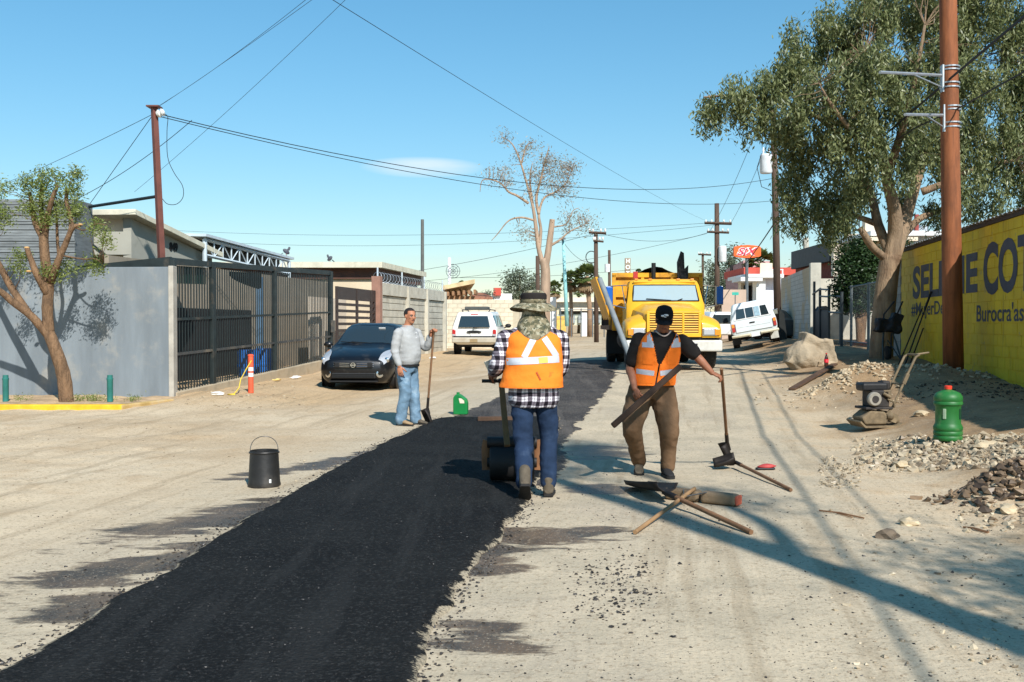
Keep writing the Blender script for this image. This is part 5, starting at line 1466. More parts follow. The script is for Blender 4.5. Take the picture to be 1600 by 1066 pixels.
# fenders with headlights
for s in (-1, 1):
    f = MB(); rings = []
    for (y_, wi, wo, zb_, zt_) in ((-.02, .68, 1.10, .80, 1.03), (-.06, .66, 1.14, .80, 1.10), (-.3, .68, 1.16, .80, 1.22), (-.7, .70, 1.16, .98, 1.28), (-1.1, .74, 1.15, .95, 1.26), (-1.45, .78, 1.10, .70, 1.18)):
        half = [(wi, zb_), (wi, zt_ + .1), (wi + .1, zt_ + .08), ((wi + wo) / 2 + .06, zt_ + .02), (wo - .05, zt_ - .04), (wo, zt_ - .12), (wo, zb_)]
        rings.append([(x * s, y_, z) for x, z in half])
    f.loft(rings); fd = obj('fender', f, M_YT, tr, smooth=50)
    tbox('headlight_bezel', (s * .86, -.005, .93), (.36, .03, .19), M_CHROME, fd, .01)
    tbox('headlight', (s * .84, .015, .93), (.26, .03, .14), M_LAMP, fd, .02)
    tbox('turn_signal', (s * 1.04, .005, .93), (.13, .04, .16), M_AMBER, fd, .015)
    mb = MB(); mb.lathe([(.5, -.08), (.56, -.08), (.56, .17), (.5, .17)], 26, (s * 1.04, -.78, .50), Matrix.Rotation(math.pi / 2 * s, 3, 'Y')); 
    wheel(tr, s * .96, -.78, .48, .26, .55, M_WHITE, spokes=0)
    # mirrors and their tube arms
    mr = tbox('mirror', (s * 1.42, -1.75, 1.86), (.17, .09, .46), mat('mirror_blue', S(24, 92, 176), .4, .05), tr, .03)
    tbox('mirror_rim', (s * 1.42, -1.81, 1.86), (.20, .03, .49), M_CHROME, mr, .02)
    mb = MB(); mb.tube([(s * .98, -1.7, 2.12), (s * 1.36, -1.72, 2.10), (s * 1.42, -1.74, 2.06)], .016, 6); mb.tube([(s * .98, -1.6, 1.52), (s * 1.38, -1.72, 1.62), (s * 1.42, -1.74, 1.66)], .016, 6); mb.tube([(s * 1.0, -1.6, 1.5), (s * 1.1, -1.68, 2.1)], .014, 6); obj('mirror_arm', mb, M_CHROME, mr, smooth=40)
# cab
cb_ = MB(); rings = []
for (z, w, yf, yr_) in ((.75, .98, -1.43, -2.75), (1.2, 1.0, -1.43, -2.78), (1.64, .99, -1.45, -2.78), (1.70, .97, -1.50, -2.78), (2.14, .90, -1.78, -2.76), (2.24, .86, -1.86, -2.72), (2.29, .74, -1.98, -2.62)):
    r_ = .12
    rings.append([(w - r_, yf, z), (w, yf - r_, z), (w, yr_ + r_, z), (w - r_, yr_, z), (-w + r_, yr_, z), (-w, yr_ + r_, z), (-w, yf - r_, z), (-w + r_, yf, z), (-w * .4, yf + .05, z), (w * .4, yf + .05, z)])
cb_.loft(rings); cab = obj('cab', cb_, M_YT, tr, smooth=40)
def wsp(x, t):
    y = -1.505 + (-1.765 + 1.505) * t; z = 1.715 + (2.125 - 1.715) * t; w = .84 - .05 * t
    return Vector((x * w, y + .055 * (1 - x * x) + .012, z))
mb = MB(); mb.grid(lambda i, j: wsp(-1 + 2 * i, j), 16, 6); ws = obj('windshield', mb, glass('glass_painted_sky', (.33, .42, .45), .03), cab, smooth=True)  # pale base colour stands in for bright sky reflected in the windshield
mb = MB(); mb.tube([wsp(-1, 0), wsp(-.5, 0), wsp(0, 0), wsp(.5, 0), wsp(1, 0), wsp(1, .5), wsp(1, 1), wsp(.5, 1), wsp(0, 1), wsp(-.5, 1), wsp(-1, 1), wsp(-1, .5), wsp(-1, 0)], .018, 6); obj('rubber_seal', mb, M_BLACKPL, ws, smooth=True)
for s in (-1, 1):
    mb = MB(); a = wsp(s * .1 - .25, .03) + Vector((0, .03, 0)); b = wsp(s * .55 + .05, .13) + Vector((0, .03, 0)); mb.tube([a, b], .012, 5); obj('wiper', mb, M_BLACKPL, ws)
    mb = MB(); mb.prism([(s * 1.0, -1.62, 1.66), (s * .935, -1.86, 2.10), (s * .93, -2.55, 2.10), (s * 1.0, -2.6, 1.66)], (s * .006, 0, 0)); obj('door_window', mb, M_GLASSD, cab)
    tbox('door_handle', (s * 1.01, -2.5, 1.5), (.02, .14, .04), M_CHROME, cab)
tbox('visor_bar', (0, -1.80, 2.215), (1.6, .06, .05), M_YT, cab, .01)
for x in (-.72, -.36, .36, .72): tbox('marker_light', (x, -1.83, 2.275), (.09, .06, .045), M_AMBER, cab, .01)
tbox('beacon', (.72, -2.05, 2.40), (.12, .12, .18), M_REDL, cab, .01)
# frame, tanks, dump box, rear wheels
tbox('chassis', (0, -4.2, .72), (.85, 6.0, .22), M_BLACKPL)
for s in (-1, 1):
    mb = MB(); mb.lathe([(0, -.55), (.27, -.55), (.29, -.5), (.29, .5), (.27, .55), (0, .55)], 18, (s * .85, -2.3, .72), Matrix.Rotation(math.pi / 2, 3, 'X')); obj('fuel_tank', mb, M_BOXD, tr, smooth=40)
    for dx in (0, .29):
        wheel(tr, s * (.78 + dx), -5.6, .48, .25, .55, M_BLACKPL, spokes=0)
    tbox('mud_flap', (s * .95, -4.95, .62), (.6, .03, .7), M_BLACKPL)
box = tbox('dump_box_front', (0, -3.35, 1.72), (2.42, .08, 1.55), M_BOXY, tr)
for (c_, d_) in (((0, -3.28, 2.46), (2.46, .12, .12)), ((0, -3.28, 1.9), (2.42, .1, .08)), ((0, -3.28, 1.35), (2.42, .1, .08)), ((-1.18, -3.28, 1.72), (.1, .12, 1.5)), ((1.18, -3.28, 1.72), (.1, .12, 1.5)), ((-.4, -3.28, 1.72), (.08, .1, 1.5)), ((.4, -3.28, 1.72), (.08, .1, 1.5))):
    tbox('rib', c_, d_, M_BOXY, box)
for s in (-1, 1):
    sd__ = tbox('dump_box_side', (s * 1.21, -5.1, 1.55), (.07, 3.4, 1.0), M_BOXD)
    for i in range(6): tbox('side_rib', (s * 1.26, -3.6 - i * .6, 1.5), (.06, .09, .95), M_BOXY if i == 0 else M_BOXD, sd__)
    tbox('bottom_rail', (s * 1.25, -5.1, 1.03), (.1, 3.5, .12), mat('rail_rust', S(120, 90, 66), .85, .3, 3), sd__)
tbox('dump_box_floor', (0, -5.1, 1.0), (2.3, 3.4, .1), M_BOXD)
tbox('tailgate', (0, -6.8, 1.6), (2.4, .08, 1.2), M_BOXD)
# load, flared side board, exhaust stack
ld = MB(); ld.grid(lambda i, j: (-1.12 + 2.24 * i, -3.5 - 3.2 * j, 1.95 + .75 * math.sin(math.pi * i) * (1 - .3 * j) + .12 * noise.noise((i * 7, j * 7, 1))), 14, 14); obj('tarp', ld, mat('tarp_grey', S(120, 116, 108), .9, .2, 4, .5, 14), tr, smooth=True)
mb = MB(); mb.prism([(1.62, -3.4, 2.42), (1.68, -3.4, 2.42), (1.27, -3.4, 1.25), (1.21, -3.4, 1.25)], (0, -2.6, 0)); obj('side_board', mb, M_BOXY, tr)
mb = MB(); mb.prism([(-.55, -3.1, 1.9), (-.80, -3.1, 1.9), (-.82, -3.1, 2.72), (-.72, -3.1, 2.62), (-.70, -3.1, 3.05), (-.62, -3.1, 3.1), (-.52, -3.1, 2.8)], (0, -.1, 0)); obj('upright_flap', mb, M_BLACKPL, tr)
mb = MB(); mb.tube([(.12, -3.1, 1.2), (.12, -3.1, 2.78)], .06, 10); obj('exhaust_stack', mb, M_BLACKPL, tr, smooth=40)
# grey pipe leaning against the truck
mb = MB(); a = at(996, 584, 22.9); a.z = Hs(a.x, 22.9) - .02; b = at(937, 436, 24.6); b2 = at(979, 545, 23.2)
mb.tube([a, b2, b], .066, 12)
single('grey_pipe', mb, mat('grey_pipe', S(122, 128, 130), .6, .15), 'long grey pipe leaning against the front of the yellow truck', 'pipe', smooth=40)
# dark panel standing between pickup and far wall
mb = MB(); a, b = at(1218, 535, 41), at(1234, 533, 41); mb.prism([(a.x, 41, .6), (b.x, 41.3, .6), (b.x - .16, 41.3, at(1226, 492, 41).z), (a.x - .02, 41, at(1218, 482, 41).z)], (.05, .12, 0))
single('leaning_panel', mb, mat('panel_black', S(34, 36, 34), .8), 'black panel leaning at the foot of the transformer pole', 'panel')
# ------------------------------------------------------------------ people (local axes: x to picture right, y away, z up)
def skin_mat(name, c):
    return mat(name, c, .55, .12, 14, .1, 120, spec=.35)
def cloth(name, c, var=.12, bump=.5, bsc=9, dirt=0.0, dirtc=(.3, .25, .2), sc=5):
    return mat(name, c, .9, var, sc, bump, bsc, dirt=dirt, dirtc=dirtc, dsc=5, spec=.15, bdist=.02)
def plaid():
    m, nt, b = _nodes('plaid_shirt')
    oc = ocoord(nt); sep = nt.nodes.new('ShaderNodeSeparateXYZ'); nt.links.new(oc, sep.inputs[0])
    wob = nmath(nt, 'MULTIPLY', nmath(nt, 'SUBTRACT', nnoise(nt, oc, 6, 3), .5), .03)
    def stripes(s):
        f = nmath(nt, 'FRACT', nmath(nt, 'MULTIPLY', nmath(nt, 'ADD', s, wob), 12.5))
        w = nmath(nt, 'LESS_THAN', f, .46)
        t = nmath(nt, 'MULTIPLY', nmath(nt, 'GREATER_THAN', f, .68), nmath(nt, 'LESS_THAN', f, .78))
        return nmath(nt, 'ADD', w, nmath(nt, 'MULTIPLY', t, .5))
    a = stripes(nmath(nt, 'ADD', sep.outputs[0], nmath(nt, 'MULTIPLY', sep.outputs[1], .6))); c = stripes(sep.outputs[2])
    k = nmath(nt, 'MULTIPLY', nmath(nt, 'ADD', a, c), .5, None, True)
    cc = nmix(nt, nrange(nt, k, 0, .5, 0, 1, False), S(226, 222, 226), S(112, 104, 112))
    cc = nmix(nt, nrange(nt, k, .5, 1, 0, 1, False), cc, S(30, 26, 32))
    nt.links.new(cc, b.inputs['Base Color']); b.inputs['Roughness'].default_value = .9; b.inputs['Specular IOR Level'].default_value = .15
    nbump(nt, b, nnoise(nt, oc, 10, 4), .5, .02)
    return m
def camo():
    m, nt, b = _nodes('camouflage_cloth')
    oc = ocoord(nt)
    n1 = nnoise(nt, oc, 16, 4, .6); n2 = nnoise(nt, oc, 22, 4, .6, None, (4, 4, 4)); n3 = nnoise(nt, oc, 30, 3, .6, None, (9, 1, 2))
    c = nmix(nt, nrange(nt, n1, .5, .53), S(132, 122, 96), S(84, 82, 60))
    c = nmix(nt, nrange(nt, n2, .55, .58), c, S(160, 154, 130)); c = nmix(nt, nrange(nt, n3, .6, .63), c, S(66, 70, 58))
    nt.links.new(c, b.inputs['Base Color']); b.inputs['Roughness'].default_value = .95
    nbump(nt, b, nnoise(nt, oc, 14, 4), .4, .02)
    return m
def hivis(name, c):
    m, nt, b = _nodes(name)
    oc = ocoord(nt)
    cc = nmix(nt, nrange(nt, nnoise(nt, oc, 5, 5), .35, .7), c, tuple(min(1, x * 1.0 + .0) * .9 for x in c))
    cc = nmix(nt, nmath(nt, 'MULTIPLY', nrange(nt, nnoise(nt, oc, 9, 6, .6, None, (2, 2, 2)), .64, .75), .4), cc, S(140, 70, 40))
    nt.links.new(cc, b.inputs['Base Color']); b.inputs['Roughness'].default_value = .8; b.inputs['Specular IOR Level'].default_value = .2
    nbump(nt, b, nnoise(nt, oc, 7, 4), .5, .03)
    return m
M_PLAID = plaid(); M_CAMO = camo(); M_VEST1 = hivis('vest_orange', S(255, 134, 42)); M_VEST2 = hivis('vest_orange_red', S(255, 126, 38))
M_REFL = mat('reflective_tape', S(186, 188, 194), .45, .08, 8, .15, 30)
M_JEAN = cloth('dark_denim', S(36, 51, 74), .25, .6, 11, .15, S(70, 84, 104))
M_JEANL = cloth('light_denim', S(108, 134, 154), .22, .6, 11, .3, S(176, 190, 196))
M_KHAKI = cloth('brown_work_trousers', S(116, 90, 67), .2, .7, 10, .25, S(84, 66, 50))
M_GREYSH = cloth('grey_shirt', S(166, 166, 164), .1, .6, 9)
M_BLKTEE = cloth('black_tee', S(40, 36, 34), .2, .6, 9)
M_BOOT = mat('dusty_boot', S(92, 82, 68), .9, .25, 14, .5, 40); M_BOOTD = mat('dark_boot', S(34, 32, 32), .8, .25, 14, .4, 40); M_SHOE = mat('tan_shoe', S(150, 124, 92), .9, .2, 14, .4, 40)
M_SOLE = mat('boot_sole', S(40, 38, 36), .9, .2, 20, .5, 60)

def V(*a): return Vector(a)
def tori(mb, rings, facing, n=28):
    """torso from (center, rx, ry[, power]) rings; rx runs across the facing direction"""
    f = Vector(facing).normalized(); r = Vector((f.y, -f.x, 0)).normalized()
    out = []
    for c, rx, ry in rings:
        c = Vector(c); ring = []
        for j in range(n):
            a = 2 * math.pi * j / n; ca, sa = math.cos(a), math.sin(a)
            k = 1 / (abs(ca) ** 2.4 + abs(sa) ** 2.4) ** (1 / 2.4)
            ring.append(c + r * (ca * rx * k) + f * (sa * ry * k))
        out.append(ring)
    mb.loft(out)
    return out
def limb(mb, pts, rad, n=14):
    """a tapering limb with rounded ends and smooth bends"""
    P = [Vector(p) for p in pts]; m = 7
    path, rr = [], []
    for i in range(len(P) - 1):
        for k in range(m):
            s = i + k / m
            path.append(Vector([catmull([p[a] for p in P], s) for a in range(3)])); rr.append(catmull(rad, s))
    path.append(P[-1]); rr.append(rad[-1])
    d0 = (path[0] - path[1]).normalized(); d1 = (path[-1] - path[-2]).normalized()
    a0, a1 = rad[0], rad[-1]
    path = [path[0] + d0 * a0 * .9, path[0] + d0 * a0 * .55] + path + [path[-1] + d1 * a1 * .55, path[-1] + d1 * a1 * .9]
    rr = [a0 * .3, a0 * .8] + rr + [a1 * .8, a1 * .3]
    mb.tube(path, rr, n)
def head(mb, c, f, up=V(0, 0, 1), s=1.0):
    """skull, jaw, nose, brow, ears; c is the middle of the head, f where the face looks"""
    f = Vector(f).normalized(); r = f.cross(up).normalized(); u = r.cross(f)
    M = Matrix((r, f, u)).transposed()
    def w(x, y, z): return c + (r * x + f * y + u * z) * s
    mb.ball(w(0, -.012, .028), (.076 * s, .095 * s, .088 * s), 18, 12, M)
    mb.ball(w(0, .022, -.045), (.060 * s, .068 * s, .075 * s), 16, 10, M)
    mb.ball(w(0, .055, -.085), (.034 * s, .034 * s, .030 * s), 12, 8, M)
    mb.tube([w(0, .082, .012), w(0, .102, -.018), w(0, .106, -.030), w(0, .08, -.040)], [.010, .013, .016, .010], 8)
    mb.ball(w(0, .070, .022), (.052 * s, .022 * s, .014 * s), 12, 6, M)
    for k in (-1, 1):
        mb.ball(w(k * .040, .066, -.020), (.022 * s, .018 * s, .020 * s), 10, 6, M)
        mb.ball(w(k * .079, -.008, -.006), (.012 * s, .022 * s, .033 * s), 10, 8, M)
    mb.ball(w(0, .080, -.062), (.024 * s, .014 * s, .012 * s), 10, 6, M)
    return w, M
def face_parts(par, w, M, brow, s=1.0, eyes=True):
    if eyes:
        for k in (-1, 1):
            e = MB(); e.ball(w(k * .031, .081, .002), (.0135, .006, .0075), 10, 6, M); eo = obj('eye', e, mat('eye_white', S(190, 180, 170), .4), par, smooth=True)
            e = MB(); e.ball(w(k * .031, .0865, .002), (.006, .003, .006), 8, 6, M); obj('iris', e, mat('iris', S(30, 22, 18), .3), eo, smooth=True)
            e = MB(); e.tube([w(k * .012, .090, .017), w(k * .032, .091, .024), w(k * .052, .078, .017)], [.004, .005, .003], 6); obj('eyebrow', e, brow, par, smooth=True)
    e = MB(); e.tube([w(-.026, .083, -.061), w(-.010, .0935, -.058), w(.010, .0935, -.058), w(.026, .083, -.061)], [.003, .006, .006, .003], 6); obj('mouth', e, mat('lips', S(120, 70, 60), .5), par, smooth=True)
def hand(mb, wrist, dirv, palm_n, curl, thumb_side, spread=.25, s=1.0):
    """palm plus five bent fingers; palm_n points out of the back of the hand; curl in radians per joint"""
    d = Vector(dirv).normalized(); nrm = (Vector(palm_n) - d * d.dot(Vector(palm_n))).normalized(); x = d.cross(nrm).normalized()
    w0 = Vector(wrist)
    M = Matrix((x, d, nrm)).transposed()
    mb.ball(w0 + d * .052 * s, (.042 * s, .056 * s, .017 * s), 14, 10, M)
    mb.ball(w0 + d * .005 * s, (.028 * s, .03 * s, .021 * s), 12, 8, M)
    lens = (.068, .078, .073, .057)
    for i, L_ in enumerate(lens):
        o_ = (-.031 + .0207 * i) * thumb_side
        p = w0 + d * .088 * s + x * o_ * s
        dd = (d + x * (o_ * spread * 4)).normalized(); pts = [p - dd * .02, p]; ang = 0
        for seg in (.46, .31, .23):
            ang += curl
            q = (dd * math.cos(ang) - nrm * math.sin(ang))
            p = p + q * (L_ * seg * s); pts.append(p)
        mb.tube(pts, [.0095 * s, .0098 * s, .0088 * s, .0078 * s, .006 * s], 8)
    p = w0 + d * .03 * s - x * (.034 * thumb_side) * s; t = (d * .75 - x * thumb_side * .75 - nrm * .35).normalized(); pts = [p, p + t * .032 * s]
    t2 = (t + d * .5 - nrm * (.4 + curl * .5)).normalized(); pts += [pts[-1] + t2 * .03 * s, pts[-1] + t2 * .055 * s]
    mb.tube(pts, [.014 * s, .0125 * s, .0105 * s, .008 * s], 8)
def body_obj(mb, hands, m, par, voxel=.011):
    me = remeshed(mb, voxel, 4)
    bm = bmesh.new(); bm.from_mesh(me)
    hm = hands.mesh('h'); bm.from_mesh(hm); bm.to_mesh(me); bm.free(); bpy.data.meshes.remove(hm)
    return obj('body', me, m, par, smooth=True)
def pnoise(P, seed):
    """smooth vectorised noise: a few rotated sine products"""
    x, y, z = P[:, 0] + seed * 1.7, P[:, 1] - seed * .9, P[:, 2] + seed * .6
    return (np.sin(1.9 * x + 1.3 * z + 1.1 * np.sin(1.3 * y + .7 * z)) * np.sin(1.7 * z - .8 * x + 1.2 * np.sin(1.1 * x)) + .6 * np.sin(2.9 * y + 1.6 * x - 1.1 * z + 1.5 * np.sin(1.6 * z + y)) * np.cos(2.3 * z + .9 * y)) / 1.3
def folds(me, amp, fz=(7, 7, 12), seed=0.0):
    n = len(me.vertices); C = np.empty(n * 3, np.float32); N = np.empty(n * 3, np.float32)
    me.vertices.foreach_get('co', C); me.vertex_normals.foreach_get('vector', N)
    C = C.reshape(-1, 3); N = N.reshape(-1, 3); Fz = np.array(fz)
    n1 = pnoise(C * Fz, seed); n2 = pnoise(C * Fz * 2.2, seed + 5)
    n3 = pnoise(C * np.array([2.5, 2.5, 3]) + C[:, :1] * np.array([0, 0, 4]), seed)
    r_ = (1 - np.abs(n1) * 2.2) * np.clip(.35 + n3, 0, None)
    D = amp * (r_ * .8 + n2 * .3 + n3 * .5)
    me.vertices.foreach_set('co', (C + N * D[:, None]).reshape(-1)); me.update()
def garment(name, mb, m, par, voxel=.014, amp=.006, fz=(7, 7, 12), seed=0.0, it=5):
    me = remeshed(mb, voxel, it); folds(me, amp, fz, seed)
    return obj(name, me, m, par, smooth=True)
def shell(name, rings, facing, m, par, keep=None, amp=.010, n=72, sub=6, seed=0.0, th=.006):
    n, sub = 176, 18
    """open sleeveless shell (vest): a fine torso loft without caps, cut by keep(local u, v, point)"""
    f = Vector(facing).normalized(); r = Vector((f.y, -f.x, 0)).normalized()
    R_ = []
    for i in range((len(rings) - 1) * sub + 1):
        s = i / sub
        c = Vector([catmull([Vector(q[0])[a] for q in rings], s) for a in range(3)]); rx = catmull([q[1] for q in rings], s); ry = catmull([q[2] for q in rings], s)
        ring = []
        for j in range(n):
            a = 2 * math.pi * j / n; ca, sa = math.cos(a), math.sin(a); k = 1 / (abs(ca) ** 2.4 + abs(sa) ** 2.4) ** (1 / 2.4)
            ring.append((c + r * (ca * rx * k) + f * (sa * ry * k), ca, sa))
        R_.append(ring)
    mb = MB(); vs = []; fs = []
    for ring in R_: vs += [p for p, _, _ in ring]
    for i in range(len(R_) - 1):
        for j in range(n):
            k = (j + 1) % n
            p = (R_[i][j][0] + R_[i + 1][k][0]) / 2
            if keep and not keep(p, (R_[i][j][1] + R_[i][k][1]) / 2, (R_[i][j][2] + R_[i][k][2]) / 2): continue
            fs.append((i * n + j, i * n + k, (i + 1) * n + k, (i + 1) * n + j))
    mb.add(vs, fs); me = mb.mesh(name)
    bm = bmesh.new(); bm.from_mesh(me); bmesh.ops.delete(bm, geom=[v for v in bm.verts if not v.link_faces], context='VERTS'); bmesh.ops.recalc_face_normals(bm, faces=bm.faces); bm.to_mesh(me); bm.free()
    me.update(); folds(me, amp, (6, 6, 8), seed)
    o = obj(name, me, m, par, smooth=True)
    sm = o.modifiers.new('thick', 'SOLIDIFY'); sm.thickness = th; sm.offset = 0
    return o
def tape(par, target, pts, width, axis_from, m, name='reflective_stripe', off=.008):
    """a strip laid on the garment: pts in local coordinates, projected along the given direction onto the target"""
    P = [Vector(p) for p in pts]; d = Vector(axis_from).normalized()
    from mathutils.bvhtree import BVHTree
    tm = target.data; tree = BVHTree.FromPolygons([v.co[:] for v in tm.vertices], [tuple(p.vertices) for p in tm.polygons])
    rows = []
    n = 22
    tot = len(P) - 1
    for i in range(n + 1):
        s = i / n * tot; k = min(int(s), tot - 1); p = P[k].lerp(P[k + 1], s - k); t = (P[k + 1] - P[k]).normalized(); side = t.cross(d).normalized()
        row = []
        for j in range(5):
            q = p + side * width * (j / 4 - .5)
            h = tree.ray_cast(q - d * 1.0, d)
            row.append((h[0] - d * off) if h[0] is not None else None)
        rows.append(row)
    mb = MB(); idx = {}
    for i in range(n + 1):
        for j in range(5):
            if rows[i][j] is not None: idx[(i, j)] = len(mb.v); mb.v.append(tuple(rows[i][j]))
    for i in range(n):
        for j in range(4):
            ks = [(i, j), (i + 1, j), (i + 1, j + 1), (i, j + 1)]
            if all(k in idx for k in ks): mb.f.append(tuple(idx[k] for k in ks))
    if not mb.f: return None
    return obj(name, mb, m, target, smooth=True)
def boot(par, heel, toe, m, up=V(0, 0, 1), shaft=.16, w=.048, name='boot'):
    """heel and toe: points on the sole"""
    heel, toe = Vector(heel), Vector(toe); d = (toe - heel).normalized(); L_ = (toe - heel).length; r = d.cross(up).normalized(); u = r.cross(d)
    def q(a, b, c): return heel + d * (a * L_) + r * b + u * c
    mb = MB(); rings = []
    for (a, ww, zz, lo) in ((-.02, .6, .05, .02), (.05, .78, .075, .018), (.25, .82, .095, .018), (.42, .84, .092, .018), (.6, .96, .075, .018), (.78, 1.0, .060, .018), (.93, .8, .048, .018), (1.0, .45, .036, .02)):
        rings.append([q(a, math.cos(t) * w * ww, lo + (zz - lo) * .5 + math.sin(t) * (zz - lo) * .5) for t in [2 * math.pi * k / 14 for k in range(14)]])
    mb.loft(rings); limb(mb, [q(.16, 0, .05), q(.14, 0, shaft)], [.05, .052], 12)
    b = obj(name, remeshed(mb, .009, 3), m, par, smooth=True)
    mb = MB(); rings = []
    out = [(-.03, .62), (.04, .8), (.2, .84), (.4, .84), (.6, 1.0), (.8, 1.04), (.95, .82), (1.02, .4)]
    poly = [q(a, ww * w, 0) for a, ww in out] + [q(a, -ww * w, 0) for a, ww in out[::-1]]
    mb.prism(poly, u * .026); obj('sole', mb, M_SOLE, b)
    return b

# ============ worker with sun hat, seen from behind
n0, f0 = G(818, 786), G(851, 778)
O1 = Vector(((n0.x + f0.x) / 2, 8.95, 0)); O1.z = Hs(O1.x, O1.y) + .035
p1 = thing('person', 'worker from behind in orange vest, plaid shirt and camouflage sun hat', 'person', O1)
FW = V(-.05, 1, 0)
hipL, hipR = V(-.105, 0, .90), V(.105, .0, .90)
nearF = V(-.085, -.35, 0); farF = V(.105, -.02, 0)
kneeL, ankL = V(-.095, -.06, .50), V(-.09, -.33, .17)
kneeR, ankR = V(.135, .05, .49), V(.13, -.0, .09)
TR1 = [(V(0, 0, .84), .195, .145), (V(0, 0, .95), .215, .165), (V(0, .01, 1.06), .21, .165), (V(0, .02, 1.2), .22, .165), (V(0, .03, 1.34), .23, .155), (V(0, .04, 1.42), .21, .125), (V(0, .05, 1.48), .125, .095), (V(0, .06, 1.52), .065, .065)]
bd = MB(); hd = MB()
tori(bd, [(c, a * .9, b * .9) for c, a, b in TR1], FW)
limb(bd, [V(0, .05, 1.46), V(0, .07, 1.58)], [.06, .058])
w1, M1 = head(bd, V(0, .085, 1.655), FW)
shL, elL, wrL = V(-.245, .03, 1.40), V(-.325, -.02, 1.15), V(-.365, .22, 1.09)
shR, elR, wrR = V(.235, .06, 1.39), V(.25, .12, 1.12), V(.12, .34, 1.06)
for a, b, c in ((shL, elL, wrL), (shR, elR, wrR)): limb(bd, [a, b, c], [.05, .042, .028])
hand(hd, wrL, V(-.35, .6, -.3), V(-.9, -.4, .2), .65, 1); hand(hd, wrR, V(-.4, .7, -.1), V(.9, .3, .3), .6, -1)
for a, b, c in ((hipL, kneeL, ankL), (hipR, kneeR, ankR)): limb(bd, [a, b, c], [.075, .046, .03])
body_obj(bd, hd, skin_mat('skin_tan', S(140, 92, 68)), p1)
# hat, neck cloth
hat = MB(); hc_ = V(0, .085, 1.70)
rings = []
for (r_, z) in ((.128, .0), (.125, .05), (.114, .098), (.085, .122), (.02, .128)): rings.append([hc_ + V(math.cos(a) * r_ * .92, math.sin(a) * r_, z) for a in [2 * math.pi * k / 28 for k in range(28)]])
hat.loft(rings)
ho = obj('hat', hat, M_CAMO, p1, smooth=True)
bnd = MB(); bnd.loft([[hc_ + V(math.cos(a) * .13 * .92, math.sin(a) * .13, z) for a in [2 * math.pi * k / 28 for k in range(28)]] for z in (.045, .085)], cap=False); bnd.loft([[hc_ + V(math.cos(a) * r_ * .92, math.sin(a) * r_, z) for a in [2 * math.pi * k / 28 for k in range(28)]] for r_, z in ((.128, .085), (.118, .10))], cap=False)
obj('hat_mesh_band', bnd, cloth('hat_band_black', S(44, 40, 38)), ho, smooth=True)
br = MB(); br.loft([[hc_ + V(math.cos(a) * r_ * (1.0 if i else .92), math.sin(a) * r_ * .95, z + (.018 * math.sin(2 * a + .5) - .012 * abs(math.cos(a)) * 0) * (i / 3)) for a in [2 * math.pi * k / 40 for k in range(40)]] for i, (r_, z) in enumerate(((.125, .012), (.155, -.002), (.185, -.024), (.218, -.05)))], cap=False)
bo = obj('hat_brim', br, M_CAMO, ho, smooth=True); sm = bo.modifiers.new('t', 'SOLIDIFY'); sm.thickness = .005
nk = MB(); tori(nk, [(V(0, .055, 1.675), .10, .105), (V(0, .05, 1.6), .108, .108), (V(0, .03, 1.53), .135, .122), (V(0, .015, 1.47), .155, .136), (V(0, .0, 1.42), .14, .15), (V(0, -.02, 1.37), .06, .13)], FW)
garment('neck_cloth', nk, M_CAMO, p1, .013, .006, (9, 9, 9), 3)
# plaid shirt, trousers, vest
sh = MB(); tori(sh, [(V(.0, -.005, .775), .195, .145), (V(0, 0, .83), .225, .172), (V(0, 0, .95), .228, .178)] + TR1[2:7], FW)
for a, b, c in ((shL, elL, wrL.lerp(elL, .12)), (shR, elR, wrR.lerp(elR, .12))): limb(sh, [a + V(-.02 if a.x < 0 else .02, 0, 0) * 0, b, c], [.085, .074, .056])
limb(sh, [V(-.15, .03, 1.42), V(.15, .03, 1.42)], [.08, .08])
garment('plaid_shirt', sh, M_PLAID, p1, .013, .008, (6, 6, 10), 1)
tr1 = MB(); tori(tr1, [(V(0, 0, .80), .175, .13), (V(0, 0, .90), .2, .15), (V(0, 0, 1.0), .19, .145)], FW)
for a, b, c in ((hipL, kneeL, ankL + V(0, .0, -.02)), (hipR, kneeR, ankR)): limb(tr1, [a, a.lerp(b, .5) + V(0, -.005, 0), b, b.lerp(c, .5) + V(0, -.01, 0), c], [.104, .098, .084, .08, .074])
garment('trousers', tr1, M_JEAN, p1, .013, .009, (8, 8, 9), 2)
VS1 = [(V(-.02, -.005, .955), .282, .215), (V(-.01, 0, 1.06), .268, .205), (V(0, .015, 1.2), .256, .195), (V(0, .025, 1.32), .25, .184), (V(0, .035, 1.40), .235, .16), (V(0, .05, 1.455), .185, .13), (V(0, .055, 1.50), .125, .105)]
v1 = shell('vest', VS1, FW, M_VEST1, p1, keep=lambda p, ca, sa: not (sa < 0 and p.z > 1.40 + .9 * p.x * p.x * 4 + .0 and abs(p.x) < .10 and p.z > 1.40), seed=4)
tape(p1, v1, [V(-.3, -1, 1.185), V(0, -1, 1.20), V(.3, -1, 1.215)], .062, V(0, 1, 0), M_REFL)
tape(p1, v1, [V(-.09, -1, 1.225), V(.0, -1, 1.40)], .055, V(0, 1, 0), M_REFL); tape(p1, v1, [V(.20, -1, 1.235), V(.09, -1, 1.40)], .055, V(0, 1, 0), M_REFL)
tape(p1, v1, [V(.04, -1, 1.20), V(.12, -1, 1.207)], .05, V(0, 1, 0), mat('vest_tag', S(232, 200, 90), .6), 'vest_tag', .012)
tape(p1, v1, [V(-.3, -1, .962), V(.27, -1, .962)], .012, V(0, 1, 0), M_VEST2, 'hem')
tape(p1, v1, [V(.055, -1, 1.03), V(.02, -1, 1.10)], .014, V(0, 1, 0), mat('oil_mark', S(170, 84, 40), .9), 'oil_mark', .010)
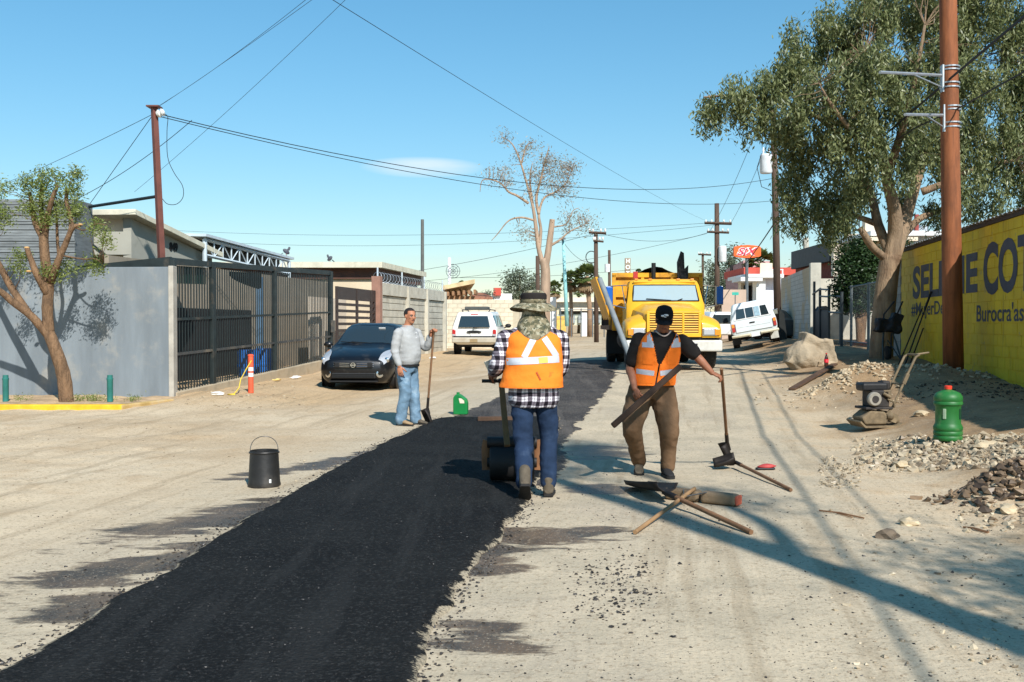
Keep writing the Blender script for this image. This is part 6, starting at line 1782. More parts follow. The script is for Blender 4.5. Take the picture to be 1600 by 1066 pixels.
boot(p1, V(-.085, -.47, .135), V(-.085, -.30, .005 - .02), M_BOOT, V(0, .62, .8), .19, .055)
boot(p1, V(.128, -.06, -.02), V(.15, .19, -.02), M_BOOT, V(0, 0, 1), .16, .055)
# paper cup in his left hand
hw = O1 + wrL + V(-.03, .08, -.03)
mb = MB(); mb.lathe([(0, -.055), (.028, -.055), (.04, .075), (.036, .075), (.025, -.045), (0, -.045)], 18, hw + V(-.0, .035, .05), Matrix.Rotation(R(-20), 3, 'Y'))
mb.box(hw + V(.02, .03, -.05), (.07, .012, .085), Matrix.Rotation(R(15), 3, 'Y'))
single('paper_cup', mb, mat('cup_white', S(226, 216, 196), .7), 'white paper cup and napkin in the left hand of the sun hat worker', 'cup', smooth=40)

# ============ worker with black cap, facing the camera
lF, rF = G(1006, 733), G(1048, 745)
O2 = Vector((rF.x - .185, rF.y + .02, Hs(rF.x - .1, rF.y)))
p2 = thing('person', 'worker in orange vest, black tee and black cap holding a plank and shovel', 'person', O2)
FC = V(.08, -1, 0)
hL, hR = V(-.115, 0, .88), V(.105, 0, .88)       # picture left, picture right
aL, aR = V(-.10, .24, .115), V(.165, .02, .09)
kL, kR = V(-.215, -.10, .52), V(.15, -.11, .50)
def ln(z): return .10 * max(0, z - .9) / .6
TR2 = [(V(0, 0, .86), .175, .13), (V(.01, 0, .96), .185, .145), (V(.03, -.01, 1.08), .18, .145), (V(.05, -.02, 1.2), .185, .14), (V(.065, -.04, 1.32), .20, .135), (V(.075, -.055, 1.40), .185, .115), (V(.085, -.065, 1.46), .11, .085), (V(.09, -.075, 1.50), .065, .065)]
bd = MB(); hd = MB()
tori(bd, [(c, a * .92, b * .92) for c, a, b in TR2], FC)
limb(bd, [V(.08, -.07, 1.44), V(.09, -.115, 1.54)], [.065, .06])
LOOK = V(-.12, -1, -.42)
w2, M2 = head(bd, V(.095, -.15, 1.585), LOOK, V(0, -.2, 1))
sL, eL, wL = V(-.135, -.03, 1.385), V(-.225, .0, 1.11), V(-.20, -.17, .90)
sR, eR, wR = V(.285, -.05, 1.37), V(.435, -.07, 1.22), V(.585, -.10, 1.055)
for a, b, c in ((sL, eL, wL), (sR, eR, wR)): limb(bd, [a, b, b.lerp(c, .35), c], [.058, .046, .044, .030])
hand(hd, wL, V(.35, -.5, -.75), V(-.8, -.5, .2), .75, -1); hand(hd, wR, V(.75, -.2, -.35), V(.3, -.3, .9), .85, 1)
for a, b, c in ((hL, kL, aL), (hR, kR, aR)): limb(bd, [a, b, c], [.075, .046, .03])
body_obj(bd, hd, skin_mat('skin_brown', S(150, 98, 72)), p2)
face_parts(p2, w2, M2, M_DARK, eyes=True)
hm = MB(); hm.ball(w2(0, -.02, .035), (.082, .098, .08), 18, 10, M2); 
hr_ = MB(); hr_.ball(w2(0, -.02, .02), (.081, .099, .09), 18, 12, M2)
me = hr_.mesh('hair'); bm = bmesh.new(); bm.from_mesh(me); inv = M2.inverted()
bmesh.ops.delete(bm, geom=[v for v in bm.verts if (inv @ (v.co - w2(0, 0, 0))).y > .035 or (inv @ (v.co - w2(0, 0, 0))).z < -.05], context='VERTS'); bm.to_mesh(me); bm.free()
obj('hair', me, mat('black_hair', S(20, 17, 16), .6, .3, 30, .4, 120), p2, smooth=True)
cp_ = MB(); rings = []
for (r_, z) in ((.098, .030), (.100, .055), (.096, .09), (.080, .122), (.045, .140), (.008, .144)): rings.append([w2(math.cos(a) * r_ * .9, -.012 + math.sin(a) * r_ * 1.06, z) for a in [2 * math.pi * k / 28 for k in range(28)]])
cp_.loft(rings); co = obj('cap', cp_, cloth('cap_black', S(26, 26, 28), .2, .3, 30), p2, smooth=50)
vz = MB(); vz.grid(lambda i, j: w2((-.5 + i) * .165 * (1 - .12 * j), .078 * math.cos((i - .5) * 2.1) + .085 * j * (1 - .9 * abs(i - .5) ** 2), .036 - .02 * j - .018 * (abs(i - .5) * 2) ** 2), 14, 6); vo_ = obj('visor', vz, MATS['cap_black'], co, smooth=True); sm = vo_.modifiers.new('t', 'SOLIDIFY'); sm.thickness = .005
lg = MB()
for (x, z, rx, rz) in ((-.010, .086, .030, .013), (.016, .079, .022, .011), (-.004, .070, .016, .006)):
    lg.ball(w2(x, .088 - max(0, (z - .075)) * .35, z), (rx, .006, rz), 12, 6, M2)
obj('cap_emblem', lg, mat('emblem_white', S(214, 216, 218), .6), co, smooth=True)
nc = MB(); nc.tube([w2(-.0, 0, 0) * 0 + V(.015 + .15 * i / 10, -.135 - .05 * math.sin(math.pi * i / 10), 1.475 - .05 * math.sin(math.pi * i / 10)) for i in range(11)], .007, 6); obj('neck_chain', nc, mat('chain_bead', S(210, 186, 170), .4), p2, smooth=True)
ts = MB(); tori(ts, [(V(0, 0, .93), .19, .15)] + [(c, a + .008, b + .008) for c, a, b in TR2[2:7]], FC)
for a, b in ((sL, eL), (sR, eR)): limb(ts, [a, a.lerp(b, .78)], [.085, .078])
limb(ts, [V(-.05, -.05, 1.395), V(.2, -.05, 1.385)], [.075, .075])
garment('tee_shirt', ts, M_BLKTEE, p2, .013, .006, (6, 6, 10), 5)
tw2 = MB(); tori(tw2, [(V(0, 0, .80), .17, .125), (V(0, 0, .90), .185, .145), (V(0, 0, 1.0), .185, .145)], FC)
for a, b, c in ((hL, kL, aL), (hR, kR, aR)): limb(tw2, [a, a.lerp(b, .5), b, b.lerp(c, .45) + V(0, .015, 0), c + V(0, .0, .0)], [.128, .128, .108, .086, .074])
garment('trousers', tw2, M_KHAKI, p2, .013, .010, (8, 8, 8), 6)
VS2 = [(V(.005, 0, .93), .222, .185), (V(.023, -.005, 1.04), .218, .18), (V(.047, -.02, 1.18), .218, .175), (V(.063, -.038, 1.30), .214, .165), (V(.075, -.053, 1.385), .200, .145), (V(.083, -.062, 1.445), .155, .118), (V(.087, -.07, 1.475), .118, .10)]
def keep2(p, ca, sa):
    if sa > 0 and p.z > 1.15 - .0 and abs(p.x - ln(p.z)) < .012 + (p.z - 1.13) * .36: return False
    if sa > 0 and abs(p.x - ln(p.z)) < .010: return False
    return True
v2 = shell('vest', VS2, FC, M_VEST2, p2, keep=keep2, seed=8)
for s in (-1, 1):
    x = s * .135 + .08
    tape(p2, v2, [V(x, -1.2, 1.33), V(x - s * .015, -1.2, 1.47)], .06, V(0, 1, 0), M_REFL)
    tape(p2, v2, [V(x - s * .055, -1.2, 1.335), V(x + s * .07, -1.2, 1.34)], .05, V(0, 1, 0), M_REFL)
    tape(p2, v2, [V(s * .03 + .02, -1.2, 1.055), V(s * .20 + .02, -1.2, 1.075)], .05, V(0, 1, 0), M_REFL)
    pk_ = tape(p2, v2, [V(s * .04 + .02, -1.2, 1.03), V(s * .19 + .02, -1.2, 1.035)], .15, V(0, 1, 0), M_VEST2, 'pocket', .006)
    tape(p2, v2, [V(s * .07 + .05, -1.2, 1.20), V(s * .17 + .05, -1.2, 1.205)], .12, V(0, 1, 0), M_VEST2, 'pocket', .008)
tape(p2, v2, [V(.19, -1.2, 1.415), V(.24, -1.2, 1.42)], .018, V(0, 1, 0), M_DARK, 'mic_loop', .014)
mb = MB(); mb.box(V(.012, -.175, 1.0), (.024, .02, .22)); obj('zip', mb, M_DARK, v2)
boot(p2, V(-.10, .31, .06), V(-.125, .06, -.01), M_BOOT, V(0, -.2, 1), .17, .052)
boot(p2, V(.135, .08, .0), V(.165, -.19, .0), M_BOOTD, V(0, 0, 1), .16, .05)

# ============ man in grey shirt, standing side-on by the sedan
a0 = G(634, 664)
O3 = Vector((a0.x + .02, a0.y, Hs(a0.x, a0.y)))
p3 = thing('person', 'man in grey shirt and jeans standing with a shovel beside the sedan', 'person', O3)
FR = V(.88, -.47, 0)
rgt = V(FR.y, -FR.x, 0)                 # his right side, nearer to the camera
def q3(f, r_, z): return FR.normalized() * f + rgt.normalized() * r_ + V(0, 0, z)
TR3 = [(q3(0, 0, .86), .165, .14), (q3(0, 0, .97), .175, .155), (q3(.035, 0, 1.08), .175, .165), (q3(.03, 0, 1.2), .185, .155), (q3(.01, 0, 1.33), .20, .14), (q3(.0, 0, 1.42), .18, .11), (q3(.01, 0, 1.48), .10, .085), (q3(.02, 0, 1.52), .065, .065)]
bd = MB(); hd = MB()
tori(bd, [(c, a * .92, b * .92) for c, a, b in TR3], FR)
limb(bd, [q3(.015, 0, 1.46), q3(.045, 0, 1.58)], [.066, .062])
w3, M3 = head(bd, q3(.06, 0, 1.645), V(.62, -.78, -.06), s=1.02)
sR3, eR3, wR3 = q3(-.0, .215, 1.40), q3(-.03, .27, 1.12), q3(.07, .30, .90)
sL3, eL3, wL3 = q3(.02, -.215, 1.40), q3(.16, -.27, 1.16), q3(.30, -.20, 1.38)
for a, b, c in ((sR3, eR3, wR3), (sL3, eL3, wL3)): limb(bd, [a, b, c], [.056, .046, .031])
hand(hd, wR3, q3(.15, 0, -1), q3(.2, 1, .1), .35, 1, s=1.05); hand(hd, wL3, q3(.55, .1, .55), q3(-.5, -.2, 1), .95, -1, s=1.05)
hL3, hR3 = q3(0, -.09, .90), q3(0, .09, .90); kL3, kR3 = q3(.05, -.10, .49), q3(.03, .10, .49); aL3, aR3 = q3(.08, -.11, .09), q3(-.04, .11, .09)
for a, b, c in ((hL3, kL3, aL3), (hR3, kR3, aR3)): limb(bd, [a, b, c], [.075, .046, .03])
body_obj(bd, hd, skin_mat('skin_sunlit', S(176, 118, 88)), p3)
M_HAIR = mat('dark_hair', S(36, 28, 24), .6, .3, 30, .5, 120)
face_parts(p3, w3, M3, M_HAIR)
hr_ = MB(); hr_.ball(w3(0, -.018, .034), (.085, .102, .092), 22, 16, M3); me = hr_.mesh('hair'); bm = bmesh.new(); bm.from_mesh(me); inv = M3.inverted()
def nohair(v):
    l = inv @ (v.co - w3(0, 0, 0)); return (l.y > .045 and l.z < .085) or l.z < -.05 or (l.y > .01 and l.z < .03)
bmesh.ops.delete(bm, geom=[v for v in bm.verts if nohair(v)], context='VERTS'); bm.to_mesh(me); bm.free(); obj('hair', me, M_HAIR, p3, smooth=True)
sh = MB(); tori(sh, [(q3(.01, 0, .90), .172, .15), (q3(.02, 0, .97), .195, .178)] + [(c, a + .01, b + .01) for c, a, b in TR3[2:7]], FR)
for a, b, c in ((sR3, eR3, wR3.lerp(eR3, .12)), (sL3, eL3, wL3.lerp(eL3, .2))): limb(sh, [a, b, c], [.074, .062, .047])
limb(sh, [q3(0, -.12, 1.41), q3(0, .12, 1.41)], [.075, .075])
so = garment('grey_shirt', sh, M_GREYSH, p3, .013, .010, (6, 6, 10), 9)
cl = MB(); tori(cl, [(q3(.02, 0, 1.47), .09, .086), (q3(.02, 0, 1.505), .08, .078)], FR); obj('collar', remeshed(cl, .01, 2), M_GREYSH, so, smooth=True)
mb = MB()
for i in range(6): mb.ball(q3(.165 + (.012 if i in (1, 2) else 0), .0, 1.02 + i * .075), .008, 8, 6)
obj('button', mb, M_WHITE, so)
bl = MB(); tori(bl, [(q3(0.005, 0, .885), .186, .166), (q3(0.005, 0, .92), .188, .168)], FR); obj('belt', bl, M_DARK, p3, smooth=40)
tw3 = MB(); tori(tw3, [(q3(0, 0, .80), .16, .13), (q3(0, 0, .90), .175, .15), (q3(0, 0, .96), .17, .15)], FR)
for a, b, c in ((hL3, kL3, aL3), (hR3, kR3, aR3)): limb(tw3, [a, a.lerp(b, .5), b, b.lerp(c, .5), c + V(0, 0, -.01)], [.108, .100, .090, .086, .088])
garment('jeans', tw3, M_JEANL, p3, .013, .009, (8, 8, 9), 10)
boot(p3, q3(-.09, .11, 0), q3(.19, .13, 0), M_SHOE, V(0, 0, 1), .12, .05, 'shoe'); boot(p3, q3(.03, -.11, 0), q3(.30, -.11, 0), M_BOOT, V(0, 0, 1), .12, .05, 'shoe')
# ------------------------------------------------------------------ tools and small things
M_HANDLE = mat('worn_handle', S(122, 88, 60), .75, .25, 6, .2, 40, stretch=(1, 1, 1)); M_TOOL = mat('dark_tool_steel', S(44, 38, 34), .6, .3, 6, .2, 40, metal=.4)
M_TOOLB = mat('bright_tool_steel', S(120, 116, 112), .4, .2, 6, .1, metal=.8); M_PLANK = mat('dirty_plank', S(84, 62, 46), .85, .3, 3, .4, 20, stretch=(1, 1, 1))
def shovel(name, label, top, neck, tip, width=.24, group='shovels', bl_len=None, face=None, hr=.017):
    """handle from top to neck, a dished square blade from neck to tip"""
    top, neck, tip = Vector(top), Vector(neck), Vector(tip)
    t = thing(name, label, 'shovel', tip, 0, group)
    mb = MB(); d = (tip - neck).normalized(); h = (top - neck).normalized()
    mb.tube([top, top.lerp(neck, .3), top.lerp(neck, .9), neck], [hr * .95, hr, hr, hr * .9], 10); obj('handle', mb, M_HANDLE, t, world=True, smooth=40)
    mb = MB(); mb.tube([neck + h * .16, neck, neck + d * .10], [hr * 1.25, hr * 1.3, hr * .9], 10); obj('socket', mb, M_TOOL, t, world=True, smooth=40)
    n = Vector(face) if face is not None else Vector((0, -1, .2))
    n = (n - d * n.dot(d)).normalized(); x = d.cross(n).normalized(); L_ = (tip - neck).length
    mb = MB()
    def fn(i, j):
        u_ = (i - .5) * 2; vv = j
        wdt = width / 2 * (.72 + .28 * min(1, vv * 3)) * (1 - .25 * max(0, vv - .8) * 2)
        return neck + d * (L_ * vv) + x * (u_ * wdt) + n * (.055 * u_ * u_ * (1 - .5 * vv) + .03 * (vv - .5) ** 2 + (.03 * (abs(u_) > .9)))
    mb.grid(fn, 12, 8); b = obj('blade', mb, M_TOOL, t, world=True, smooth=50); sm = b.modifiers.new('t', 'SOLIDIFY'); sm.thickness = .006
    return t
# shovel of the man in grey
topL = O3 + wL3 + V(.05, -.03, .06)
tipL = G(676, 661); nk_ = tipL + V(-.08, .02, .23)
shovel('shovel', 'shovel held upright by the man in the grey shirt', topL, nk_, tipL + V(.0, 0, .0), .24, face=(-.9, -.3, .2))
# shovel held out by the cap worker
topC = O2 + wR + V(.085, -.04, .045); tipC = G(1148, 726); neckC = at(1136, 691, tipC.y - .05)
shovel('shovel', 'shovel standing on its tip in the outstretched hand of the cap worker', topC, neckC, tipC, .17, face=(-1, -.12, .3))
# shovel lying to the right of it
a, b = G(1236, 769), G(1150, 733); c = G(1116, 733)
shovel('shovel', 'small shovel lying on the road with its handle pointing at the right', a + V(0, 0, .02), b + V(0, 0, .07), c + V(0, 0, .02), .22, face=(0, -.2, 1))
# shovel lying on the broom
a, b, c = G(1174, 836), G(1042, 789), G(990, 762)
shovel('shovel', 'large square shovel lying across the push broom in the foreground', a + V(0, 0, .02), b + V(0, 0, .10), c + V(.02, 0, .0), .27, face=(.1, -.25, 1), hr=.02)
# push broom
bm0, bm1 = G(1040, 780), G(1156, 793)
br_ = thing('push_broom', 'wide push broom with worn two-piece head and wooden handle on the road', 'broom', (bm0 + bm1) / 2)
dv = (bm1 - bm0); dl = dv.length; dn_ = dv.normalized(); M_BRH = mat('broom_head_wood', S(128, 108, 84), .9, .25, 5, .4, 25)
for k, (t0, t1) in enumerate(((.02, .49), (.515, .99))):
    mb = MB(); p = bm0.lerp(bm1, (t0 + t1) / 2); mb.box(p + V(0, .03, .055), (dl * (t1 - t0), .12, .10), math.atan2(dv.y, dv.x)); obj('head_block', mb, M_BRH, br_, world=True, bevel=.03, seg=3)
mb = MB(); mb.box(bm1 + V(-.005, .03, .055), (.03, .105, .085), math.atan2(dv.y, dv.x)); obj('painted_end', mb, mat('red_end', S(196, 96, 70), .8), br_, world=True, bevel=.015)
hh = G(992, 836); jn = bm0.lerp(bm1, .40) + V(0, .0, .12)
mb = MB(); mb.tube([hh + V(0, 0, .02), hh.lerp(jn, .5) + V(0, 0, .01), jn], .017, 10); obj('handle', mb, mat('pale_handle', S(150, 116, 80), .8, .2, 6), br_, world=True, smooth=40)
for s in (.25, .58):
    mb = MB(); mb.tube([hh.lerp(jn, .8), bm0.lerp(bm1, s) + V(0, 0, .1)], .006, 6); obj('brace', mb, M_TOOLB, br_, world=True)
# plank carried by the cap worker
p0, p1_ = at(957, 666, 9.55), at(1064, 572, 9.75)
mb = MB(); d = (p1_ - p0).normalized(); x = d.cross(V(0, -1, 0)).normalized(); n = d.cross(x)
Rm = Matrix((d, n, x)).transposed()
mb.box((p0 + p1_) / 2, ((p1_ - p0).length, .045, .058), Rm)
single('plank', mb, mat('plank_dark', S(58, 42, 31), .85, .3, 3, .4, 20), 'dark dirty plank held slantwise by the cap worker', 'plank', bevel=.012)
# red and grey scrap
c = G(1198, 734); mb = MB()
rings = [[c + V(-.1 + .2 * i / 8, math.cos(a) * .05 * math.sin(math.pi * (i + .6) / 9), .03 + math.sin(a) * .03 * math.sin(math.pi * (i + .6) / 9) + .01 * i / 8) for a in [2 * math.pi * k / 10 for k in range(10)]] for i in range(9)]
sc_ = thing('scrap_piece', 'small red and grey scrap piece lying on the road near the shovels', 'scrap', c)
mb.loft(rings); obj('shell', mb, mat('scrap_red', S(176, 66, 62), .6, .2, 8), sc_, world=True, smooth=True)
mb = MB(); mb.box(c + V(-.02, -.02, .015), (.2, .07, .02), .1); obj('sole', mb, M_BLACKPL, sc_, world=True, bevel=.008)

# hand roller in front of the sun hat worker
rc = G(797, 752); rc = Vector((rc.x, O1.y + .72, 0)); rc.x = at(800, 700, rc.y).x; rc.z = Hs(rc.x, rc.y) + .04
ro = thing('hand_roller', 'rusty black hand roller with a wooden T handle on fresh asphalt', 'roller', rc)
M_DRUM = mat('tarry_drum', S(30, 28, 27), .6, .25, 4, .3, 30); M_ROLLF = mat('rust_frame', S(128, 88, 58), .8, .3, 4, .3, 30, dirt=.3, dirtc=S(44, 36, 32)); M_ROLLH = mat('roller_handle_wood', S(110, 88, 56), .8, .25, 3, .3, 30)
mb = MB(); mb.lathe([(0, -.24), (.05, -.24), (.05, -.215), (.165, -.215), (.175, -.205), (.175, .205), (.165, .215), (.05, .215), (.05, .24), (0, .24)], 30, (0, 0, .175), Matrix.Rotation(math.pi / 2, 3, 'Y')); obj('drum', mb, M_DRUM, ro, smooth=40)
for s in (-1, 1):
    mb = MB(); mb.tube([(s * .245, .0, .10), (s * .25, 0, .2), (s * .25, -.02, .32), (s * .235, -.03, .39)], [(.02, .045)] * 4, 8); obj('side_arm', mb, M_ROLLF, ro, smooth=40)
mb = MB(); mb.tube([(-.24, -.03, .37), (.24, -.03, .37)], .055, 12); obj('weight_bar', mb, M_DRUM, ro, smooth=40)
mb = MB(); mb.box((-.075, -.22, .68), (.055, .05, .70), Matrix.Rotation(R(-30), 3, 'X') @ Matrix.Rotation(R(-5), 3, 'Y')); obj('shaft', mb, M_ROLLH, ro, bevel=.006)
mb = MB(); mb.tube([(-.28, -.41, .985), (.16, -.41, .985)], .017, 10); obj('crossbar', mb, mat('grip_black', S(28, 26, 26), .6), ro, smooth=40)
# timber piece lying beyond
a, b = G(742, 664), G(800, 660); mb = MB(); mb.box((a + b) / 2 + V(.06, .15, .05), ((b - a).length, .12, .09), .05); single('timber_offcut', mb, M_PLANK, 'short brown timber lying at the edge of the cut behind the roller', 'timber', bevel=.01)

# black bucket
c = G(413, 760); bk = thing('bucket', 'tar-black metal bucket with wire handle on the pale dust', 'bucket', c + V(0, 0, .0), .2)
M_BKT = mat('tarry_bucket', S(36, 34, 32), .5, .3, 5, .25, 20, dirt=.25, dirtc=S(96, 88, 78))
mb = MB(); mb.lathe([(0, .0), (.15, .0), (.156, .02), (.148, .05), (.135, .30), (.128, .33), (.132, .345), (.124, .345), (.12, .30), (.14, .03), (0, .02)], 30); obj('pail', mb, M_BKT, bk, smooth=40)
mb = MB(); mb.lathe([(.134, .322), (.139, .33), (.134, .34)], 30, cap=False); obj('rim', mb, M_BKT, bk, smooth=40)
mb = MB(); mb.tube([(math.cos(a) * .13, .01 * math.sin(a * 3), .33 + math.sin(a) ** .8 * .15 if a not in (0,) and math.sin(a) > 0 else .33) for a in [math.pi * k / 18 for k in range(19)]], .004, 6); obj('handle', mb, M_TOOLB, bk, smooth=True)
for s in (-1, 1):
    mb = MB(); mb.ball((s * .132, 0, .325), .013, 8, 6); obj('ear', mb, M_TOOLB, bk)
mb = MB(); mb.box((.06, -.150, .07), (.02, .004, .035), .3); obj('paint_chip', mb, M_PLATE, bk)

# green oil jug on the road edge
M_GREEN = mat('green_plastic', S(22, 122, 60), .4, .12, 5, .05, 30)
c = G(720, 648); jg = thing('oil_jug', 'bright green plastic oil jug standing near the shovel man', 'jug', c, R(-12))
mb = MB(); prof = [(-.11, 0), (.11, 0), (.12, .02), (.12, .20), (.10, .26), (.03, .31), (-.01, .335), (-.07, .335), (-.085, .32), (-.11, .30), (-.12, .26), (-.12, .02)]
mb.prism([(x, -.055, z) for x, z in prof], (0, .11, 0)); jb = obj('shell', mb, M_GREEN, jg, bevel=.022, seg=3)
mb = MB(); mb.prism([(x, -.058, z) for x, z in ((.0, .19), (.075, .19), (.07, .235), (.02, .27), (-.02, .27))], (0, .116, 0)); obj('handle_hole', mb, M_CREAM, jg)
mb = MB(); mb.lathe([(0, 0), (.026, 0), (.026, .03), (0, .03)], 14, (-.045, 0, .335)); obj('cap', mb, M_GREEN, jg)

# big green water jug with red cap
c = G(1481, 688); wj = thing('water_jug', 'large green water jug with red cap on the gravel', 'jug', c, .1)
sc = .60 / .52
prof = [(0, 0), (.125, 0), (.135, .015), (.135, .04), (.128, .05), (.135, .06), (.135, .085), (.128, .095), (.135, .105), (.137, .13), (.125, .155), (.118, .17), (.118, .33), (.126, .345), (.135, .355), (.135, .375), (.128, .385), (.134, .395), (.132, .43), (.11, .465), (.06, .487), (.032, .495), (.032, .505), (0, .505)]
mb = MB(); mb.lathe([(r_ * sc, z * sc) for r_, z in prof], 32); obj('shell', mb, mat('jug_green', S(36, 104, 46), .5, .15, 6, .08, 30, dirt=.3, dirtc=S(110, 120, 84), dsc=6), wj, smooth=35)
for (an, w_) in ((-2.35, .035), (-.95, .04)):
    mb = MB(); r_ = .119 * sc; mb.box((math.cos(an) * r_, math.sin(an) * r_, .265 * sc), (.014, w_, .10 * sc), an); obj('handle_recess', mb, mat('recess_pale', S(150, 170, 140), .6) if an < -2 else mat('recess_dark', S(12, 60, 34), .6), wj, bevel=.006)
mb = MB(); mb.lathe([(0, .50 * sc), (.034 * sc, .50 * sc), (.036 * sc, .53 * sc), (.03 * sc, .535 * sc), (0, .535 * sc)], 18); obj('cap', mb, mat('red_cap', S(214, 62, 40), .5), wj, smooth=40)

# plate compactor
c = G(1376, 671); cpz = thing('plate_compactor', 'dusty petrol plate compactor with a slanted handle on the dirt', 'compactor', c, R(8))
M_DUSTM = mat('dusty_metal', S(120, 104, 80), .8, .3, 9, .4, 30, dirt=.4, dirtc=S(70, 62, 54)); M_DKENG = mat('engine_black', S(46, 42, 40), .7, .3, 8, .3, 30, dirt=.3, dirtc=S(110, 96, 78))
mb = MB(); mb.prism([(-.30, 0, .10), (-.22, 0, .02), (.24, 0, .02), (.34, 0, .07), (.34, 0, .085), (.24, 0, .045), (-.21, 0, .045), (-.29, 0, .12)], (0, .42, 0)); obj('base_plate', mb, M_DUSTM, cpz)
mb = MB(); mb.prism([(-.25, .05, .16), (-.20, .05, .06), (.12, .05, .06), (.16, .05, .14), (.10, .05, .24), (-.12, .05, .26)], (0, .32, 0)); obj('exciter_housing', mb, M_DUSTM, cpz, bevel=.025)
mb = MB(); mb.box((.0, .2, .29), (.40, .34, .035)); obj('engine_deck', mb, M_DKENG, cpz, bevel=.008)
mb = MB(); mb.box((.03, .2, .42), (.26, .30, .24)); obj('engine_block', mb, M_DKENG, cpz, bevel=.02)
mb = MB(); mb.lathe([(0, 0), (.085, 0), (.098, .01), (.098, .06), (.085, .075), (.03, .075), (.03, .06), (0, .06)], 24, (-.085, .06, .42), Matrix.Rotation(math.pi / 2, 3, 'X')); rs_ = obj('recoil_cover', mb, mat('recoil_grey', S(140, 134, 122), .6, .2, 10), cpz, smooth=40)
mb = MB(); mb.lathe([(.03, 0), (.05, 0), (.05, .008), (.03, .008)], 16, (-.085, -.014, .42), Matrix.Rotation(math.pi / 2, 3, 'X')); obj('pull_ring', mb, M_DKENG, rs_)
mb = MB(); mb.box((-.03, .2, .585), (.38, .24, .12)); obj('fuel_tank', mb, mat('tank_black', S(34, 34, 36), .5, .2), cpz, bevel=.035, seg=3)
mb = MB(); mb.box((.15, .2, .60), (.12, .18, .13)); obj('air_filter', mb, M_DKENG, cpz, bevel=.025)
mb = MB(); mb.box((.13, .12, .47), (.12, .14, .14)); mb.tube([(.12, .04, .42), (.2, .02, .38), (.22, .02, .3)], .02, 6); mb.tube([(.05, .03, .5), (.16, .02, .44)], .025, 6); obj('carburettor', mb, M_DUSTM, cpz, bevel=.01)
mb = MB(); mb.box((.20, .2, .16), (.16, .3, .12), Matrix.Rotation(R(20), 3, 'Y')); mb.ball((.28, .1, .12), .05, 10, 8); mb.ball((.17, .06, .18), .06, 10, 8); obj('belt_guard', mb, M_DUSTM, cpz)
hdl = MB()
for s in (.06, .36): hdl.tube([(.12, s, .2), (.22, s, .32), (.42, s, .74), (.55, s, 1.0), (.60, s, 1.03)], .017, 8)
hdl.tube([(.60, .06, 1.03), (.60, .36, 1.03)], .018, 8); hdl.tube([(.36, .06, .62), (.36, .36, .62)], .014, 8); hdl.tube([(.60, .2, 1.03), (.83, .2, 1.06)], .014, 6); hdl.box((.40, .06, .70), (.05, .04, .16), Matrix.Rotation(R(25), 3, 'Y'))
obj('handle', hdl, M_DUSTM, cpz, smooth=40)
# boulder with a soda bottle in front
c = G(1276, 572)
def rock_mesh(r, seed, sub=3, flat=.3, amp=.35):
    bm = bmesh.new(); bmesh.ops.create_icosphere(bm, subdivisions=sub, radius=1)
    for v in bm.verts:
        n_ = noise.noise((v.co.x * 1.1 + seed, v.co.y * 1.1, v.co.z * 1.1)); n2 = noise.noise((v.co.x * 2.6 + seed, v.co.y * 2.6, v.co.z * 2.6 + 3)); n3 = noise.cell((v.co.x * 1.6 + seed, v.co.y * 1.6, v.co.z * 1.6))
        k = 1 + amp * n_ + amp * .45 * n2 + amp * .12 * n3
        v.co = Vector((v.co.x * r[0], v.co.y * r[1], v.co.z * r[2])) * k
        if v.co.z < -flat * r[2]: v.co.z = -flat * r[2] + (v.co.z + flat * r[2]) * .15
    me = bpy.data.meshes.new('rock'); bm.to_mesh(me); bm.free(); return me
M_ROCK = mat('boulder_stone', S(164, 148, 124), .92, .22, 2.5, .6, 14, dirt=.2, dirtc=S(140, 118, 92), bdist=.04)
bl = MB()
bl.ball((-.25, .1, .35), (.5, .5, .42), 18, 12); bl.box((-.05, .15, .5), (.75, .65, .75), Matrix.Rotation(R(24), 3, 'Y')); bl.box((.28, .12, .42), (.42, .6, .8), Matrix.Rotation(R(-10), 3, 'Y')); bl.box((-.42, .05, .28), (.5, .55, .45), Matrix.Rotation(R(35), 3, 'Y'))
bme = remeshed(bl, .03, 3); folds(bme, .03, (3.4, 3.4, 3.4), 3)
bo_ = obj('boulder', bme, M_ROCK, None, smooth=True); bo_.location = c + V(.0, .15, -.12); bo_.scale = (.92, .95, .9); tag(bo_, 'large pale angular boulder on the dirt shoulder by the chain-link fence', 'boulder')
c2_ = at(1291, 574, bo_.location.y - .55); c2_.z = Hs(c2_.x, c2_.y); sb_ = thing('soda_bottle', 'small dark soda bottle with red label standing at the boulder', 'bottle', c2_)
mb = MB(); mb.lathe([(0, 0), (.045, 0), (.05, .02), (.048, .1), (.05, .16), (.03, .23), (.016, .26), (.016, .29), (0, .29)], 16); obj('shell', mb, glass('cola', (.05, .012, .008), .1), sb_, smooth=40)
mb = MB(); mb.lathe([(.0515, .09), (.0515, .17), (.0515, .17)], 16, cap=False); obj('wrapper', mb, mat('label_red', S(200, 24, 40), .5), sb_, smooth=True)
mb = MB(); mb.lathe([(0, .288), (.02, .288), (.02, .31), (0, .31)], 12); obj('cap', mb, MATS['label_red'], sb_)
# plank leaning on the mound
a, b = G(1236, 610), G(1303, 574); mb = MB(); d = b - a; mb.box((a + b) / 2 + V(0, -.05, .05), (d.length, .14, .035), Matrix.Rotation(math.atan2(d.y, d.x), 3, 'Z') @ Matrix.Rotation(R(-7), 3, 'Y')); single('board', mb, M_PLANK, 'brown board resting on the edge of the dirt mound below the boulder', 'board', bevel=.006)
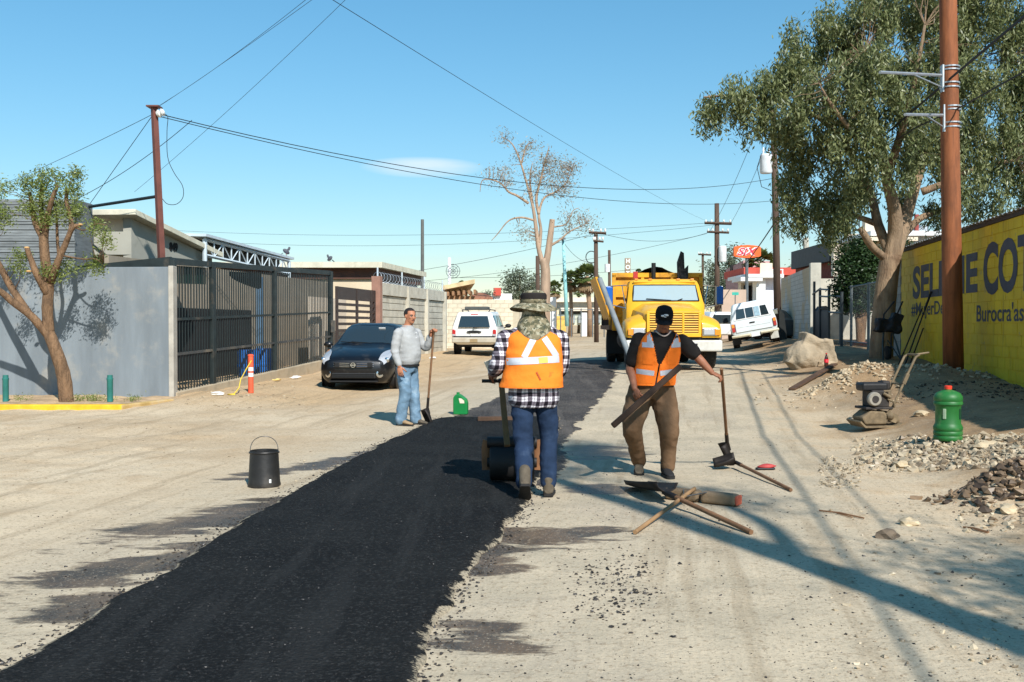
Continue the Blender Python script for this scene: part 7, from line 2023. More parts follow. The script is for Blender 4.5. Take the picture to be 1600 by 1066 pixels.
# upended wheelbarrow by the big tree
wb_y = 23.1; c = at(1390, 566, wb_y); c.z = Hs(c.x, c.y)
wbw = thing('wheelbarrow', 'dark upended wheelbarrow leaning at the grey wall beside the big tree', 'wheelbarrow', c, .1)
M_WBD = mat('wheelbarrow_black', S(26, 26, 30), .6, .25, 5, .1); M_WBL = mat('wheelbarrow_steel', S(52, 64, 66), .6, .2, 5, .1)
tb = MB(); tb.box((-.1, .1, .80), (.38, .2, .3), Matrix.Rotation(R(6), 3, 'Y')); tb.box((.14, .06, .86), (.26, .2, .46), Matrix.Rotation(R(22), 3, 'Y')); tb.ball((.22, .02, .72), (.1, .1, .12), 10, 8); tbm = remeshed(tb, .03, 2); folds(tbm, .02, (9, 9, 9), 2); obj('tray', tbm, M_WBD, wbw, smooth=True)
for s in (-1, 1):
    mb = MB(); mb.tube([(s * .09 - .02, .1, .02), (s * .10, .12, .6), (s * .16 + .06, .1, 1.05), (s * .10 + .22, .02, 1.36)], .02, 8); obj('handle', mb, M_WBD, wbw, smooth=40)
    mb = MB(); mb.tube([(s * .22, -.12, .0), (s * .16, .02, .42), (s * .1, .1, .66)], .018, 6); mb.tube([(s * .22, -.12, .0), (s * .05, .2, .45)], .015, 6); obj('leg', mb, M_WBL, wbw, smooth=40)
mb = MB(); mb.lathe([(.06, -.04), (.13, -.04), (.16, -.02), (.16, .02), (.13, .04), (.06, .04)], 20, (.02, .15, .16), Matrix.Rotation(math.pi / 2, 3, 'Y')); obj('wheel', mb, M_TYRE, wbw, smooth=40)
# long tools leaning on the yellow wall
for k, (px0, py0, px1, py1, lab, nm) in enumerate(((1404, 572, 1441, 482, 'thin dark steel bar, leftmost of three leaning on the yellow wall', 'pry_bar'), (1414, 568, 1455, 456, 'long dark rake, tallest of three leaning on the yellow wall', 'rake'), (1421, 575, 1443, 513, 'short dark handle, lowest of three leaning on the yellow wall', 'hoe'))):
    ya_ = 21.4; a = at(px0, py0, ya_); a.z = Hs(a.x, a.y); yb_ = wall_y(px1, WU) - .1; b = wpt(yb_, at(px1, py1, yb_).z, -.03)
    mb = MB(); mb.tube([a, a.lerp(b, .75), a.lerp(b, .76), b], [.016, .016, .024 if k == 1 else .016, .026 if k == 1 else .016], 8); single(nm, mb, M_TOOL, lab, 'tool', smooth=40, group='tools leaning on the yellow wall')

# ------------------------------------------------------------------ loose stones, rubble, litter
M_GRAV = leafmat('pale_gravel', S(122, 106, 86), S(188, 172, 144), 0.0); M_CRUMB = leafmat('asphalt_crumb', S(34, 32, 31), S(78, 72, 66), 0.0); M_RUB = leafmat('dark_rubble', S(58, 48, 40), S(140, 116, 90), 0.0)
M_STONE = mat('field_stone', S(182, 164, 134), .92, .25, 6, .6, 24); M_STONED = mat('dark_field_stone', S(104, 90, 74), .92, .25, 6, .6, 24)
base_rocks = []
for s in range(5):
    bm = bmesh.new(); bmesh.ops.create_icosphere(bm, subdivisions=1, radius=1)
    for v in bm.verts: v.co += Vector((noise.cell((s * 3.1, v.index, 1)), noise.cell((s * 2.2, v.index, 5)), noise.cell((s, v.index, 9)))) * .45
    vs = []
    for v in bm.verts:
        k = 1 + .5 * noise.noise((v.co.x * 1.3 + s * 7, v.co.y * 1.3, v.co.z * 1.3)); vs.append(v.co * k)
    fs = [[v.index for v in f.verts] for f in bm.faces]; bm.free(); base_rocks.append((np.array([v[:] for v in vs]), np.array(fs)))
def scatter(name, spots, m, label):
    """spots: list of (x, y, size, sink) -> one joined mesh"""
    VV, FF, off = [], [], 0
    for (x, y, sz, sk) in spots:
        v, f = base_rocks[random.randrange(5)]
        a = random.uniform(0, 6.28); ca, sa = math.cos(a), math.sin(a)
        w = v * np.array([sz * random.uniform(.7, 1.2), sz * random.uniform(.7, 1.2), sz * random.uniform(.45, .8)])
        w = np.stack([w[:, 0] * ca - w[:, 1] * sa + x, w[:, 0] * sa + w[:, 1] * ca + y, w[:, 2] + Hs(x, y) + sz * sk], 1)
        VV.append(w); FF.append(f + off); off += len(v)
    me = bpy.data.meshes.new(name); me.from_pydata(np.concatenate(VV).tolist(), [], np.concatenate(FF).tolist()); me.update(); me.materials.append(m)
    o = bpy.data.objects.new(name, me); col.objects.link(o); tag(o, label, None, None, 'stuff'); return o
def cloud_px(n, x0, x1, y0, y1, smin, smax, dens=None, sk=.2):
    out = []; tries = 0
    while len(out) < n and tries < n * 8:
        tries += 1
        px, py = random.uniform(x0, x1), random.uniform(y0, y1)
        if dens and random.random() > dens(px, py): continue
        g = gnd_quick(px, py)
        s = smin * (smax / smin) ** (random.random() ** 2.2)
        out.append((g.x, g.y, s, sk))
    return out
gr_sp = cloud_px(2200, 1330, 1640, 672, 745, .012, .055, lambda x, y: max(0, 1 - ((y - 708 + (x - 1450) * .03) / 30) ** 2) * min(1, (x - 1325) / 60))
gr_sp += cloud_px(330, 1280, 1345, 715, 765, .010, .035) + cloud_px(260, 1500, 1640, 760, 830, .010, .04)
scatter('gravel', gr_sp, M_GRAV, 'pale crushed stone spread around the green water jug')
sp = cloud_px(600, 1290, 1640, 620, 1060, .005, .02, lambda x, y: .5) + cloud_px(260, 1180, 1420, 560, 640, .01, .045) + cloud_px(200, 290, 480, 600, 640, .01, .04) + cloud_px(300, 0, 900, 660, 760, .006, .02)
scatter('scattered_pebbles', sp, M_GRAV, 'small loose stones scattered over the dirt shoulders')
sp = cloud_px(420, 880, 1080, 850, 1000, .005, .017, lambda x, y: max(.1, 1 - ((x - 965) / 90) ** 2 - ((y - 910) / 70) ** 2)) + cloud_px(420, 660, 1300, 780, 1066, .003, .009, lambda x, y: .6) + cloud_px(300, 40, 480, 800, 980, .004, .010) + cloud_px(260, 900, 1250, 680, 830, .004, .011)
sp += cloud_px(160, 1230, 1600, 760, 1066, .004, .012)
for i in range(2600):        # crumbs along both ragged edges of the strip
    E = EL if i % 2 else ER; k = random.random() * (len(E) - 1); j = int(k); t_ = k - j
    x = E[j][0] + (E[j + 1][0] - E[j][0]) * t_ + random.gauss(0, .07); y = E[j][1] + (E[j + 1][1] - E[j][1]) * t_ + random.gauss(0, .07)
    if y > 4: sp.append((x, y, random.uniform(.003, .013), .2))
scatter('asphalt_crumbs', sp, M_CRUMB, 'black asphalt crumbs scattered beside the fresh strip')
sp = []
ylo, yhi = EL[1][1], EL[-1][1]
while len(sp) < 4500:        # coarse aggregate standing proud of the rolled surface
    y = 3.9 + (11.5 - 3.9) * random.random() ** 1.7
    a_ = float(np.interp(y, [p[1] for p in EL], [p[0] for p in EL])) + .08; b_ = float(np.interp(y, [p[1] for p in ER], [p[0] for p in ER])) - .08
    sp.append((random.uniform(a_, b_), y, random.uniform(.004, .0085), 5.2))
ag = leafmat('asphalt_aggregate', S(18, 18, 18), S(48, 46, 44), 0.0)
o = scatter('asphalt_aggregate', [(x, y, z_, (.034) / z_) for x, y, z_, _ in sp], ag, 'coarse dark aggregate in the surface of the fresh asphalt')
sp = cloud_px(700, 1400, 1640, 566, 640, .008, .035, lambda x, y: max(0, 1 - abs(y - 585 - (x - 1400) * .12) / 26))
scatter('wall_foot_debris', sp, mat('leaf_debris', S(70, 58, 46), .95, .35, 8, .4, 30), 'dark leaf litter and clods along the foot of the yellow wall')
mcx, mcy = MOUNDS[4][0], MOUNDS[4][1]
sp = [(mcx + random.gauss(0, .28), mcy + random.gauss(0, .2), random.uniform(.012, .055), .3) for _ in range(520)]
scatter('rubble', sp, M_RUB, 'dark rubble heap at the right picture edge')
sp = []
for (mx, my, rx_, ry_, h_) in MOUNDS[:3]:
    sp += [(mx + random.gauss(0, rx_ * .6), my + random.gauss(0, ry_ * .6), random.uniform(.01, .05), .3) for _ in range(190)]
scatter('mound_stones', sp, mat('mound_stone', S(176, 158, 130), .92, .25, 6, .4, 30), 'stones and clods on the dirt mounds beside the boulder')
rocks = [(1412, 730, .09, 'flat pale stone just below the gravel patch'), (1385, 840, .08, 'dark flat stone in the tree shadow on the road edge'), (1540, 700, .11, 'biggest pale stone behind the gravel near the shaded dirt'), (1440, 650, .1, 'pale stone between compactor and green jug'), (1358, 624, .08, 'small dark stone left of the compactor'), (1420, 820, .07, 'crumpled pale stone below the gravel, casting a small shadow'), (1575, 800, .08, 'pale stone at the foot of the dark rubble')]
for i, (px, py, s, lab) in enumerate(rocks):
    g = G(px, py); me = rock_mesh((s * 1.1, s * .8, s * .6), i * 5.3, 2, .3, .75); finish(me, M_STONE if 'dark' not in lab or 'foot' in lab else M_STONED, 22)
    o = bpy.data.objects.new('stone', me); col.objects.link(o); o.location = g + V(0, 0, s * .15); tag(o, lab, 'stone', 'larger stones on the shoulder')
M_PAPER = mat('litter_white', S(226, 222, 214), .8, .1)
for i, (px, py, s, lab) in enumerate(((676, 561, .14, 'crumpled white litter beside the concrete panel wall'), (462, 592, .12, 'white paper scraps near the front of the sedan'), (340, 618, .12, 'white paper scrap in front of the iron fence'), (432, 596, .10, 'yellowish crumpled bag between delineator and sedan'))):
    g = G(px, py); me = rock_mesh((s, s * .6, s * .35), 20 + i * 3, 2, .3, .7); finish(me, M_PAPER if 'yellow' not in lab else mat('litter_yellow', S(214, 190, 120), .8), 20)
    o = bpy.data.objects.new('litter', me); col.objects.link(o); o.location = g + V(0, 0, .03); tag(o, lab, 'litter', 'litter on the dirt')
for i, (a, b, lab) in enumerate((((1280, 800), (1350, 812), 'dry twig lying on the road edge near the tree shadow'), ((1505, 826), (1545, 834), 'thin dry stick on the dirt at the right'))):
    p, q = G(*a), G(*b); mb = MB(); mb.tube([p + V(0, 0, .012), p.lerp(q, .5) + V(0, .03, .018), q + V(0, 0, .012)], .007, 5); mb.tube([p.lerp(q, .4) + V(0, 0, .015), p.lerp(q, .6) + V(.02, -.1, .012)], .005, 5); single('twig', mb, M_HANDLE, lab, 'twig')
# ------------------------------------------------------------------ trees
L_EUC = leafmat('eucalyptus_leaf', S(82, 95, 54), S(150, 154, 102), .36); L_MESQ = leafmat('mesquite_leaf', S(92, 112, 48), S(150, 158, 84), .35); L_DARK = leafmat('dark_bush_leaf', S(30, 52, 26), S(58, 82, 40), .2)
L_GREY = leafmat('grey_green_leaf', S(80, 92, 74), S(122, 130, 104), .25); L_DRY = leafmat('sparse_leaf', S(128, 120, 96), S(170, 158, 134), .35); L_PALM = leafmat('palm_frond', S(74, 92, 46), S(120, 130, 72), .25); L_SKIRT = leafmat('palm_skirt', S(130, 104, 74), S(164, 138, 102), .2)
M_EUB = mat('eucalyptus_bark', S(146, 122, 96), .85, .35, 1.6, .7, 10, stretch=(3, 3, .7), dirt=.5, dirtc=S(98, 74, 54), dsc=2.4, bdist=.05)
M_MSB = mat('mesquite_bark', S(126, 98, 72), .9, .35, 3, 1.0, 14, stretch=(3, 3, .7), dirt=.35, dirtc=S(84, 64, 48), dsc=4, bdist=.05); M_DEADB = mat('pale_bark', S(160, 136, 114), .85, .25, 1.5, .4, 12, stretch=(3, 3, .7))
def leaves(anchors, per, llen, lwid, spread, droop, hang=0.0):
    """anchors (n,3): a drooping spray of slim leaves at each"""
    A = np.repeat(np.asarray(anchors, float), per, 0); n = len(A)
    t = rng.random(n)
    off = rng.normal(0, 1, (n, 3)) * spread * np.array([1, 1, .8]); off[:, 2] -= t * hang
    c = A + off
    d = rng.normal(0, 1, (n, 3)); d[:, 2] = d[:, 2] * .5 - droop; d /= np.linalg.norm(d, axis=1)[:, None]
    s = np.cross(d, rng.normal(0, 1, (n, 3))); s /= np.linalg.norm(s, axis=1)[:, None]
    L_ = (llen * rng.uniform(.6, 1.25, n))[:, None] * d / 2; W = (lwid * rng.uniform(.7, 1.2, n))[:, None] * s / 2
    return np.stack([c - L_, c + W, c + L_, c - W], 1)
def wander(a, b, n=6, amp=.08, seed=0):
    a, b = Vector(a), Vector(b); L_ = (b - a).length
    return [a.lerp(b, i / n) + Vector((noise.noise((i * .7, seed, 0)), noise.noise((i * .7, seed, 5)), noise.noise((i * .7, seed, 9)))) * amp * L_ * math.sin(math.pi * i / n) for i in range(n + 1)]
def limb_path(pts, r0, r1, mb, n=9):
    P = [Vector(p) for p in pts]; path, rr = [], []
    m = (len(P) - 1) * 5
    for i in range(m + 1):
        s = i / m * (len(P) - 1); path.append(Vector([catmull([p[a] for p in P], s) for a in range(3)])); rr.append((r0 + (r1 - r0) * (i / m)) * (1 + .06 * noise.noise((i * .9, r0 * 50, 1))))
    mb.tube(path, rr, n)
    return path
def clumps_to_anchors(clumps, dens, Y, depth_scale=1.0):
    """clumps: (px, py, rx px, ry px, depth offset)"""
    out, cents = [], []
    k = Y / FPX
    for (px, py, rx, ry, dy) in clumps:
        c = at(px, py, Y + dy); rx_, rz_ = rx * k, ry * k
        n = int(dens * rx_ * rz_ * 3.1) + 3
        p = rng.normal(0, 1, (n, 3)); p /= np.linalg.norm(p, axis=1)[:, None]; p *= (rng.random(n) ** .5)[:, None]
        out.append(p * np.array([rx_, rx_ * depth_scale, rz_]) + np.array(c[:])); cents.append((c, rx_, rz_))
    return np.concatenate(out), cents
def clumpy(anc, size, sigma):
    """gather the anchors of a crown into separate hanging tufts with gaps between"""
    n = max(1, len(anc) // size); c = anc[rng.permutation(len(anc))[:n]]
    d = ((anc[:, None, :] - c[None]) ** 2).sum(2); j = d.argmin(1)
    return c[j] + (anc - c[j]) * .30 + rng.normal(0, sigma, anc.shape)
def twigs(mb, anchors, limbs, every, r=.012, seed=3):
    pts = [p for l in limbs for p in l]
    arr = np.array([p[:] for p in pts])
    for i in range(0, len(anchors), every):
        a = anchors[i]; d = np.linalg.norm(arr - a + np.array([0, 0, .3]), axis=1); j = int(d.argmin())
        if d[j] < .15: continue
        w = wander(arr[j], a, 4, .12, seed + i)
        mb.tube(w, [r * 1.8 * min(1.6, d[j]), r * 1.3, r, r * .7, r * .4], 4)

# ---- big eucalyptus on the right
TY = 24.0
tb_ = at(1376, 566, TY); bz = Hs(tb_.x, TY)
big = thing('eucalyptus_tree', 'large leafy eucalyptus with pale forked trunk beside the yellow wall', 'tree', (tb_.x, TY, bz))
mb = MB(); k_ = lambda px, py, dy=0: at(px, py, TY + dy)
base = Vector((tb_.x, TY, bz - .1)); limbs = []
limbs.append(limb_path([base, k_(1380, 500), k_(1386, 440), k_(1392, 400)], .28, .235, mb, 16))
limbs.append(limb_path([k_(1390, 415), k_(1398, 370), k_(1398, 330, -.2), k_(1388, 290, -.3), k_(1378, 240, -.4), k_(1362, 170, -.6), k_(1350, 90, -.6)], .21, .05, mb, 12))
limbs.append(limb_path([k_(1395, 405), k_(1412, 350, .2), k_(1430, 290, .4), k_(1446, 240, .5), k_(1470, 180, .8), k_(1490, 100, .8)], .19, .04, mb, 12))
limbs.append(limb_path([k_(1392, 400), k_(1372, 350, .4), k_(1360, 300, .8), k_(1335, 250, 1), k_(1300, 200, .8), k_(1240, 165, .4), k_(1160, 150, .2), k_(1100, 152, 0)], .13, .02, mb, 10))
limbs.append(limb_path([k_(1384, 405), k_(1362, 385, -.3), k_(1350, 366, -.5), k_(1343, 356, -.5)], .10, .07, mb, 10))
limbs.append(limb_path([k_(1440, 300, .4), k_(1480, 285, .2), k_(1530, 262, 0), k_(1590, 250, -.3)], .10, .03, mb, 8))
limbs.append(limb_path([k_(1408, 370, .2), k_(1440, 340, .8), k_(1480, 325, 1.2), k_(1520, 300, 1.5)], .11, .03, mb, 8))
limbs.append(limb_path([k_(1380, 250, -.4), k_(1340, 215, -1.2), k_(1300, 165, -1.6), k_(1280, 130, -1.6)], .08, .015, mb, 8))
limbs.append(limb_path([k_(1385, 280, -.3), k_(1410, 200, -1.2), k_(1430, 120, -1.6), k_(1445, 40, -1.6)], .12, .03, mb, 8))
limbs.append(limb_path([k_(1370, 350, .4), k_(1330, 335, .8), k_(1300, 325, 1.0), k_(1260, 300, 1.0)], .08, .02, mb, 8))
cl = [(1150, 140, 55, 28, 0), (1105, 158, 32, 26, 0), (1195, 130, 45, 40, .3), (1180, 175, 40, 18, 0), (1235, 95, 45, 50, 0), (1280, 55, 60, 45, .4), (1350, 20, 75, 45, 0), (1430, 10, 75, 45, .5), (1510, 20, 80, 50, 0), (1590, 40, 60, 60, .5), (1640, 130, 60, 80, 0),
      (1250, 170, 55, 45, -.6), (1310, 130, 60, 55, -1.2), (1380, 95, 60, 50, -1.4), (1450, 80, 55, 50, -1.4), (1520, 110, 60, 55, -.4), (1585, 130, 55, 55, .5), (1240, 235, 32, 45, .4), (1236, 300, 24, 45, .4), (1262, 320, 26, 35, .8), (1290, 225, 42, 45, 0), (1300, 300, 38, 38, .8), (1300, 350, 26, 16, .8), (1330, 190, 45, 45, -1.2), (1400, 165, 50, 42, -1.5),
      (1345, 275, 30, 40, 1.2), (1450, 170, 45, 45, -1), (1500, 190, 45, 45, .3), (1560, 200, 55, 45, 0), (1610, 220, 55, 50, .3), (1520, 255, 45, 32, 0), (1575, 275, 45, 32, 0), (1530, 305, 26, 22, .6), (1480, 245, 35, 35, .8), (1425, 230, 35, 35, .9), (1620, 290, 40, 30, 0), (1335, 80, 50, 45, .8), (1460, 320, 28, 18, 1.0), (1400, 300, 22, 30, 1.6), (1680, 60, 50, 60, 0), (1430, -40, 120, 30, 0), (1560, -30, 100, 40, 0), (1225, 190, 26, 30, .5), (1320, 330, 30, 30, 1.4), (1360, 240, 40, 34, -1.2), (1430, 245, 32, 30, -1.0), (1330, 300, 26, 30, -.6), (1465, 215, 34, 34, -.8), (1500, 285, 26, 20, -.4)]
anc, _ = clumps_to_anchors(cl, 54, TY, 1.1); anc = clumpy(anc, 8, .07)
twigs(mb, anc, limbs[1:], 10, .006)
obj('trunk', mb, M_EUB, big, smooth=True, world=True)
Q = leaves(anc, 28, .15, .04, .095, 1.3, .62)
crown = obj('crown', quads_mesh('crown', Q, L_EUC), None, big, world=True)

# ---- pruned mesquite on the left
LY = 18.75; k_ = lambda px, py, dy=0: at(px, py, LY + dy)
lb = at(104, 618, LY)
ms = thing('mesquite_tree', 'pruned mesquite with forked brown trunk in front of the grey wall', 'tree', (lb.x, LY, .1))
mb = MB(); limbs = []
limbs.append(limb_path([(lb.x, LY, .0), k_(100, 590), k_(88, 550), k_(74, 515)], .14, .105, mb, 14))
limbs.append(limb_path([k_(80, 530), k_(50, 495, -.1), k_(20, 472, -.2), k_(0, 455, -.3), k_(-40, 430, -.4)], .082, .05, mb, 10))
limbs.append(limb_path([k_(45, 490, -.1), k_(18, 450, .1), k_(2, 420, .1), k_(-25, 370, .2)], .07, .05, mb, 10))
limbs.append(limb_path([k_(76, 520), k_(74, 480), k_(76, 445, .05), k_(70, 400, .05), k_(68, 370, .1)], .105, .085, mb, 12))
limbs.append(limb_path([k_(68, 372, .1), k_(56, 350, .1), k_(50, 320, .1), k_(46, 300, .1)], .07, .03, mb, 9))
limbs.append(limb_path([k_(70, 375, .1), k_(74, 340, 0), k_(82, 310, -.1), k_(90, 290, -.1)], .065, .03, mb, 9))
limbs.append(limb_path([k_(68, 360, .1), k_(64, 320, .2), k_(66, 285, .2)], .06, .03, mb, 8))
limbs.append(limb_path([k_(78, 440), k_(92, 405, -.1), k_(105, 375, -.1), k_(112, 350, -.1), k_(104, 315, 0), k_(106, 295, 0)], .068, .03, mb, 9))
limbs.append(limb_path([k_(104, 378, -.1), k_(114, 356, -.2), k_(126, 352, -.2)], .05, .035, mb, 8))
limbs.append(limb_path([k_(74, 460), k_(58, 430, -.2), k_(50, 410, -.2), k_(42, 388, -.2)], .07, .045, mb, 8))
limbs.append(limb_path([k_(78, 450), k_(92, 410, .3), k_(90, 380, .3), k_(88, 330, .3)], .05, .02, mb, 8))
limbs.append(limb_path([k_(110, 350, -.1), k_(130, 360, -.3), k_(150, 350, -.5), k_(166, 352, -.6)], .018, .006, mb, 5))
limbs.append(limb_path([k_(100, 400, -.1), k_(130, 405, -.2), k_(150, 405, -.3), k_(165, 418, -.3)], .018, .006, mb, 5))
cl = [(60, 290, 30, 24, 0), (85, 275, 22, 16, 0), (118, 278, 9, 22, 0), (110, 295, 20, 16, 0), (46, 320, 16, 22, 0), (85, 315, 24, 22, .1), (120, 322, 18, 16, 0), (102, 335, 22, 14, 0), (5, 290, 22, 12, 0), (8, 330, 16, 14, 0), (70, 335, 14, 16, 0), (150, 352, 18, 14, -.4), (162, 372, 10, 16, -.5), (80, 420, 16, 12, 0), (95, 425, 18, 10, .1), (30, 395, 16, 12, 0), (28, 415, 12, 12, 0), (140, 408, 18, 12, -.2), (155, 418, 10, 8, -.2), (105, 410, 14, 10, .2), (40, 280, 12, 8, 0), (-15, 330, 25, 40, 0), (118, 265, 4, 8, 0), (64, 270, 10, 8, 0)]
anc, _ = clumps_to_anchors(cl, 92, LY, 1.0)
twigs(mb, anc, limbs[1:], 4, .006, 9)
obj('trunk', mb, M_MSB, ms, smooth=True, world=True)
mb = MB()
for (px, py, dy, an) in ((42, 387, -.2, 0), (126, 351, -.2, 1), (64, 283, .2, 0), (45, 424, -.25, 0)):
    mb.ball(k_(px, py, dy), (.05, .05, .02), 10, 6)
obj('sawn_ends', mb, mat('sawn_wood', S(206, 164, 108), .8, .15, 10), ms, smooth=True, world=True)
obj('crown', quads_mesh('crown', leaves(anc, 30, .07, .022, .075, .5, .10), L_MESQ), None, ms, world=True)

# ---- sparse eucalyptus in the middle
EY = 55.0; k_ = lambda px, py, dy=0: at(px, py, EY + dy)
eb = at(848, 505, EY); sp_ = thing('bare_eucalyptus', 'tall half-bare eucalyptus with pale split trunk behind the sun hat', 'tree', (eb.x, EY, .5))
mb = MB(); limbs = []
limbs.append(limb_path([(eb.x + .1, EY, .3), k_(852, 460), k_(852, 420), k_(848, 405)], .30, .24, mb, 12))
limbs.append(limb_path([k_(852, 420), k_(857, 390), k_(861, 360), k_(863, 343)], .20, .15, mb, 10))
limbs.append(limb_path([k_(848, 412), k_(842, 390), k_(838, 360), k_(836, 345), k_(832, 320), k_(824, 290), k_(812, 250), k_(800, 225), k_(785, 215)], .15, .015, mb, 10))
limbs.append(limb_path([k_(842, 395), k_(845, 360), k_(842, 335), k_(850, 310), k_(868, 300), k_(885, 285), k_(895, 262)], .10, .015, mb, 8))
limbs.append(limb_path([k_(842, 335), k_(838, 310), k_(845, 280), k_(852, 250), k_(858, 230)], .09, .02, mb, 8))
limbs.append(limb_path([k_(826, 318), k_(808, 306), k_(795, 300), k_(780, 285), k_(755, 281), k_(750, 300)], .08, .015, mb, 8))
limbs.append(limb_path([k_(836, 345), k_(815, 340), k_(795, 345), k_(778, 365), k_(768, 376)], .07, .015, mb, 6))
limbs.append(limb_path([k_(858, 385), k_(875, 375), k_(890, 362), k_(915, 350)], .09, .02, mb, 6))
limbs.append(limb_path([k_(862, 355), k_(885, 350), k_(895, 330), k_(905, 325)], .05, .015, mb, 6))
limbs.append(limb_path([k_(815, 255), k_(822, 230), k_(830, 222)], .06, .02, mb, 6)); limbs.append(limb_path([k_(832, 318), k_(828, 280), k_(832, 255)], .08, .02, mb, 6))
cl = [(828, 226, 14, 12, 0), (815, 235, 12, 10, 0), (852, 245, 16, 18, 0), (868, 255, 16, 18, 0), (885, 260, 16, 18, 0), (895, 255, 8, 12, 0), (832, 270, 12, 14, 0), (850, 280, 16, 16, 0), (870, 285, 16, 14, 0), (892, 290, 12, 10, 0), (765, 262, 8, 8, 0), (790, 262, 12, 10, 0), (795, 280, 12, 10, 0), (778, 280, 12, 5, 0), (885, 335, 10, 10, 0), (905, 335, 12, 10, 0), (922, 340, 10, 12, 0), (890, 350, 12, 10, 0), (815, 355, 12, 10, 0), (825, 365, 10, 8, 0), (790, 212, 10, 12, 0), (880, 300, 12, 8, 0), (915, 355, 8, 6, 0), (828, 300, 10, 10, 0)]
anc, _ = clumps_to_anchors(cl, 30, EY, 1.4)
twigs(mb, anc, limbs[2:], 1, .008, 5)
obj('trunk', mb, M_DEADB, sp_, smooth=True, world=True)
obj('crown', quads_mesh('crown', leaves(anc, 8, .18, .045, .26, .6, .35), L_DRY), None, sp_, world=True)

# ---- dense grey-green trees and bushes behind
def bushy(name, label, clumps, Y, mtl, dens, per, ll, lw, spread, trunkpx, group=None, gz=.4):
    c0 = at(trunkpx[0], trunkpx[1], Y); t = thing(name, label, 'tree' if 'tree' in name else 'bush', (c0.x, Y, gz), 0, group)
    anc, cents = clumps_to_anchors(clumps, dens, Y, 1.0); mb = MB(); limbs = []
    for (c, rx, rz) in cents: limbs.append(limb_path([(c0.x, Y, gz - .2), Vector((c0.x, Y, (gz + c.z) / 2)).lerp(c, .35), c], .14, .04, mb, 6))
    twigs(mb, anc, limbs, 9, .012); obj('trunk', mb, M_MSB, t, smooth=True, world=True)
    obj('crown', quads_mesh('crown', leaves(anc, per, ll, lw, spread, .3, .1), mtl), None, t, world=True)
bushy('far_tree', 'dense grey green tree left of the bare eucalyptus trunk', [(800, 440, 15, 16, 0), (812, 430, 10, 12, 0), (818, 455, 18, 18, 0), (798, 462, 14, 14, 0), (832, 462, 14, 14, 0), (835, 440, 8, 16, 0)], 72, L_GREY, 14, 26, .26, .08, .3, (812, 490))
bushy('far_tree', 'dark green tree mass behind the pole with transformer', [(1118, 445, 18, 24, 0), (1142, 400, 12, 20, 0), (1138, 430, 20, 26, 0), (1155, 440, 14, 24, 0), (1108, 465, 14, 18, 0), (1130, 470, 20, 16, 0), (1150, 470, 16, 14, 0), (1112, 420, 10, 12, 0)], 92, L_GREY, 10, 26, .32, .1, .36, (1130, 495))
bushy('far_tree', 'green tree beyond the dark corner house roof', [(1242, 425, 8, 8, 0), (1236, 420, 5, 6, 0)], 85, L_GREY, 12, 20, .26, .08, .3, (1240, 470))
bushy('round_bush', 'dense dark green clipped round bush behind the chain-link fence', [(1342, 430, 38, 46, 0), (1330, 405, 22, 24, 0), (1362, 410, 24, 30, 0), (1330, 465, 26, 24, 0), (1362, 460, 26, 26, 0), (1345, 385, 18, 16, 0)], 33, L_DARK, 110, 40, .11, .055, .12, (1345, 520), gz=.8)
bushy('hedge_bush', 'small dark bush peeking over the grey wall behind the big trunk', [(1412, 382, 14, 10, 0), (1404, 388, 12, 8, 0)], 30, L_DARK, 60, 30, .09, .04, .12, (1410, 430), gz=.8)
bushy('small_bush', 'small green bush top beside the far tiled roof', [(762, 459, 6, 6, 0)], 64, L_GREY, 20, 24, .2, .07, .2, (762, 480))

# ---- fan palms
def palm(px, pyb, pyt, Y, r, label, skirt=True, tilt=0):
    b = at(px + tilt, pyb, Y); t_ = at(px, pyt, Y); th = thing('fan_palm', label, 'palm', (b.x, Y, H(b.x, Y)), 0, 'far fan palms')
    mb = MB(); mb.tube([(b.x, Y, .3), Vector((b.x, Y, .3)).lerp(t_, .5) + V(.1, 0, 0), t_], [r * .13 + .1, r * .11 + .06, r * .12 + .06], 9); obj('trunk', mb, mat('palm_trunk', S(150, 122, 96), .9, .25, 3, .5, 12), th, smooth=True, world=True)
    def fronds(n, e0, e1, rad, m_, nm):
        quads = []
        for i in range(n):
            a = 6.283 * i / n + random.uniform(-.3, .3); e = R(random.uniform(e0, e1)); d = V(math.cos(a) * math.cos(e), math.sin(a) * math.cos(e), math.sin(e))
            c = t_ + d * rad * .55; side = d.cross(V(0, 0, 1)).normalized(); up = side.cross(d)
            quads.append([t_ - side * .015, t_ + side * .015, c + side * .015, c - side * .015])
            for k in range(11):
                f = (k - 5) / 5 * 1.25; q = (d * math.cos(f) + side * math.sin(f)).normalized(); tip = c + q * rad * .55 * random.uniform(.85, 1.1) + V(0, 0, -.12 * rad * abs(f) - .12 * rad)
                mid = c.lerp(tip, .55) + V(0, 0, .05 * rad); w = q.cross(up).normalized() * rad * .085
                quads.append([c, mid + w, tip, mid - w])
        obj(nm, quads_mesh(nm, np.array([[p[:] for p in q] for q in quads]), m_), None, th, world=True)
    fronds(34, 5, 88, r * .95, L_PALM, 'fronds'); fronds(12, -35, 10, r * .9, L_PALM, 'low_fronds')
    if skirt: fronds(20, -85, -45, r * 1.0, L_SKIRT, 'dead_skirt')
palm(917, 502, 432, 88, 1.35, 'tall fan palm with brown skirt nearest the truck', True, 5)
palm(891, 500, 437, 90, 1.0, 'fan palm right of the pale blue lamp post'); palm(866, 500, 451, 95, .9, 'short fan palm right of the bare eucalyptus trunk'); palm(904, 480, 457, 125, .8, 'small far palm between two larger palms', False); palm(722, 470, 447, 110, .7, 'tiny far palm above the tiled roof', False)
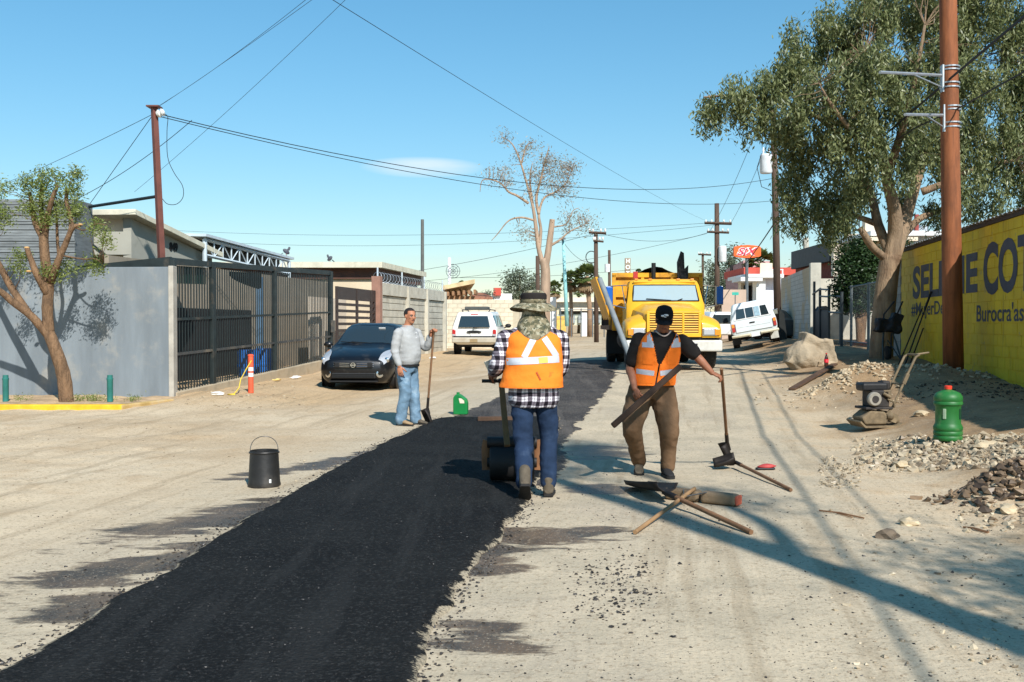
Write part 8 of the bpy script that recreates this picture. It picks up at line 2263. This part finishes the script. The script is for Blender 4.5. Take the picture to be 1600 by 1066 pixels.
palm(1188, 445, 414, 80, 1.5, 'fan palm crown behind the orange store sign', False); palm(998, 450, 426, 130, .6, 'tiny far palm crown above the truck bed', False)

# ---- the tree behind the camera whose shadow lies across the road, and the pole that carries the overhead cable
sx, sy = 5.05, -1.7
shd = thing('street_tree', 'bare-limbed tree beside the photographer that throws the forked shadow', 'tree', (sx, sy, H(sx, sy)))
mb = MB(); limbs = []
limbs.append(limb_path([(sx, sy, -.1), (sx + .05, sy, 2.5), (sx - .05, sy, 5.0), (sx + .0, sy, 7.5), (sx - .1, sy, 10.4)], .27, .12, mb, 10))
limbs.append(limb_path([(sx, sy, 4.2), (sx + .8, sy - .2, 5.2), (sx + 1.5, sy - .2, 6.6)], .17, .06, mb, 8)); limbs.append(limb_path([(sx, sy, 7.4), (sx + .6, sy, 8.6), (sx + .9, sy, 10.5), (sx + 1.2, sy, 12.6)], .10, .03, mb, 8))
pts_ = []
for (x, y, z, r_, n) in ((1.2, 0, 13.0, .6, 90), (.7, 0, 12.4, .5, 50), (.2, 0, 11.2, .5, 40), (1.0, 0, 6.5, .7, 140), (1.6, 0, 7.0, .7, 120), (1.9, 0, 6.2, .8, 140), (1.5, 0, 5.7, .6, 80), (.9, 0, 9.7, .5, 30)):
    p = rng.normal(0, r_ * .55, (n, 3)) + np.array([sx + x, sy + y, z]); pts_.append(p)
anc = np.concatenate(pts_); twigs(mb, anc, limbs, 4, .012, 4); obj('trunk', mb, M_MSB, shd, smooth=True, world=True)
obj('crown', quads_mesh('crown', leaves(anc, 16, .15, .04, .15, .6, .3), L_EUC), None, shd, world=True)
# ---- weeds on the verge and by the walls
wa = []
for (px, py, n, w) in ((148, 612, 40, 26), (212, 616, 14, 12), (40, 618, 14, 20), (118, 620, 10, 10)):
    for _ in range(n):
        p = at(px + random.gauss(0, w * .5), py, 18.9 + random.gauss(0, .12)); wa.append((p.x, p.y, .12 + random.random() * .05))
wq = quads_mesh('weeds', leaves(np.array(wa), 10, .07, .012, .05, -.9, .0), L_MESQ)
wo_ = obj('weeds', wq, None, None); tag(wo_, 'low green weeds growing on the verge behind the yellow kerb', None, None, 'stuff')
# ------------------------------------------------------------------ overhead wires
M_WIRE = mat('black_cable', S(26, 26, 28), .7, .1, 5, 0)
def wire(label, a, b, sag, r, n=26, name='overhead_wire', via=None):
    a, b = Vector(a), Vector(b); pts = []
    for i in range(n + 1):
        t = i / n; p = a.lerp(b, t); p.z -= sag * 4 * t * (1 - t); pts.append(p)
    if via: pts = via
    mb = MB(); mb.tube(pts, r, 5); return single(name, mb, M_WIRE, label, 'wire', group='overhead wires', origin=pts[0])
off = thing('cable_pole', 'wooden pole behind the photographer that carries the thick street cable', 'pole', (2.95, -12, 0))
mb = MB(); mb.tube([(2.95, -12, -.2), (2.95, -12, 9.5)], [.17, .13], 12); obj('shaft', mb, M_DWOOD, off, smooth=True, world=True)
mb = MB(); mb.box((2.95, -12.15, 8.6), (2.0, .1, .12)); obj('crossarm', mb, M_DWOOD, off, world=True)
A0 = Vector((2.95, -11.85, 6.5)); B0 = wpt_.lerp(wpb, 0); bA = at(1211, 347, 43.9)
m0 = at(1600, 26, 14.0); m1 = at(1487, 121, 18.35)
wire('thick black cable slanting past the brown pole to the transformer pole', None or A0, bA, 0, .022, via=[A0, A0.lerp(m0, .35) + V(0, 0, -.1), A0.lerp(m0, .7) + V(0, 0, -.1), m0, m1, m1.lerp(bA, .35) + V(0, 0, -.12), m1.lerp(bA, .7) + V(0, 0, -.1), bA], name='street_cable')
wire('thinner black cable just below the thick one at the right edge', A0 + V(.1, 0, -.5), at(1430, 180, 20), 0, .014, via=[A0 + V(.1, 0, -.7), at(1600, 112, 14.2), at(1500, 168, 18.3), at(1430, 200, 20.5), at(1330, 262, 28), at(1213, 340, 43.8)], name='street_cable')
wire('cable running on from the transformer pole to the store', bA, at(1160, 418, 74), .1, .03)
T0 = at(247, 178, 20.85)
wire('upper long wire from the brown steel pole across the street', T0, at(1207, 279, 43.9), .95, .010)
wire('lower long wire from the brown steel pole across the street', T0 + V(.05, 0, -.06), at(1207, 314, 43.9), .75, .009)
wire('wire rising from the brown steel pole to the top of the picture, left one', at(244, 168, 20.9), at(640, -135, 12), .12, .0035)
wire('wire rising from the brown steel pole to the top of the picture, right one', at(246, 168, 20.9), at(690, -150, 12), .05, .0035)
wire('long thin wire crossing the sky down to the far crossarm pole', at(400, -75, 10.5), at(1113, 349, 70), .25, .0045)
wire('thin wire climbing steeply across the sky left of centre', at(455, 310, 40), at(560, -30, 22), .1, .008) if False else wire('thin wire slanting up the sky behind the brown steel pole', at(210, 300, 42), at(560, -20, 30), .15, .007)
wire('left stay wire falling from the brown steel pole top', at(240, 178, 20.9), at(141, 318, 22.6), .0, .007)
wire('longer stay wire crossing behind the brown steel pole', at(300, 188, 21.5), at(118, 312, 22.8), .12, .007)
wire('faint wire running off to the left behind the steel pole', at(240, 178, 20.9), at(-120, 330, 40), .2, .006)
loop = [at(252, 178, 20.8), at(262, 182, 20.8), at(261, 205, 20.8), at(262, 245, 20.8), at(272, 270, 20.8), at(285, 290, 20.8), at(286, 308, 20.8), at(276, 319, 20.8), at(262, 319, 20.8), at(254, 311, 20.85)]
P = loop; path = [Vector([catmull([p[a] for p in P], s / 5) for a in range(3)]) for s in range(5 * (len(P) - 1) + 1)]
mb = MB(); mb.tube(path, .007, 5); single('slack_cable', mb, M_WIRE, 'slack loop of cable hanging down the brown steel pole', 'wire', origin=path[0], group='overhead wires')
for k, (a, b, s, lab) in enumerate((((150, 352, 95), (1101, 349, 70), .9, 'far horizontal wire, highest of the distant set'), ((250, 372, 90), (1140, 349, 70), 1.1, 'far horizontal wire, second of the distant set'), ((560, 436, 60), (930, 365, 60), .25, 'far wire rising to the crossarm of the middle pole'), ((560, 446, 64), (1105, 365, 70), .6, 'far wire low over the timber porch'), ((943, 366, 60), (1105, 364, 70), .5, 'far wire between the two crossarm poles'), ((700, 434, 58), (1000, 420, 80), .2, 'far wire passing behind the bare eucalyptus'), ((1140, 352, 70), (1206, 205, 44), .3, 'wire from the far crossarm pole to the transformer pole top'), ((1108, 363, 70), (1180, 208, 44), .3, 'second wire from the far crossarm pole to the transformer pole'), ((1213, 345, 44), (1262, 380, 55), .1, 'service wire from transformer pole to concrete post'), ((880, 378, 58), (926, 410, 60), .35, 'slack wire from the pale blue lamp post to the wooden pole'))):
    wire(lab, at(*a), at(*b), s, .011 if a[2] > 50 else .009)
bpy.data.scenes.remove(EV)
